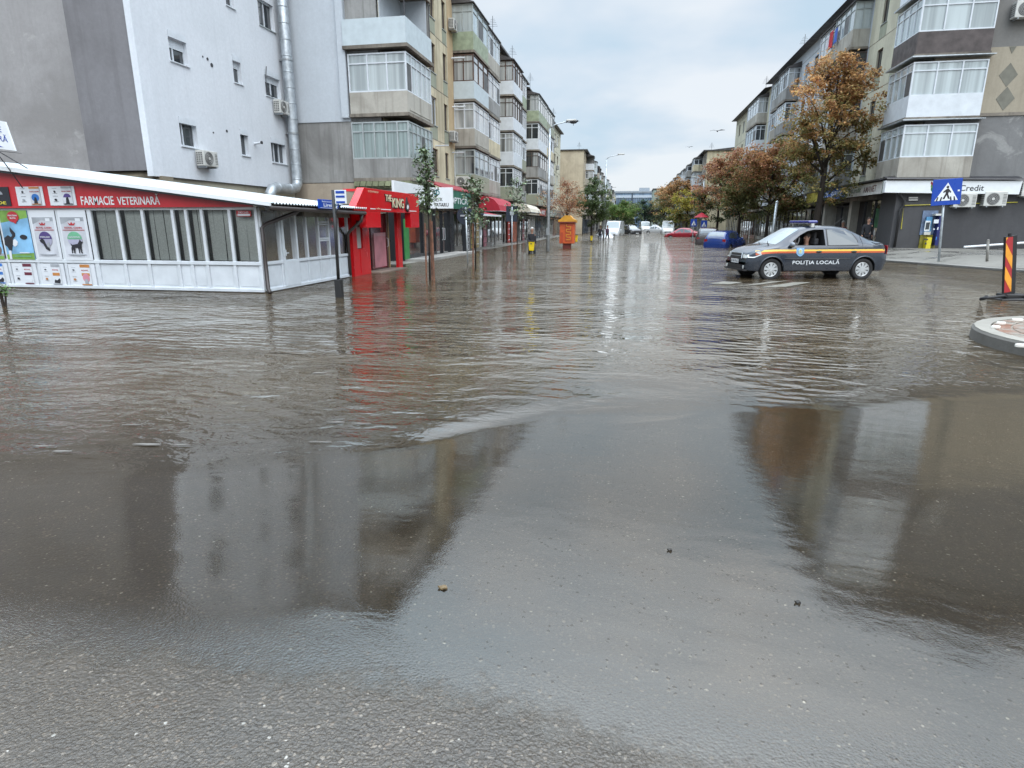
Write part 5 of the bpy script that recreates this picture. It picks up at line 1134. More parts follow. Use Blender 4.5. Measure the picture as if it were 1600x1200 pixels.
pp = thing('loose_pipe', 'long white plastic pipe lying low along the dark wall', 'pipe', (18, 33.3, .6)); m = MB(); m.tube([ony(1506, 386, 33.2), ony(1660, 375, 33.3)], .05, 8); link('tube', m, m_signw, pp)
m = MB(); m.tube([ony(1580, 381, 33.25), ony(1580, 389, 33.25)], .03, 6); m.tube([ony(1640, 377, 33.25), ony(1640, 389, 33.25)], .03, 6); link('support', m, m_galv, pp)
# crossing sign, bollard, striped marker
cg = thing('crossing_sign', 'blue pedestrian crossing sign on a leaning grey post at the kerb', 'road sign', (11.92, 26.85, 0))
tp = ony(1478, 292, 26.7); bt = ony(1467, 412, 26.85)
m = MB(); m.tube([(bt[0], 26.85, -.2), (tp[0], 26.8, tp[2]+.2)], .042, 10); link('post', m, m_galv, cg, True)
c0 = Vector(ony(1479.5, 300, 26.7)); dx_ = Vector((.975, .0, .06)).normalized(); dz_ = Vector((.06, 0, 1)).normalized(); dz_ = (dz_-dx_*dz_.dot(dx_)).normalized(); HS = .50
def sp(a, b, d): return tuple(c0+dx_*a*HS+dz_*b*HS-Vector((0, 1, 0))*d)
def spoly(pts, d, m_, nm, th=.004): mb = MB(); mb.prism([sp(a, b, d) for a, b in pts], (0, th, 0)); return link(nm, mb, m_, cg)
bevel(spoly([(-1, -.95), (1, -.95), (1, .95), (-1, .95)], .0, m_blue, 'plate', .03), .01)
spoly([(-.80, -.62), (.80, -.62), (.02, .68)], .004, m_signw, 'triangle')
spoly([(-.06, .20), (.08, .26), (.20, .12), (.30, -.02), (.24, -.08), (.14, .02), (.10, -.14), (.24, -.50), (.12, -.50), (.0, -.22), (-.12, -.50), (-.26, -.50), (-.08, -.12), (-.08, .02), (-.22, -.06), (-.26, .02), (-.12, .16)], .008, m_signblk, 'walking_figure')
m = MB(); m.disc(sp(.03, .36, .012), (0, 1, 0), .045, .004, 14); link('figure_head', m, m_signblk, cg)
for a in (-.62, -.36, .36, .60): spoly([(a-.09, -.62), (a+.02, -.62), (a+.08 if a < 0 else a-.04, -.34), (a+.0 if a < 0 else a-.12, -.34)], .0085, m_signblk, 'stripe')
spoly([(.72, .0), (.86, .0), (.86, .12), (.72, .12)], .004, m_signw, 'sticker')
m = MB(); m.box(tp[0]-.2, tp[0]+.2, 26.735, 26.77, tp[2]-.3, tp[2]-.26); link('clamp', m, m_galv, cg)
bo = thing('bollard', 'short grey metal bollard on the kerb behind the striped marker', 'bollard', (13.13, 25.93, 0)); q = ony(1544, 376, 25.93)
m = MB(); m.tube([(13.13, 25.93, 0), (q[0], 25.93, q[2])], .045, 12); mbo = plain('dull_bollard_grey', (.21, .20, .18), .6, var=.2); link('post', m, mbo, bo, True); m = MB(); m.ball((q[0], 25.93, q[2]), .05, 10, 6); link('cap', m, mbo, bo, True); m = MB(); m.disc((13.13, 25.93, .04), (0, 0, 1), .12, .04, 14); link('base', m, m_slab, bo)
sm_ = thing('striped_marker', 'red and yellow striped marker board on a black rubber foot in the water', 'traffic marker', (7.7, 14.19, 0))
A0 = Vector(ony(1575, 462, 14.19)); A1 = Vector(ony(1578.5, 369, 14.19)); ax = (A1-A0); ln_ = ax.length; az = ax.normalized(); axx = Vector((cy, sy, 0)); axx = (axx-az*axx.dot(az)).normalized(); hw = .092
def mp3(a, b, d): return tuple(A0+axx*a*hw+az*b*ln_-Vector((-sy, cy, 0))*d)
def mpoly(pts, d, m_, nm, th=.004): mb = MB(); mb.prism([mp3(a, b, d) for a, b in pts], (-sy*th, cy*th, 0)); return link(nm, mb, m_, sm_)
mpoly([(-1, .04), (-.6, 0), (1.25, 0), (1.55, .04), (1.55, 1), (-1, 1)], 0, m_black, 'frame', .05)
m_my = plain('marker_yellow', (.80, .33, .03), .35); m_mr = plain('marker_red', (.42, .025, .03), .35)
mpoly([(-.9, .06), (.6, .06), (.6, .985), (-.9, .985)], .004, m_mr, 'red_face')
for b in (.16, .55): mpoly([(-.9, b+.13), (.6, b-.10), (.6, b+.12), (-.9, b+.35)], .007, m_my, 'yellow_stripe')
mpoly([(-.9, .985), (-.9, .93), (-.5, .985)], .007, m_my, 'yellow_stripe')
m = MB(); m.box(7.45, 8.25, 13.95, 14.4, -.08, .03); m.box(7.55, 7.95, 14.05, 14.35, .03, .12); m.v = [(x+.05*math.sin(y*9), y, z+(.03 if (x > 8 and z > 0) else 0)) for x, y, z in m.v]; bevel(link('rubber_foot', m, m_black, sm_), .02)
m = MB(); m.tube([(7.62, 14.1, .04), (7.5, 14.0, .09), (7.2, 13.85, .07), (7.05, 13.9, .03), (7.25, 14.1, .06)], .03, 6); m.tube([(7.9, 14.0, .08), (8.2, 13.8, .10), (8.6, 13.9, .06), (8.5, 14.2, .05)], .035, 6); link('carry_loop', m, m_black, sm_, True)
m = MB(); m.tube([mp3(.1, .99, -.025), mp3(.1, 1.05, -.025)], .03, 8); link('top_stub', m, m_black, sm_)

# ================================================================== FAR RIGHT ROW AND END OF THE STREET
simple_block('grey beige apartment block with a sloped end gable behind the second autumn tree', -1, 10.3, 96, 130, 11.6, 9, m_concrete_l, m_beige, 41, 3)
simple_block('cream apartment block with dark balconies farther down the right side', -1, 10.6, 134, 172, 12.2, 8, m_cream, m_concrete_l, 42, 3)
simple_block('distant grey apartment block on the right above the yellow tree', -1, 10.9, 177, 218, 12.6, 8, m_palewall, m_concrete_l, 43, 3)
gb = thing('office_building', 'long glass fronted office building closing the far end of the street', 'office building', (6, 320, 0))
x0, x1 = ony(958, 300, 320)[0], ony(1060, 300, 320)[0]; zt = ony(1000, 301, 320)[2]
m = MB(); m.box(x0, x1, 320, 340, 0, zt); link('glass_wall', m, glass_mat('office_glass', (.10, .16, .24), (.16, .24, .34), .6, .4, .15), gb)
m = MB(); m.box(x0-.5, x1+.5, 319.6, 340, zt, zt+.8); m.box((x0+x1)/2-3, (x0+x1)/2+2, 322, 330, zt+.8, zt+2.4); link('roof_edge', m, plain('office_cap', (.30, .34, .38), .5), gb)
m = MB(); m.box(x0, x1, 319.7, 320, zt-2.4, zt-1.2); link('pale_band', m, plain('office_band', (.45, .52, .60), .4), gb)
m = MB(); n = 30
for i in range(n): x = x0+(x1-x0)*(i+.5)/n; m.box(x-.07, x+.07, 319.75, 320, 3, zt-2.4)
for i in (0, 9, 19): x = x0+(x1-x0)*i/n; m.box(x-.3, x+.3, 319.6, 320, 0, zt)
link('mullion', m, plain('office_dark', (.05, .07, .10), .5), gb)
gn = thing('apartment_block', 'grey green apartment block beside the glass office at the end of the street', 'apartment block', (11, 265, 0))
x0, x1 = ony(1021, 300, 262)[0], ony(1054, 300, 262)[0]; zt = ony(1030, 296, 262)[2]
mbw = MB(); Pg = plane_y(262, -1); hol = [(x0+1+i*1.7, x0+2.1+i*1.7, 2.5+k*2.6, 3.8+k*2.6) for i in range(int((x1-x0-1)/1.7)) for k in range(int((zt-3.5)/2.6)+1)]
holed(mbw, Pg, x0, x1, 0, zt, hol, .2); mbw.box(x0, x1, 262.3, 280, 0, zt); link('wall', mbw, plain('grey_green_render', (.26, .31, .27), .8), gn)
m = MB(); m.box(x0-.3, x1+.3, 261.7, 280, zt, zt+.4); link('roof', m, m_roof, gn)
for q in hol: m = MB(); m.add([Pg(q[0], q[2], -.15), Pg(q[1], q[2], -.15), Pg(q[1], q[3], -.15), Pg(q[0], q[3], -.15)], [(0, 1, 2, 3)]); link('window', m, m_gdark, gn)
br = thing('footbridge', 'pale concrete overpass crossing the far end of the street', 'bridge', (3, 230, 0)); q0, q1 = ony(984, 330, 230), ony(1030, 327, 230)
m = MB(); m.box(q0[0]-6, q1[0]+6, 229, 232, q0[2]-.6, q0[2]+.35); link('deck', m, plain('pale_concrete', (.50, .50, .46), .7), br); m = MB()
for x in (q0[0]-4, q0[0]+6, q1[0]+4): m.box(x, x+.8, 230, 231, -.3, q0[2]-.6)
link('pier', m, m_concrete, br); m = MB()
for i in range(22): m.box(q0[0]-6+i*1.1, q0[0]-5.95+i*1.1, 229, 229.06, q0[2]+.35, q0[2]+1.0)
m.box(q0[0]-6, q1[0]+6, 229, 229.06, q0[2]+1.0, q0[2]+1.06); link('railing', m, m_dark, br)
yh = thing('kiosk_building', 'small pale yellow building just above the bridge', 'building', (-2, 240, 0)); a, b = ony(977, 322, 240), ony(992, 322, 240)
m = MB(); m.box(a[0], b[0], 240, 246, 0, a[2]+.6); link('wall', m, plain('pale_yellow', (.62, .60, .36), .6), yh); m = MB(); m.box(a[0]-.3, b[0]+.3, 239.8, 246.2, a[2]+.6, a[2]+1); link('roof', m, m_roof, yh)
m = MB(); m.box(a[0]+.5, a[0]+1.2, 239.95, 240, a[2]-1, a[2]); m.box(b[0]-1.2, b[0]-.5, 239.95, 240, a[2]-1, a[2]); link('window', m, m_gdark, yh)
# ================================================================== PEOPLE
def skin_mesh(name, verts, edges, radii, mat, parent, root=0, sub=2, loc=(0, 0, 0)):
    me = D.meshes.new('tmp'); me.from_pydata(verts, edges, []); o = D.objects.new('tmp', me); COL.objects.link(o)
    sk = o.modifiers.new('skin', 'SKIN'); sk.use_smooth_shade = True
    sv = me.skin_vertices[0].data
    for i, r_ in enumerate(radii): sv[i].radius = (r_, r_) if not isinstance(r_, tuple) else r_
    for i in range(len(verts)): sv[i].use_root = (i == root)
    ss = o.modifiers.new('sub', 'SUBSURF'); ss.levels = sub; ss.render_levels = sub
    dg = bpy.context.evaluated_depsgraph_get(); m2_ = D.meshes.new_from_object(o.evaluated_get(dg)); D.objects.remove(o)
    m2_.materials.clear(); m2_.materials.append(mat)
    r_ = D.objects.new(name, m2_); COL.objects.link(r_); r_.parent = parent; m2_.polygons.foreach_set('use_smooth', [True]*len(m2_.polygons)); return r_
m_skin = plain('skin', (.36, .20, .14), .5, var=.06)
def person(label, loc, rz_, top=(.04, .04, .05), trousers=(.03, .035, .05), hair=(.03, .02, .015), pose='stand', scale=1.0, hold=None):
    """a standing, walking or sitting figure, one continuous body with clothes as its children"""
    P_ = thing('person', label, 'person', (0, 0, 0))
    V = []; E_ = []; Rr = []
    def j(p, r_, par=None):
        V.append(p); Rr.append(r_); i = len(V)-1
        if par is not None: E_.append((par, i))
        return i
    sit = pose == 'sit'; zp = .95 if not sit else .50
    pel = j((0, 0, zp), (.13, .10)); bel = j((0.0, 0, zp+.16), (.13, .10), pel); che = j((0.02, 0, zp+.36), (.15, .11), bel); nb_ = j((0.01, 0, zp+.50), (.075, .07), che); nk = j((.02, 0, zp+.57), .052, nb_)
    hd = j((.035, 0, zp+.66), .085, nk); hd2 = j((.03, 0, zp+.76), .088, hd); j((.01, 0, zp+.82), .055, hd2)
    for s_ in (1, -1):
        hip = j((0, s_*.09, zp-.04), .095, pel)
        if sit: kn = j((.40, s_*.12, zp+.06), .065, hip); an = j((.55, s_*.12, zp-.14), .045, kn)
        else:
            st = s_*(.20 if pose == 'walk' else .02)
            kn = j((.05+st*.6, s_*.10, .50), .062, hip); an = j((-.02+st, s_*.10, .09), .042, kn)
        j((an and V[an][0]+.14, s_*.115, V[an][2]-.045), .036, an)
        sh_ = j((.0, s_*.17, zp+.46), .060, che); 
        if sit or pose == 'carry': el_ = j((.06, s_*.24, zp+.20), .044, sh_); wr = j((.30, s_*.18, zp+.20 if sit else zp+.10), .03, el_); d_ = Vector((1, 0, 0))
        else: el_ = j((-.02-s_*.05, s_*.23, zp+.20), .044, sh_); wr = j((.05-s_*.1, s_*.24, zp-.03), .03, el_); d_ = Vector((.15, 0, -1)).normalized()
        w0 = Vector(V[wr]); pm = j(tuple(w0+d_*.055), (.038, .022), wr); p0 = Vector(V[pm])
        lat = Vector((0, 1, 0)) if abs(d_.z) < .5 else Vector((1, 0, 0))
        for q, ln in ((-1.5, .062), (-.5, .075), (.5, .08), (1.5, .07)):
            a_ = j(tuple(p0+d_*.035+lat*q*.017), .009, pm); b_ = j(tuple(p0+d_*(.035+ln*.5)+lat*q*.018+Vector((0, -s_*.008, 0))), .0085, a_); j(tuple(p0+d_*(.035+ln)+lat*q*.018+Vector((.004, -s_*.02, 0))), .007, b_)
        t0 = j(tuple(w0+d_*.03+lat*.03), .011, pm); j(tuple(w0+d_*.07+lat*.052), .009, t0)
    skin_mesh('body', V, E_, Rr, m_skin, P_, 0, 2)
    # clothes: a thicker skin over the same joints
    tm = plain('cloth_%d_%d' % (int(top[0]*900), int(top[2]*900)), top, .9, var=.2); bm_ = plain('trousers_%d' % int(trousers[2]*900), trousers, .9, var=.2)
    k = 13 if not False else 0
    def sub(ids, grow, nm, mt):
        idx = {a: b for b, a in enumerate(ids)}; ee = [(idx[a], idx[b]) for a, b in E_ if a in idx and b in idx]
        rr = [tuple(x+grow for x in (r_ if isinstance(r_, tuple) else (r_, r_))) for r_ in (Rr[i] for i in ids)]; return skin_mesh(nm, [V[i] for i in ids], ee, rr, mt, P_, 0, 2)
    per = 1+0; n0 = 8; leg = []; arm = []
    step = (len(V)-n0)//2
    for q in (0, 1):
        b0 = n0+q*step; leg += [b0, b0+1, b0+2]; arm += [b0+4, b0+5, b0+6]
    shoes = [n0+2, n0+3, n0+step+2, n0+step+3]
    sub([1, 0, 2, 3]+arm, .018, 'jacket', tm); sub([0]+leg, .014, 'trousers', bm_)
    hx, hz = .03, zp+.74
    m = MB(); m.ball((hx-.018, 0, hz+.028), .108, 14, 10, (.98, .86, .98)); m.v = [(x if z > hz-.02 or x < hx-.01 else hx-.01, y, max(z, hz-.09)) for x, y, z in m.v]
    m.v = [((min(x, hx+.045) if z < hz+.05 else x), y, z) for x, y, z in m.v]; link('hair', m, plain('hair_%d' % int(hair[0]*900), hair, .8, var=.2), P_, True)
    m = MB(); m.ball((hx+.098, 0, hz-.025), .017, 8, 6, (1.2, .8, 1.5)); link('nose', m, m_skin, P_, True)
    m = MB(); 
    for s_ in (1, -1): m.ball((hx+.078, s_*.032, hz+.01), .012, 8, 6)
    link('eyes', m, m_signblk, P_); m = MB(); m.box(hx+.080, hx+.092, -.022, .022, hz-.062, hz-.055); link('mouth', m, plain('lips', (.25, .08, .07), .5), P_)
    m = MB()
    for s_ in (1, -1): m.ball((hx, s_*.088, hz-.01), .022, 8, 6, (.8, .4, 1.3))
    link('ears', m, m_skin, P_, True)
    P_.location = loc; P_.rotation_euler = (0, 0, rz_); P_.scale = (scale,)*3
    return P_

# ================================================================== VEHICLES
def prof(tab, x):
    return float(np.interp(x, [q[0] for q in tab], [q[1] for q in tab]))
def tinted(name, c=(.015, .018, .02)): return plain(name, c, .04, var=.05, coat=1)
m_tyre = plain('tyre_rubber', (.014, .014, .015), .75); m_rim = plain('wheel_cover', (.55, .57, .58), .3, .4, var=.05); m_cglass = tinted('car_glass', (.05, .06, .065))
m_lampw = plain('headlight_lens', (.62, .64, .62), .08, coat=1, var=.15, scale=20); m_lampr = plain('tail_light_lens', (.30, .01, .012), .1, coat=1); m_cblk = plain('black_trim', (.018, .018, .02), .5); m_plate = plain('number_plate_white', (.72, .73, .74), .35)
m_wsc = glass_mat('windscreen_glass', (.24, .29, .31), (.3, .34, .35), 0, 3, .05)
class Car:
    """x forward, y left, z up; outline tables in metres"""
    def __init__(s, label, paint, L_=(2.11, -2.14), top=None, belt=None, wide=None, sill=.24, W_=.865, roofw=.60, wb=1.315, cat='car', group=None, name='car', detail=True, cuts=()):
        s.top, s.belt, s.W, s.roofw, s.L, s.wb, s.sill = top, belt, W_, roofw, L_, wb, sill
        s.root = thing(name, label, cat, (0, 0, 0), group); s.paint = paint
        n = 64; xs_ = list(np.linspace(L_[0], L_[1], n)); NJ = 15; vs = []; fs = []
        for x in xs_:
            for q in s.section(x): vs.append(q)
        m_ = len(s.section(0))
        for i in range(n-1):
            for k in range(m_): fs.append((i*m_+k, (i+1)*m_+k, (i+1)*m_+(k+1) % m_, i*m_+(k+1) % m_))
        fs += [tuple(range(m_)), tuple((n-1)*m_+k for k in range(m_))[::-1]]
        mb = MB(); mb.add(vs, fs); s.body = link('body', mb, paint, s.root, True)
        s.body.data.materials.append(m_cblk)
        cut = MB()
        for sx_ in (1, -1):
            for sy in (1, -1): cut.tube([(sx_*wb, sy*(W_-.26), .30), (sx_*wb, sy*(W_+.2), .30)], .345, 28)
        for c_ in cuts: cut.prism(*c_)
        co = link('cut', cut, m_cblk); co.data.materials.clear(); co.data.materials.append(m_cblk)
        b_ = s.body.modifiers.new('arch', 'BOOLEAN'); b_.operation = 'DIFFERENCE'; b_.object = co; b_.solver = 'FAST'
        try: b_.material_mode = 'TRANSFER'
        except Exception: pass
        dg = bpy.context.evaluated_depsgraph_get(); me = D.meshes.new_from_object(s.body.evaluated_get(dg)); old = s.body.data
        s.body.modifiers.clear(); s.body.data = me; D.objects.remove(co); D.meshes.remove(old)
        ok_ = len(me.polygons) > 100
        me.polygons.foreach_set('use_smooth', [True]*len(me.polygons))
        if hasattr(me, 'set_sharp_from_angle'): me.set_sharp_from_angle(angle=R(38))
    def plan(s, x):     # narrowing at both ends
        a, b = s.L; t_ = 1.0
        if x > a-.55: t_ = 1-.20*((x-(a-.55))/.55)**2.2
        if x < b+.45: t_ = 1-.13*(((b+.45)-x)/.45)**2.2
        return t_
    def section(s, x):
        zt, zb = prof(s.top, x), prof(s.belt, x); p = s.plan(x); W_ = s.W*p
        a, b = s.L; e = max(0, (x-(a-.10))/.10, ((b+.10)-x)/.10); zs = s.sill+.10*e
        cab = max(0., min(1., (zt-zb)/.40)); wr = s.roofw*p*cab+(W_*.84)*(1-cab); zr = zt-.055*cab-.02
        dz = max(0.02, (zr-zb))
        H_ = [(0, zt), (wr*.5, zt-.008), (wr*.82, zt-.022), (wr*.97, zr+.012), (wr+.015, zr-.02 if dz > .05 else zr)]
        for q in (.35, .7): H_.append((wr+.015+(W_*.955-wr-.015)*q, zr-.02-(zr-.02-zb)*q if dz > .05 else zr-(zr-zb)*q))
        H_ += [(W_*.955, zb), (W_*.985, zb-.09), (W_, (zb+zs)*.5+.05), (W_*.992, zs+.16), (W_*.955, zs+.03), (W_*.86, zs)]
        f = 1-.9*0
        left = [(x-(.03*e if z > .5 else 0), y, z) for y, z in H_]
        right = [(q[0], -q[1], q[2]) for q in left[1:]][::-1]
        return left+[(x, 0, zs)]+right
    def side(s, x, z, sgn=1, off=.004):
        H_ = s.section(x)[:13]; zz = [q[2] for q in H_][::-1]; yy = [q[1] for q in H_][::-1]
        return (x, sgn*(float(np.interp(z, zz, yy))+off), z)
    def decal(s, nm, pts, mt, sgn=(1, -1), off=.004, parent=None, th=.003):
        """outline in (x, z) laid on the body side"""
        for g_ in sgn:
            mb = MB(); q = [s.side(x, z, g_, off) for x, z in pts]; mb.prism(q, (0, g_*th, 0)); o = link(nm, mb, mt, parent or s.root)
        return o
    def band(s, nm, x0, x1, zf, hf, mt, sgn=(1, -1), n=30, off=.004, parent=None):
        for g_ in sgn:
            mb = MB(); a = []; b = []
            for i in range(n+1):
                x = x0+(x1-x0)*i/n; a.append(s.side(x, zf(x), g_, off)); b.append(s.side(x, zf(x)+hf(x), g_, off))
            mb.add(a+b, [(i, i+1, n+2+i, n+1+i) for i in range(n)]); link(nm, mb, mt, parent or s.root)
    def patch(s, nm, x0, x1, y0, y1, mt, off=.005, n=10, inset=0):
        """panel over the upper skin (windscreen, rear window), y as fraction of the roof edge"""
        mb = MB(); vs = []
        for i in range(n+1):
            x = x0+(x1-x0)*i/n; H_ = s.section(x)[:5]; yy = [q[1] for q in H_]; zz = [q[2] for q in H_]
            fr_ = y0+(y1-y0)*i/n
            for k in range(-6, 7):
                y = k/6*fr_*yy[3]; vs.append((x+(off if x0 > 0 or x1 > 0 else -off)*.5, y, float(np.interp(abs(y), yy, zz))+off))
        mb.add(vs, [(i*13+k, (i+1)*13+k, (i+1)*13+k+1, i*13+k+1) for i in range(n) for k in range(12)]); return link(nm, mb, mt, s.root, True)
    def wheels(s, spokes=8, r_=.305, rimr=.195, mt=None):
        mt = mt or m_rim
        for sx_ in (1, -1):
            for sy in (1, -1):
                yo = sy*(s.W-.025); yi = sy*(s.W-.20); x = sx_*s.wb; mb = MB()
                m_ = 36; pr = [(yi, rimr), (yi, r_-.02), (yi+sy*.02, r_), (yo-sy*.025, r_), (yo-sy*.004, r_-.025), (yo, r_-.05), (yo-sy*.006, rimr+.012), (yo-sy*.03, rimr)]
                vs = [(x+q[1]*math.cos(2*math.pi*i/m_), q[0], .30+q[1]*math.sin(2*math.pi*i/m_)) for i in range(m_) for q in pr]; K_ = len(pr)
                mb.add(vs, [(i*K_+k, ((i+1) % m_)*K_+k, ((i+1) % m_)*K_+(k+1) % K_, i*K_+(k+1) % K_) for i in range(m_) for k in range(K_)]); w_ = link('wheel', mb, m_tyre, s.root, True)
                mb = MB(); mb.disc((x, yo-sy*.05, .30), (0, sy, 0), rimr, .006, 30); link('rim_back', mb, m_cblk, w_)
                mb = MB(); mb.disc((x, yo-sy*.035, .30), (0, sy, 0), .062, .028, 20)
                for k in range(spokes):
                    a = 2*math.pi*k/spokes+.2; ca, sa = math.cos(a), math.sin(a)
                    pts = [(x+ca*rr-sa*ww, yo-sy*dd, .30+sa*rr+ca*ww) for rr, ww, dd in ((.05, -.02, .012), (rimr-.01, -.042, .02), (rimr-.01, .042, .02), (.05, .02, .012))]
                    mb.prism(pts, (0, -sy*.012, 0))
                ringp = [(x+(rimr-.008)*math.cos(R(a)), yo-sy*.022, .30+(rimr-.008)*math.sin(R(a))) for a in range(0, 361, 10)]; mb.tube(ringp, .012, 6, False)
                link('hubcap', mb, mt, w_)
    def place(s, x, y, z, rz_, sc_=1.0): s.root.location = (x, y, z); s.root.rotation_euler = (0, 0, rz_); s.root.scale = (sc_,)*3; return s.root

# ---- police saloon
LT = [(-2.14, .80), (-2.12, .98), (-2.05, 1.035), (-1.85, 1.06), (-1.62, 1.085), (-1.45, 1.15), (-1.1, 1.34), (-.85, 1.445), (-.5, 1.50), (-.1, 1.515), (.25, 1.49), (.50, 1.43), (.80, 1.26), (1.08, 1.06), (1.22, .985), (1.5, .93), (1.8, .85), (1.98, .77), (2.06, .70), (2.11, .60)]
LB = [(-2.14, .74), (-2.1, .90), (-1.9, .965), (-1.4, .985), (-.6, .965), (.3, .94), (.9, .915), (1.2, .90), (1.6, .83), (1.9, .74), (2.06, .62), (2.11, .52)]
pc_paint = plain('dark_slate_paint', (.026, .034, .050), .22, .3, var=.08, coat=.8)
front_open = [(.82, .955), (.70, 1.09), (.50, 1.24), (.30, 1.345), (.10, 1.385), (-.16, 1.385), (-.17, .955)]
pcar = Car('dark grey police saloon with yellow and orange stripes crossing the flooded street', pc_paint, top=LT, belt=LB, name='police_car', cat='police car',
           cuts=([[(x, -1.2, z) for x, z in front_open], (0, 2.4, 0)],))
pcar.decal('side_window', [(-.25, .965), (-.25, 1.385), (-.75, 1.37), (-.98, 1.26), (-1.08, 1.10), (-1.09, .975)], m_cglass, off=.004)
pcar.decal('window_seal', [(-.22, .95), (-.22, 1.40), (-.76, 1.39), (-1.01, 1.27), (-1.11, 1.10), (-1.12, .955)], m_cblk, off=.0015)
pcar.patch('windscreen', .52, 1.19, .93, 1.0, m_wsc); pcar.patch('rear_window', -.92, -1.50, .85, .9, m_cglass)
pcar.wheels(9)
zl = lambda x: .765+(x+2.1)*-.003-max(0, x-1.2)**2*.10
pcar.band('yellow_stripe', 1.80, -2.02, lambda x: zl(x)+.045, lambda x: .05, plain('stripe_yellow', (.85, .58, .10), .3, var=.02)); pcar.band('orange_stripe', 1.82, -2.02, lambda x: zl(x)-.002-.03*max(0, x-1.2), lambda x: .045+.03*max(0, x-1.2), plain('stripe_orange', (.55, .10, .03), .3, var=.02))
# door gaps, handles, mouldings, arches
for xg in (1.02, -.20, ): pcar.band('door_gap', xg, xg-.012, lambda x: .40, lambda x: .54, m_cblk, n=1, off=.003)
for g_ in (1, -1):
    mb = MB(); pts = [pcar.side(x, z, g_, .003) for x, z in ((-1.12, 1.36), (-1.21, 1.2), (-1.23, .98), (-1.17, .80), (-1.06, .66), (-1.0, .60))]; mb.tube(pts, .005, 4); link('door_gap', mb, m_cblk, pcar.root)
    mb = MB(); mb.tube([pcar.side(x, .60, g_, .006) for x in (.98, .4, -.2, -.88)], .012, 6); link('side_moulding', mb, m_cblk, pcar.root)
    for x in (.02, -.98):
        mb = MB(); p = pcar.side(x, .79, g_, .012); mb.ball(p, .05, 12, 6, (1.7, .5, .55)); link('door_handle', mb, m_cblk, pcar.root, True)
    mb = MB(); a = pcar.side(.80, .98, g_, .10); mb.ball(a, .085, 12, 8, (.8, 1.1, .85)); mi = link('wing_mirror', mb, plain('mirror_grey', (.16, .18, .21), .3, coat=.5), pcar.root, True)
    mb = MB(); b0 = pcar.side(.82, .93, g_, 0); mb.tube([b0, a], .03, 6); link('stalk', mb, m_cblk, mi)
    for sx_ in (1.315, -1.315):
        mb = MB(); arc = []
        for a_ in range(-8, 189, 12):
            xx, zz_ = sx_+.362*math.cos(R(a_)), .30+.362*math.sin(R(a_)); arc.append(pcar.side(xx, max(zz_, .28), g_, -.004))
        mb.tube(arc, .02, 6); link('wheel_arch', mb, pc_paint, pcar.root, True)
# crest and lettering on the doors (near side = +y, and the far side too)
m_crest = plain('crest_blue', (.22, .42, .66), .35)
for g_ in (1, -1):
    sh = [(.44, .98-.08), (.66, .90), (.66, .74), (.60, .68), (.55, .66), (.50, .68), (.44, .74)]
    mb = MB(); mb.prism([pcar.side(x, z, g_, .009) for x, z in sh], (0, g_*.004, 0)); cr_ = link('crest', mb, m_crest, pcar.root)
    mb = MB(); mb.prism([pcar.side(x, z, g_, .0145) for x, z in ((.50, .74), (.60, .74), (.61, .83), (.55, .88), (.49, .83))], (0, g_*.003, 0)); link('crest_shield', mb, plain('crest_pale', (.50, .65, .62), .35), cr_)
    mb = MB(); mb.prism([pcar.side(x, z, g_, .019) for x, z in ((.53, .77), (.57, .77), (.57, .84), (.53, .84))], (0, g_*.002, 0)); link('crest_mark', mb, plain('crest_gold', (.6, .5, .15), .4), cr_)
    p0 = pcar.side(.74 if g_ > 0 else -.60, .47, g_, .008)
    text('lettering', 'POLIŢIA LOCALĂ', m_signw, pcar.root, (p0[0], p0[1]+.0*g_, .425 if g_ > 0 else .425), (-g_, 0, 0), (0, 0, 1), 1.34, .155, .004, .012, 1.06)
# nose
fx = 2.11
def nose(nm, pts, mt, dx=.012, par=None):
    mb = MB(); mb.prism([(x, y, z) for x, y, z in pts], (dx, 0, 0)); return link(nm, mb, mt, par or pcar.root)
for g_ in (1, -1):
    hp = [pcar.side(x, z, g_, .008) for x, z in ((2.0, .70), (1.80, .775), (1.66, .80), (1.64, .70), (1.86, .62), (2.02, .62))]
    inner = (2.09, g_*.42, .64), (2.04, g_*.42, .735)
    mb = MB(); mb.add([(2.075, g_*.44, .61), (2.06, g_*.62, .60), hp[5], hp[4], hp[3], hp[2], hp[1], hp[0], (2.035, g_*.60, .715), (2.04, g_*.44, .71)], [tuple(range(10))]); 
    v0 = mb.v[:]; mb2 = MB(); mb2.prism(v0, (.018, g_*.008, .006)); link('headlight', mb2, m_lampw, pcar.root)
    nose('fog_light', [(2.10+.0, g_*.58+.05*math.cos(R(a)), .36+.05*math.sin(R(a))) for a in range(0, 360, 30)], m_acbox, .015)
gr_ = nose('grille', [(2.095, -.40, .60), (2.095, .40, .60), (2.055, .36, .73), (2.055, -.36, .73)], m_cblk, .012)
mb = MB()
for a, b in (((2.11, -.42, .595), (2.065, -.38, .742)), ((2.065, -.38, .742), (2.065, .38, .742)), ((2.065, .38, .742), (2.11, .42, .595))): mb.tube([a, b], .018, 6)
mb.box(2.10, 2.115, -.38, .38, .655, .668); link('chrome_surround', mb, m_galv, gr_)
nose('lower_grille', [(2.112, -.46, .30), (2.112, .46, .30), (2.112, .42, .42), (2.112, -.42, .42)], m_cblk, .008)
np_ = nose('number_plate', [(2.118, -.26, .455), (2.118, .26, .455), (2.118, .26, .565), (2.118, -.26, .565)], m_plate, .01); text('lettering', 'B 44 PLC', m_signblk, np_, (2.13, -.22, .475), (0, 1, 0), (0, 0, 1), .44, .07, .002)
mb = MB(); mb.box(2.04, 2.15, -.70, .70, .26, .30); link('bumper_lip', mb, m_cblk, pcar.root)
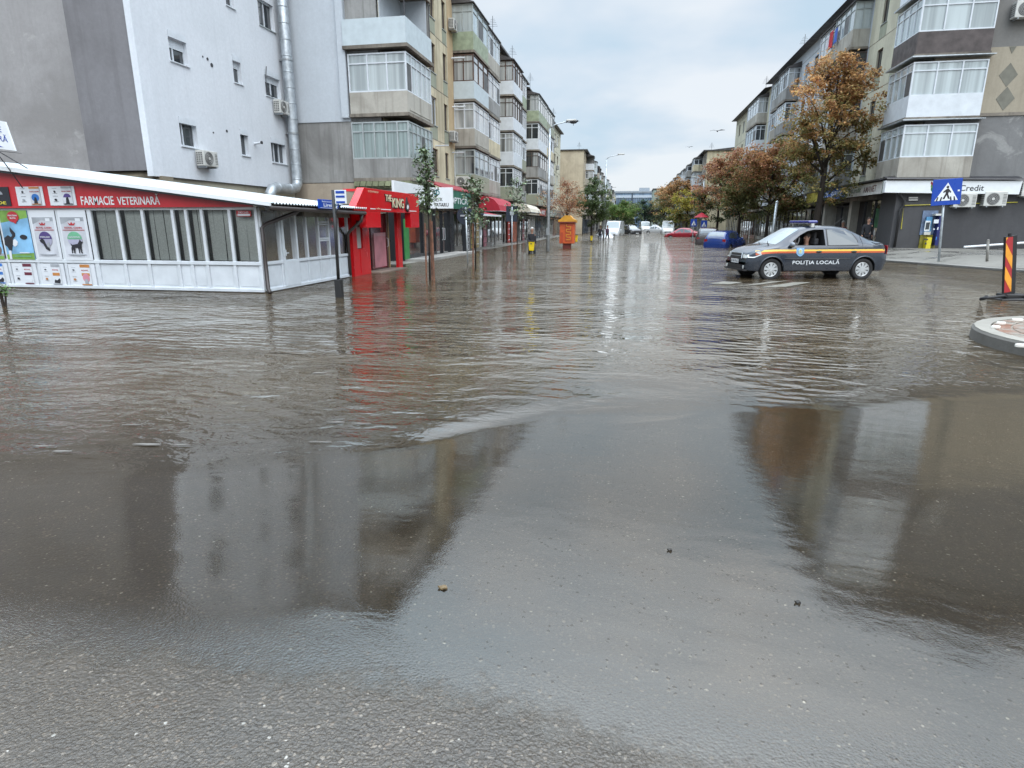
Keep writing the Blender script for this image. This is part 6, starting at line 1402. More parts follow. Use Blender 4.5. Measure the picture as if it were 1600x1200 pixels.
for g_ in (1, -1):
    pcar.decal('tail_light', [(-2.06, .98), (-2.125, .95), (-2.135, .70), (-2.03, .72), (-2.01, .90)], m_lampr, sgn=(g_,), off=.006)
    mb = MB(); mb.box(-2.155, -2.13, g_*.52, g_*.78, .72, .96); link('tail_light', mb, m_lampr, pcar.root)
mb = MB(); mb.box(-2.155, -2.14, -.26, .26, .52, .63); link('number_plate', mb, m_plate, pcar.root)
# light bar, aerial, cabin, wheel
mb = MB(); mb.box(-.02, .26, -.56, .56, 1.575, 1.65); mb.v = [(x, y, z-.02*(abs(y) > .5)) for x, y, z in mb.v]; lbz = bevel(link('light_bar', mb, plain('light_bar_blue', (.015, .02, .22), .1, coat=1), pcar.root), .03)
mb = MB(); mb.box(.0, .24, -.50, .50, 1.545, 1.575); mb.box(.08, .16, -.56, -.44, 1.47, 1.55); mb.box(.08, .16, .44, .56, 1.45, 1.55); link('bar_mount', mb, m_acbox, lbz)
mb = MB(); mb.tube([(-.75, 0, 1.47), (-1.05, 0, 1.72)], .006, 5); link('aerial', mb, m_cblk, pcar.root)
mb = MB(); mb.tube([(1.30, .5, .985), (1.16, .1, 1.02), (1.10, .0, 1.05)], .012, 5); mb.tube([(1.30, -.1, .995), (1.16, -.45, 1.02)], .012, 5); link('wiper', mb, m_cblk, pcar.root)
wh = [(.46, .34+.17*math.cos(R(a)), 1.03+.17*math.sin(R(a))) for a in range(0, 361, 20)]; wh = [(x-(z-1.03)*.35, y, z) for x, y, z in wh]; mb = MB(); mb.tube(wh, .016, 6, False); mb.tube([(.42, .34, 1.0), (.62, .34, .96)], .03, 6); link('steering_wheel', mb, plain('pale_wheel', (.30, .30, .30), .4), pcar.root)
for g_ in (1, -1): mb = MB(); mb.box(-.12, .0, g_*.14, g_*.54, .96, 1.14); mb.box(-.1, -.02, g_*.24, g_*.44, 1.13, 1.32); bevel(link('seat', mb, plain('seat_cloth', (.05, .05, .055), .9), pcar.root), .03)
mid = Vector((5.20, 18.58)); ang = math.atan2(-.62, -2.6); hx_, hy_ = math.cos(ang), math.sin(ang); S_ = 1.0
cpos = mid+Vector((hy_, -hx_))*.84*S_
for ch in pcar.root.children_recursive:      # short overhangs of this saloon
    if ch.type != 'MESH': continue
    for q in ch.data.vertices:
        if q.co.x > 1.62: q.co.x = 1.62+(q.co.x-1.62)*.80
        elif q.co.x < -1.62: q.co.x = -1.62+(q.co.x+1.62)*.70
pcar.place(cpos.x, cpos.y, -.035, ang, S_)
dv = person('police officer in dark uniform seated at the wheel, arm by the open car window', (0, 0, 0), 0, (.03, .035, .05), pose='sit', hair=(.03, .022, .018))
lx, ly, lz = .12, .34, .20     # seat position inside the car; the cabin floor of the figure stays hidden in the body
dv.location = (cpos.x+(lx*hx_-ly*hy_)*S_, cpos.y+(lx*hy_+ly*hx_)*S_, -.035+(lz-.14)*S_-.13); dv.rotation_euler = (0, 0, ang+.45); dv.scale = (1.0,)*3

# ---- other cars (tables vary by body type)
HB_T = [(-1.95, .75), (-1.93, 1.0), (-1.80, 1.20), (-1.55, 1.40), (-1.2, 1.47), (-.4, 1.50), (.3, 1.46), (.65, 1.32), (1.1, 1.02), (1.5, .93), (1.85, .82), (1.98, .62)]
HB_B = [(-1.95, .7), (-1.9, .92), (-1.2, .95), (.6, .92), (1.1, .89), (1.5, .84), (1.85, .72), (1.98, .55)]
SV_T = [(-2.2, .8), (-2.17, 1.1), (-2.0, 1.45), (-1.8, 1.60), (-1.2, 1.66), (-.2, 1.68), (.4, 1.62), (.8, 1.42), (1.2, 1.13), (1.7, 1.04), (2.1, .9), (2.2, .65)]
SV_B = [(-2.2, .75), (-2.1, 1.02), (-1.0, 1.06), (.7, 1.02), (1.2, .98), (1.7, .94), (2.1, .8), (2.2, .6)]
VN_T = [(-2.6, .8), (-2.58, 2.2), (-2.4, 2.32), (.6, 2.32), (1.1, 2.2), (1.75, 1.35), (2.2, 1.2), (2.45, .9), (2.5, .6)]
VN_B = [(-2.6, .7), (-2.55, 1.1), (1.0, 1.15), (1.7, 1.1), (2.2, 1.0), (2.45, .75), (2.5, .55)]
def simple_car(label, col_, kind, x, y, z, rz_, glass=m_cglass, group='vehicles standing in the flooded street', sc_=1.0):
    T_, B_, L_, W_, rw, wb, cat = {'hatch': (HB_T, HB_B, (1.98, -1.95), .84, .60, 1.25, 'car'), 'suv': (SV_T, SV_B, (2.2, -2.2), .92, .66, 1.36, 'car'), 'van': (VN_T, VN_B, (2.5, -2.6), .98, .86, 1.6, 'van'), 'saloon': (LT, LB, (2.11, -2.14), .865, .60, 1.315, 'car')}[kind]
    pt_ = plain('car_paint_%d_%d_%d' % tuple(int(q*200) for q in col_), col_, .22, .1, var=.05, coat=.8)
    c = Car(label, pt_, L_, T_, B_, W_=W_, roofw=rw, wb=wb, cat=cat, group=group, name='parked_car' if cat == 'car' else 'white_van')
    if kind == 'hatch': sw = [[(.80, .96), (.5, 1.24), (.2, 1.37), (-.2, 1.39), (-.2, .97)], [(-.3, .97), (-.3, 1.39), (-1.0, 1.36), (-1.35, 1.2), (-1.4, 1.0)]]; ws = (.62, 1.12); rw_ = (-1.55, -1.92)
    elif kind == 'suv': sw = [[(.9, 1.09), (.6, 1.38), (.2, 1.53), (-.25, 1.55), (-.25, 1.09)], [(-.35, 1.09), (-.35, 1.55), (-1.1, 1.53), (-1.25, 1.1)], [(-1.35, 1.1), (-1.25, 1.52), (-1.7, 1.42), (-1.9, 1.15)]]; ws = (.72, 1.2); rw_ = (-1.88, -2.16)
    elif kind == 'van': sw = [[(1.55, 1.25), (1.1, 1.9), (.4, 1.98), (.4, 1.22)]]; ws = (1.12, 1.74); rw_ = None
    else: sw = [front_open, [(-.25, .965), (-.25, 1.385), (-.75, 1.37), (-.98, 1.26), (-1.08, 1.10), (-1.09, .975)]]; ws = (.52, 1.19); rw_ = (-.92, -1.50)
    for q in sw: c.decal('side_window', q, glass)
    c.patch('windscreen', ws[0], ws[1], .93, 1.0, m_wsc)
    if kind != 'van': c.patch('rear_window', rw_[0], rw_[1], .85, .9, plain('rear_glass_sky', (.16, .19, .22), .05, coat=1), n=8)
    c.wheels(6)
    a, b = L_; zt_ = .62 if kind != 'van' else .85
    for g_ in (1, -1):
        c.decal('headlight', [(a-.06, zt_), (a-.30, zt_+.13), (a-.42, zt_+.10), (a-.25, zt_-.02)], m_lampw, sgn=(g_,)); hz_ = .95 if kind != 'saloon' else .88
        c.decal('tail_light', [(b+.04, hz_-.22), (b+.03, hz_), (b+.22, hz_+.02), (b+.18, hz_-.16)], m_lampr, sgn=(g_,))
        m = MB(); m.box(b-.012, b+.05, g_*W_*.60, g_*W_*.84, hz_-.20, hz_); link('tail_light', m, m_lampr, c.root)
        m = MB(); m.ball(c.side(ws[1]-.35, prof(B_, ws[1]-.35)+.06, g_, .09), .08, 10, 6, (.7, 1.1, .8)); link('wing_mirror', m, pt_, c.root, True)
    m = MB(); m.box(b-.015, b+.03, -.26, .26, .62, .73); link('number_plate', m, m_plate, c.root); m = MB(); m.box(a-.02, a+.012, -.26, .26, .40, .50); link('number_plate', m, m_plate, c.root)
    m = MB(); m.box(a-.03, a+.006, -.5, .5, .52, .62); link('grille', m, m_cblk, c.root)
    c.place(x, y, z, rz_, sc_); return c
def gp(u, v_, z=0): return G(u, v_, z)
simple_car('dark brown estate car standing deep in water behind the blue hatchback', (.03, .018, .02), 'suv', 6.0, 50.6, -.42, R(82))
simple_car('blue hatchback flooded to its bumper beside the autumn trees', (.012, .04, .20), 'hatch', 6.35, 44.0, -.40, R(62))
simple_car('red saloon car half under water in the middle distance', (.33, .01, .025), 'saloon', 6.3, 78, -.45, R(165))
simple_car('white van in the distance on the left side of the street', (.62, .64, .66), 'van', -2.0, 84, -.40, R(-98))
simple_car('small pale car half under water in front of the left white van', (.55, .57, .60), 'saloon', -2.9, 72, -.62, R(-80))
simple_car('dark car between the two distant white vans', (.04, .04, .045), 'suv', -.0, 98, -.3, R(-60))
simple_car('distant white box van in the middle of the street', (.66, .66, .64), 'van', 3.0, 135, -.3, R(-85))
simple_car('white car crossing in front of the distant white box van', (.66, .67, .68), 'saloon', 4.8, 118, -.3, R(-20))
simple_car('distant white van on the right behind the red car', (.62, .63, .62), 'van', 5.9, 103, -.3, R(-92))
simple_car('dark car left of the distant right hand van', (.035, .04, .05), 'suv', 5.2, 138, -.3, R(-95))

# ================================================================== STREET FURNITURE
def lamp(label, x, y, h, arm, z0=-.3):
    t_ = thing('street_lamp', label, 'street lamp', (x, y, 0), 'street lamps along the street')
    m = MB(); m.tube([(x, y, z0), (x, y, h*.5), (x+.02, y, h)], [.10, .085, .055], 12); link('pole', m, m_galv, t_, True)
    m = MB(); m.tube([(x, y, h), (x+arm*.3, y, h+.2), (x+arm, y, h+.35)], .03, 8); ar = link('arm', m, m_galv, t_, True)
    m = MB(); m.box(x+arm*.85, x+arm*1.35, y-.1, y+.1, h+.33, h+.43); bevel(link('lamp_head', m, m_acbox, ar), .03)
    m = MB(); m.box(x-.09, x+.09, y-.1, y+.1, .9, 1.3); link('access_door', m, plain('lamp_grey', (.32, .34, .35), .4, .5), t_); return t_
lamp('tall grey street lamp with a crow on its arm before the far left shops', -4.5, 34.8, 6.45, 1.05)
lamp('thin distant street lamp near the green tree on the left', -2.45, 60, 7.3, 1.2)
px_ = ony(1204, 385, 40)[0]; po_ = thing('steel_post', 'plain grey steel post standing behind the police car under the autumn trees', 'post', (px_, 40, 0)); m = MB(); m.tube([(px_, 40, -.3), (px_+.1, 40, 2.75)], .075, 10); link('post', m, m_galv, po_, True); m = MB(); m.ball((px_+.1, 40, 2.75), .09, 10, 6); link('cap', m, m_galv, po_, True)
lamp('far street lamp down the middle right of the street', 9.3, 88, 7.2, -1.2); lamp('farthest street lamp on the left pavement', -4.3, 110, 7.2, 1.2)
def bird(label, c, s_=1.0, wings=True, mt=m_signblk):
    t_ = thing('bird', label, 'bird', c); m = MB(); x, y, z = c
    m.ball((x, y, z), .09*s_, 10, 6, (2.0, .8, .8)); m.ball((x+.19*s_, y, z+.05*s_), .05*s_, 8, 6); m.prism([(x-.15*s_, y-.03, z), (x-.15*s_, y+.03, z), (x-.36*s_, y+.06, z-.02), (x-.36*s_, y-.06, z-.02)], (0, 0, .01)); m.prism([(x+.23*s_, y-.01, z+.04*s_), (x+.23*s_, y+.01, z+.04*s_), (x+.30*s_, y, z+.03*s_)], (0, 0, .01)); link('body', m, mt, t_, True)
    if wings:
        for g_ in (1, -1):
            m = MB(); m.prism([(x+.08*s_, y+g_*.05*s_, z+.03), (x+.10*s_, y+g_*.35*s_, z+.14*s_), (x-.02*s_, y+g_*.72*s_, z+.05*s_), (x-.10*s_, y+g_*.35*s_, z+.10*s_), (x-.08*s_, y+g_*.05*s_, z+.02)], (0, 0, .012)); link('wing', m, mt, t_)
        t_.rotation_euler = (0, 0, 0)
    else:
        m = MB(); m.tube([(x, y-.02, z-.15*s_), (x, y-.02, z)], .01, 4); m.tube([(x, y+.02, z-.15*s_), (x, y+.02, z)], .01, 4); link('legs', m, mt, t_)
        m = MB(); m.prism([(x+.1*s_, y-.08*s_, z), (x-.25*s_, y-.07*s_, z-.02), (x-.05*s_, y-.08*s_, z+.06)], (0, .16*s_, 0)); link('wing', m, mt, t_)
    return t_
q = ony(896, 191, 34.8); bird('crow perched on the end of the lamp arm', q, 1.1, False)
def flying(label, u, v_, d, s_):
    q = ony(u, v_, d); t_ = bird(label, (0, 0, 0), s_); t_.location = q; t_.rotation_euler = (0, 0, R(75)); return t_
flying('dark bird gliding against the pale sky on the right', 1121, 205, 40, .6); flying('tiny pale distant bird in the sky over the street', 1077, 230, 70, .55)
# orange kiosk on a stand
ko = thing('advertising_kiosk', 'orange kiosk with a yellow domed top standing in water on the left pavement', 'kiosk', (-3.9, 39.7, 0))
m = MB(); m.box(-4.36, -3.42, 39.3, 40.1, .30, 1.58); bevel(link('cabinet', m, plain('kiosk_orange', (.55, .10, .025), .35, var=.1), ko), .03)
m = MB(); m.box(-4.15, -3.65, 39.45, 39.95, -.3, .30); link('stand', m, plain('kiosk_dark_red', (.14, .02, .012), .5), ko)
m = MB(); m.prism([(-4.45, 39.2, 1.58), (-3.33, 39.2, 1.58), (-3.33, 39.2, 1.74), (-3.5, 39.2, 1.80), (-3.72, 39.2, 2.02), (-4.06, 39.2, 2.02), (-4.3, 39.2, 1.80), (-4.45, 39.2, 1.74)], (0, 1.0, 0)); link('dome', m, plain('kiosk_yellow', (.62, .30, .03), .4), ko)
m = MB(); m.box(-4.45, -3.33, 39.18, 39.2, 1.56, 1.64); link('rim', m, plain('kiosk_dark_red', (.14, .02, .012), .5), ko)
m = MB(); m.box(-4.0, -3.55, 39.28, 39.298, .45, 1.48); m.box(-4.28, -4.12, 39.28, 39.298, .38, 1.0); link('panel', m, plain('kiosk_red_orange', (.42, .06, .02), .4), ko)
m = MB()
for i in range(6): m.box(-3.95, -3.62, 39.268, 39.279, .52+.16*i, .56+.16*i); m.box(-3.95 if i % 2 else -3.68, -3.91 if i % 2 else -3.64, 39.268, 39.279, .52+.16*i, .68+.16*i)
link('print', m, plain('kiosk_yellow', (.62, .30, .03), .4), ko)
def bin_(label, x, y, w_, h_, z0=0): 
    t_ = thing('yellow_bin', label, 'bin', (x, y, z0)); m = MB(); m.prism([(x-w_/2*.75, y, z0), (x+w_/2*.75, y, z0), (x+w_/2, y, z0+h_), (x-w_/2, y, z0+h_)], (0, w_*.8, 0)); bevel(link('body', m, plain('box_yellow2', (.75, .55, .01), .35), t_), .02)
    m = MB(); m.box(x-w_*.52, x+w_*.52, y-.02, y+w_*.82, z0+h_, z0+h_+.04); m.box(x-w_*.15, x+w_*.15, y-.012, y, z0+h_*.72, z0+h_*.82); link('lid', m, m_dark, t_); return t_
q0 = ony(830, 392, 31.5); bin_('bright yellow bin mounted above the water in front of the dark clothed person', q0[0], 31.5, .30, .46, q0[2]); m = MB(); m.tube([(q0[0], 31.7, -.3), (q0[0], 31.7, q0[2]+.4)], .03, 6); link('post', m, m_dark, D.objects['yellow_bin'])
q0 = ony(924, 376, 55); bin_('small yellow bin far along the left pavement', q0[0], 55, .22, .42, q0[2]); 
q0 = ony(900, 378, 41); bin_('small yellow bin tucked behind the orange kiosk', q0[0], 41, .22, .42, q0[2])
person('person in dark clothes and a pale cap wading behind the yellow bin', (ony(831, 370, 32.2)[0], 32.2, -.38), R(-60), (.02, .02, .025), (.02, .025, .03), (.5, .5, .48), 'walk', .95)
person('dark clothed person standing at the credit shop window behind the police car', (ony(1366, 385, 34.4)[0]-.35, 34.6, .02), R(-100), (.015, .016, .02), (.02, .02, .025), pose='stand', scale=1.0)
person('grey haired person in dark red standing under the canopy past the pillar', (ony(1313, 385, 38.5)[0], 38.5, -.1), R(-110), (.16, .03, .03), (.03, .03, .04), (.35, .34, .33), 'stand', .98)
for i, (u, y_, c) in enumerate(((938, 62, (.05, .05, .06)), (949, 66, (.10, .05, .08)))):
    person(['distant person in black wading along the left pavement', 'distant person in dull pink near the lamp post on the left'][i], (ony(u, 360, y_)[0], y_, -.35), R(-90+40*i), c, pose='walk', scale=.95)
# crossing signs, pedestrian pair and small red canopy in the right distance
for i, (u, v0) in enumerate(((1084, 348), (1100, 350))):
    yy = 58+i*1.5; q = ony(u, v0, yy); t_ = thing('crossing_sign', ['left of two small distant blue crossing signs behind the dark car', 'right of two small distant blue crossing signs above the blue car'][i], 'road sign', (q[0], yy, 0))
    m = MB(); m.box(q[0]-.27, q[0]+.27, yy, yy+.03, q[2]-.32, q[2]+.32); link('plate', m, m_blue, t_); m = MB(); m.prism([(q[0]-.2, yy-.008, q[2]-.22), (q[0]+.2, yy-.008, q[2]-.22), (q[0], yy-.008, q[2]+.2)], (0, .006, 0)); link('triangle', m, m_signw, t_)
    m = MB(); m.prism([(q[0]-.04, yy-.012, q[2]-.2), (q[0]+.06, yy-.012, q[2]-.2), (q[0]+.02, yy-.012, q[2]+.06)], (0, .003, 0)); link('walking_figure', m, m_signblk, t_); m = MB(); m.tube([(q[0], yy+.05, -.3), (q[0], yy+.05, q[2]+.3)], .04, 6); link('post', m, m_galv, t_)
uq = ony(1096, 338, 64); pu = thing('parasol', 'small red parasol in the distance above the crossing signs', 'parasol', (uq[0], 64, 0)); m = MB(); m.tube([(uq[0], 64, uq[2]-.1), (uq[0], 64, uq[2]+.35)], [.75, .05], 10); link('canopy', m, m_rcl, pu); m = MB(); m.tube([(uq[0], 64, -.2), (uq[0], 64, uq[2])], .03, 6); link('pole', m, m_galv, pu)
# leaf on the wet asphalt
def ground_leaf(u, v_, s_, label, c):
    x, y, z = GS(u, v_); z += .003; m = MB(); m.prism([(x+s_*a, y+s_*b*1.3, z+.004*math.sin(a*5)) for a, b in ((-1, -.2), (-.5, .35), (0, .5), (.6, .4), (1, 0), (.5, -.45), (-.2, -.5))], (0, 0, .006)); o = link('fallen_leaf', m, plain('leaf_%d' % u, c, .5, var=.2), origin=(x, y, z)); tag(o, label, 'leaf', 'fallen leaves on the wet asphalt')
ground_leaf(692, 920, .018, 'small tan leaf lying alone on the wet asphalt in the centre foreground', (.16, .11, .05)); ground_leaf(1046, 861, .011, 'dark bit of leaf on the wet asphalt right of centre', (.03, .025, .02)); ground_leaf(1246, 943, .012, 'dark speck of leaf on the wet asphalt in the right foreground', (.02, .018, .015))

# ================================================================== TREES
def leaf_mat(name, rough=.6):
    t = NT(name); a = t.n('ShaderNodeAttribute'); a.attribute_name = 'leafcol'
    d_ = t.pbsdf(a.outputs['Color'], rough, 0, None, .3); tl = t.n('ShaderNodeBsdfTranslucent'); t.l(a.outputs['Color'], tl.inputs[0])
    mx_ = t.n('ShaderNodeMixShader'); mx_.inputs[0].default_value = .5; t.l(d_, mx_.inputs[1]); t.l(tl.outputs[0], mx_.inputs[2]); return t.out(mx_.outputs[0])
m_leaf = leaf_mat('foliage'); m_bark = render_wall('bark', (.045, .036, .03), (.02, .017, .015), .5, .5, 1.2)
def tree(label, base, h, crown, pal, seed, n=9000, ls=.13, trunk_r=.13, clear=.28, lean=(0, 0), name='autumn_tree', group='trees along the flooded street', dens=1.0, limbs=9, gap=.30):
    """crown = (rx, ry, z0, z1); pal = list of (weight, colour); leaves hang in clumps on real limbs"""
    r_ = np.random.default_rng(seed); rr = random.Random(seed); bx, by, bz = base; T_ = thing(name, label, 'tree', base, group)
    rx, ry, z0, z1 = crown; cz = (z0+z1)/2; rzz = (z1-z0)/2; m = MB(); tips = []
    tp = [Vector((bx, by, bz)), Vector((bx+lean[0]*.15, by, bz+h*clear*.6)), Vector((bx+lean[0]*.3, by, bz+h*clear)), Vector((bx+lean[0]*.7, by+lean[1]*.5, bz+h*.6)), Vector((bx+lean[0], by+lean[1], bz+h*.88))]
    m.tube(tp, [trunk_r*1.25, trunk_r, trunk_r*.85, trunk_r*.45, trunk_r*.12], 10)
    for i in range(limbs):
        f = rr.uniform(.05, .85); st = tp[2].lerp(tp[4], f) if f > .3 else tp[2].lerp(tp[3], f*2); a = i*2.4+rr.uniform(-.4, .4); k = rr.uniform(.7, .98)
        zt_ = min(z1-.2, st.z+rr.uniform(.15, .55)*(z1-z0)); sh = math.sqrt(max(.08, 1-((zt_-cz)/rzz)**2))
        end = Vector((bx+lean[0]*.6+rx*k*sh*math.cos(a), by+ry*k*sh*math.sin(a), zt_)); md = st.lerp(end, .5)+Vector((rr.uniform(-.2, .2), rr.uniform(-.2, .2), rr.uniform(-.1, .3)))
        rb_ = trunk_r*(.5-.3*f); m.tube([st, st.lerp(md, .5), md, end], [rb_, rb_*.7, rb_*.5, rb_*.15], 6)
        for q in (.35, .55, .75, 1.0): tips.append(md.lerp(end, q) if q > .5 else st.lerp(md, q+.4))
        for j_ in range(4):
            s0 = md.lerp(end, rr.uniform(0, .8)); e0 = s0+Vector((rr.uniform(-1, 1)*rx*.3, rr.uniform(-1, 1)*ry*.3, rr.uniform(-.25, .35)*rzz*.8)); m.tube([s0, s0.lerp(e0, .5)+Vector((0, 0, .08)), e0], [rb_*.3, rb_*.18, rb_*.06], 4); tips += [e0, s0.lerp(e0, .6)]
    link('trunk', m, m_bark, T_, True)
    extra = []
    while len(extra) < len(tips)*.8:
        p = r_.uniform(-1, 1, 3)
        if (p**2).sum() < 1: extra.append(Vector((bx+lean[0]*.6+p[0]*rx, by+p[1]*ry, cz+p[2]*rzz)))
    C_ = np.array([tuple(q) for q in tips+extra]); cr_ = r_.uniform(.3, .85, len(C_))*min(rx, rzz)*gap
    idx = r_.integers(0, len(C_), n); d = r_.normal(size=(n, 3)); d /= np.linalg.norm(d, axis=1)[:, None]; rad = r_.random(n)**.5
    P_ = C_[idx]+d*(rad*cr_[idx])[:, None]*np.array([1.15, 1.15, .62]); P_[:, 2] -= .12*r_.random(n)
    zr_ = (P_[:, 2]-z0)/(z1-z0); 
    # leaf quads: two triangles each folded a little along the rib, drooping
    a = r_.uniform(0, 2*np.pi, n); tilt = r_.normal(-.35, .45, n); L_ = ls*r_.uniform(.6, 1.35, n)
    u_ = np.stack([np.cos(a)*np.cos(tilt), np.sin(a)*np.cos(tilt), np.sin(tilt)], 1); w_ = np.stack([-np.sin(a), np.cos(a), r_.normal(0, .5, n)], 1); w_ /= np.linalg.norm(w_, axis=1)[:, None]
    q0 = P_; q2 = P_+u_*L_[:, None]; md = P_+u_*(L_*.55)[:, None]; q1 = md+w_*(L_*.33)[:, None]; q3 = md-w_*(L_*.33)[:, None]
    V_ = np.stack([q0, q1, q2, q3], 1).reshape(-1, 3)-np.array(base); me = D.meshes.new('crown'); me.vertices.add(4*n); me.vertices.foreach_set('co', V_.ravel()); me.loops.add(4*n); me.loops.foreach_set('vertex_index', np.arange(4*n)); me.polygons.add(n)
    me.polygons.foreach_set('loop_start', np.arange(n)*4); me.polygons.foreach_set('loop_total', np.full(n, 4)); me.update(calc_edges=True)
    cw = np.array([p[0] for p in pal], float); cw /= cw.sum(); cc = np.array([p[1] for p in pal]); zpref = np.array([p[2] if len(p) > 2 else .5 for p in pal])
    clump = r_.normal(0, .16, len(C_))
    sc_ = np.log(cw)[None]-((np.clip(zr_, 0, 1)+clump[idx])[:, None]-zpref[None])**2*7+r_.gumbel(size=(n, len(pal)))*.55
    ci = sc_.argmax(1); bri = np.clip(r_.normal(1, .22, n)*(1+clump[idx]*.9), .45, 1.7); col_ = np.clip(cc[ci]*bri[:, None], 0, 1)
    at = me.color_attributes.new('leafcol', 'FLOAT_COLOR', 'CORNER'); at.data.foreach_set('color', np.repeat(np.concatenate([col_, np.ones((n, 1))], 1), 4, 0).ravel())
    me.materials.append(m_leaf); o = D.objects.new('crown', me); COL.objects.link(o); o.parent = T_; return T_
BR = (.40, .225, .10); OR = (.52, .33, .15); RD = (.34, .165, .10); GR = (.20, .205, .08); DG = (.085, .115, .05); YE = (.34, .29, .05); LG = (.12, .19, .05); TN = (.34, .26, .13)
tree('big rust and olive autumn chestnut leaning over the credit shop signs', (10.1, 37.5, -.05), 9.7, (2.75, 2.6, 2.6, 10.1), [(2, OR, .9), (2.4, BR, .7), (1.0, RD, .8), (2.8, (.36, .285, .11), .42), (2.4, GR, .2), (.8, TN, .5)], 1, 22000, .15, .19, .26, (.3, 0), limbs=17, gap=.235)
tree('bushy brown and green autumn tree behind the police car bonnet', (9.6, 47.5, -.1), 7.0, (3.1, 2.6, 1.7, 7.3), [(2, BR, .8), (1.5, RD, .7), (2.2, GR, .2), (1.2, (.11, .085, .025), .5)], 2, 20000, .17, .13, .25, limbs=11)
tree('dark reddish autumn tree right of the dark car', (8.9, 55, -.1), 7.2, (3.0, 3, 1.7, 7.9), [(2.4, RD, .75), (2, BR, .6), (1.8, DG, .2), (.8, GR, .3)], 3, 18000, .18, .13, .25, limbs=11)
tree('reddish brown tree with a green skirt above the parked cars', (8.6, 66, -.1), 7.0, (2.9, 3, 1.5, 7.6), [(2.4, RD, .75), (1.2, BR, .6), (2, DG, .2)], 4, 14000, .2, .13, .25)
tree('yellow green tree beyond the parked cars on the right', (7.3, 86, -.1), 5.6, (3.0, 3, 1.0, 5.9), [(2.6, YE, .6), (1.2, LG, .4), (.8, OR, .3), (1, GR, .1)], 5, 9000, .2, .13, .22, name='yellow_tree')
tree('olive and brown tree left of the yellow tree', (7.2, 104, -.1), 8.0, (4.3, 3.5, 1.0, 8.2), [(2, GR, .4), (2, BR, .75), (1, DG, .1)], 6, 9000, .24, .15, .2)
tree('dull green tree far down the right side of the street', (7.6, 132, -.1), 8.6, (4.2, 4, .8, 9.0), [(2, DG, .4), (1, BR, .8), (1, GR, .5)], 7, 6000, .32, .15, .2)
tree('thin russet tree almost bare behind the orange kiosk', (-4.6, 46, -.1), 4.6, (1.35, 1.6, 1.5, 4.7), [(2.4, RD, .6), (1.5, BR, .5)], 8, 3600, .10, .07, .3, limbs=12)
tree('sparse russet sapling in front of the far left shops', (-5.6, 43, -.1), 3.9, (.9, 1.2, 1.3, 4.0), [(2, BR, .6), (2, (.06, .05, .05), .5)], 18, 900, .09, .05, .3, limbs=12)
tree('dark green upright tree behind the orange kiosk', (-3.6, 60, -.1), 5.3, (1.9, 2, 1.2, 5.6), [(3, (.11, .15, .06), .5), (1.4, (.07, .11, .045), .7)], 9, 8500, .16, .10, .22, name='green_tree')
tree('round bright green tree in the left distance', (-1.9, 88, -.1), 4.3, (2.7, 2.8, .6, 4.7), [(3, LG, .65), (1.2, DG, .1), (.7, OR, .5)], 10, 9000, .2, .12, .2, name='green_tree')
for i, (x, y, h, c, l) in enumerate(((-1.0, 150, 6.5, DG, 'dark distant tree behind the round green tree'), (4.0, 190, 8.2, (.03, .055, .03), 'bluish green distant tree under the bridge line'), (9.0, 175, 9.5, (.06, .045, .03), 'brownish distant tree right of the bridge'), (-1.5, 195, 7, (.035, .05, .03), 'dark tree under the left end of the bridge'), (12.5, 205, 9, (.05, .055, .03), 'olive distant tree below the grey green block'), (6.5, 215, 7, (.03, .05, .03), 'low dark tree in front of the far bridge'))):
    tree(l, (x, y, -.3), h, (4.2, 4, .2, h+.3), [(3, c, .5), (1, tuple(q*1.5 for q in c), .8)], 30+i, 3500, .42, .15, .15, name='distant_tree')
def sapling(label, x, y, h, seed, stakes, n=420, ls=.115, spread=.42, lo=1.6):
    T_ = thing('sapling', label, 'tree', (x, y, 0), 'staked young trees on the left pavement'); rr = random.Random(seed); m = MB(); m.tube([(x, y, -.2), (x+.02, y, h*.5), (x-.02, y, h)], [.028, .02, .008], 6); V = []; F_ = []; cl = []
    br_ = []
    for i in range(16):
        z = lo+(h-lo)*i/15; a = i*2.4; L_ = spread*rr.uniform(.6, 1.1)*(1.0-.45*abs(i/15-.45)); e0 = Vector((x+L_*math.cos(a), y+L_*math.sin(a), z+.18)); m.tube([(x, y, z-.05), e0], [.009, .003], 4); br_ += [e0, e0.lerp(Vector((x, y, z)), .5)]
    link('trunk', m, m_bark, T_, True); lf = MB()
    for i in range(n):
        c = rr.choice(br_); p = c+Vector((rr.gauss(0, .07), rr.gauss(0, .07), rr.gauss(0, .06))); a = rr.uniform(0, 6.28); L_ = ls*rr.uniform(.6, 1.3); t_ = rr.uniform(-1.0, .2); u_ = Vector((math.cos(a)*math.cos(t_), math.sin(a)*math.cos(t_), math.sin(t_))); w_ = Vector((-math.sin(a), math.cos(a), rr.uniform(-.4, .4)))
        lf.add([p, p+u_*L_*.5+w_*L_*.3, p+u_*L_, p+u_*L_*.5-w_*L_*.3], [(0, 1, 2, 3)])
    o = link('crown', lf, plain('sapling_leaf', (.17, .23, .12), .35, var=.4, scale=2.5), T_)
    if stakes:
        for k, (dx, dy) in enumerate(((-.05, -.12), (.11, .02), (.02, .14))[:stakes]):
            m = MB(); m.tube([(x+dx*1.1, y+dy, -.25), (x+dx*.9, y+dy, 1.52+.05*k)], .025, 7); s_ = link('stake', m, plain('stake_wood', (.19, .085, .05), .7, var=.25, scale=6), T_)
    return T_
q = ony(664, 243, 16.2); sapling('nearest staked sapling with three reddish stakes before the optician', -5.35, 16.2, q[2], 1, 3, 900, .12, .29, 1.75)
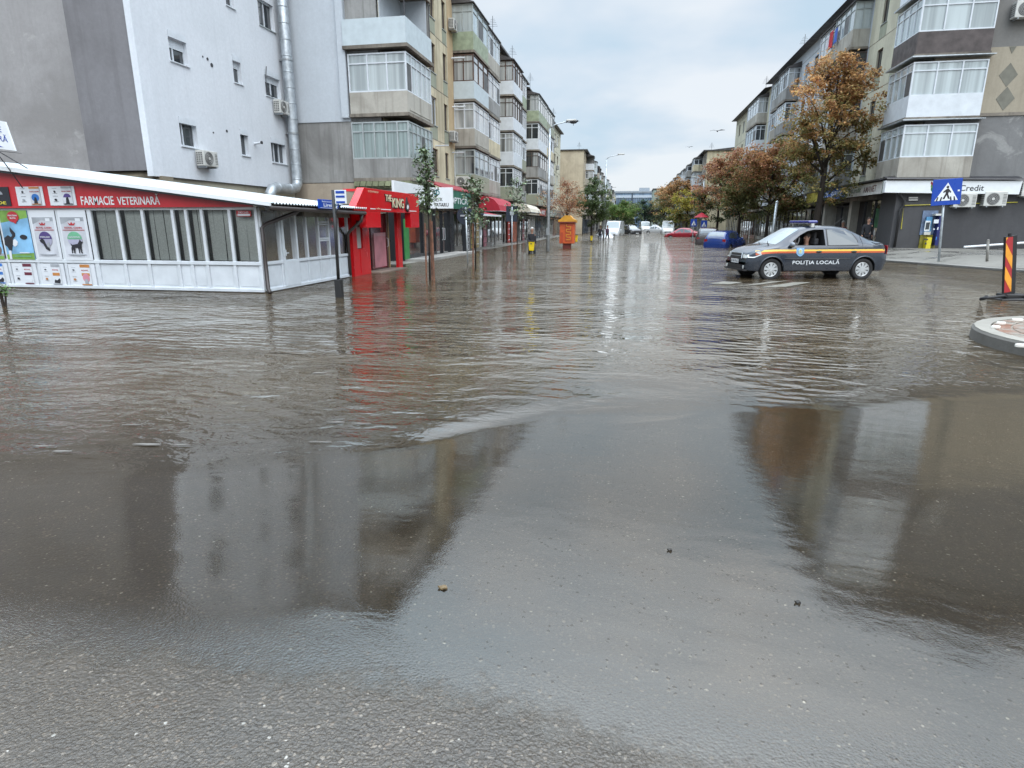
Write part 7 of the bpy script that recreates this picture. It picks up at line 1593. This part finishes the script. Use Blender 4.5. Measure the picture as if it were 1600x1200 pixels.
q = ony(742, 290, 20.6); sapling('second sapling with one orange stake before the red awning', -5.15, 20.6, q[2]+.1, 2, 1, 800, .13, lo=1.4)
q = ony(814, 300, 27.5); sapling('third thinner sapling beside the square road sign', -4.95, 27.5, q[2]+.4, 3, 0, 420, .14, .5, lo=1.8)
# plant at the left edge
pt_ = thing('shrub', 'small green shrub poking out of the water at the left edge', 'plant', (-11.9, 9.8, 0)); q = G(6, 478); m = MB(); m.tube([(q[0], q[1], -.1), (q[0]-.02, q[1], .28)], .03, 6); m.tube([(q[0]+.03, q[1], -.1), (q[0]+.10, q[1], .25)], .018, 5); link('stem', m, m_bark, pt_)
lf = MB(); rr = random.Random(4)
for i in range(260):
    p = Vector((q[0]+rr.gauss(0, .09), q[1]+rr.gauss(0, .08), .30+rr.gauss(0, .055))); a = rr.uniform(0, 6.28); L_ = .05; u_ = Vector((math.cos(a), math.sin(a), rr.uniform(-.5, .5))); w_ = Vector((-math.sin(a), math.cos(a), rr.uniform(-.4, .4))); lf.add([p, p+u_*L_*.5+w_*L_*.3, p+u_*L_, p+u_*L_*.5-w_*L_*.3], [(0, 1, 2, 3)])
link('leaves', lf, plain('shrub_leaf', (.09, .20, .03), .5, var=.3), pt_)
# laundry and small clutter on the right balconies
ln = thing('hanging_laundry', 'red and blue laundry hanging from an upper balcony on the right', 'laundry', (12.0, 43, 12)); PB = plane_x(12.18, -1)
q = onx(1302, 60, 12.18)
for i, (dy, c, w_, h_) in enumerate(((0, (.45, .02, .03), .7, 1.0), (-.9, (.05, .12, .45), .5, .8), (.8, (.55, .55, .6), .4, .6))):
    m = MB(); a0 = q[1]+dy; m.prism([PB(a0, q[2]-h_/2, .02), PB(a0+w_, q[2]-h_/2-.06, .06), PB(a0+w_, q[2]+h_/2, .02), PB(a0, q[2]+h_/2, .02)], (-.02, 0, 0)); link('cloth', m, plain('laundry_%d' % i, c, .9), ln)
m = MB(); m.tube([PB(q[1]-1.2, q[2]+.5, .03), PB(q[1]+1.6, q[2]+.5, .03)], .012, 5); link('line', m, m_dark, ln)
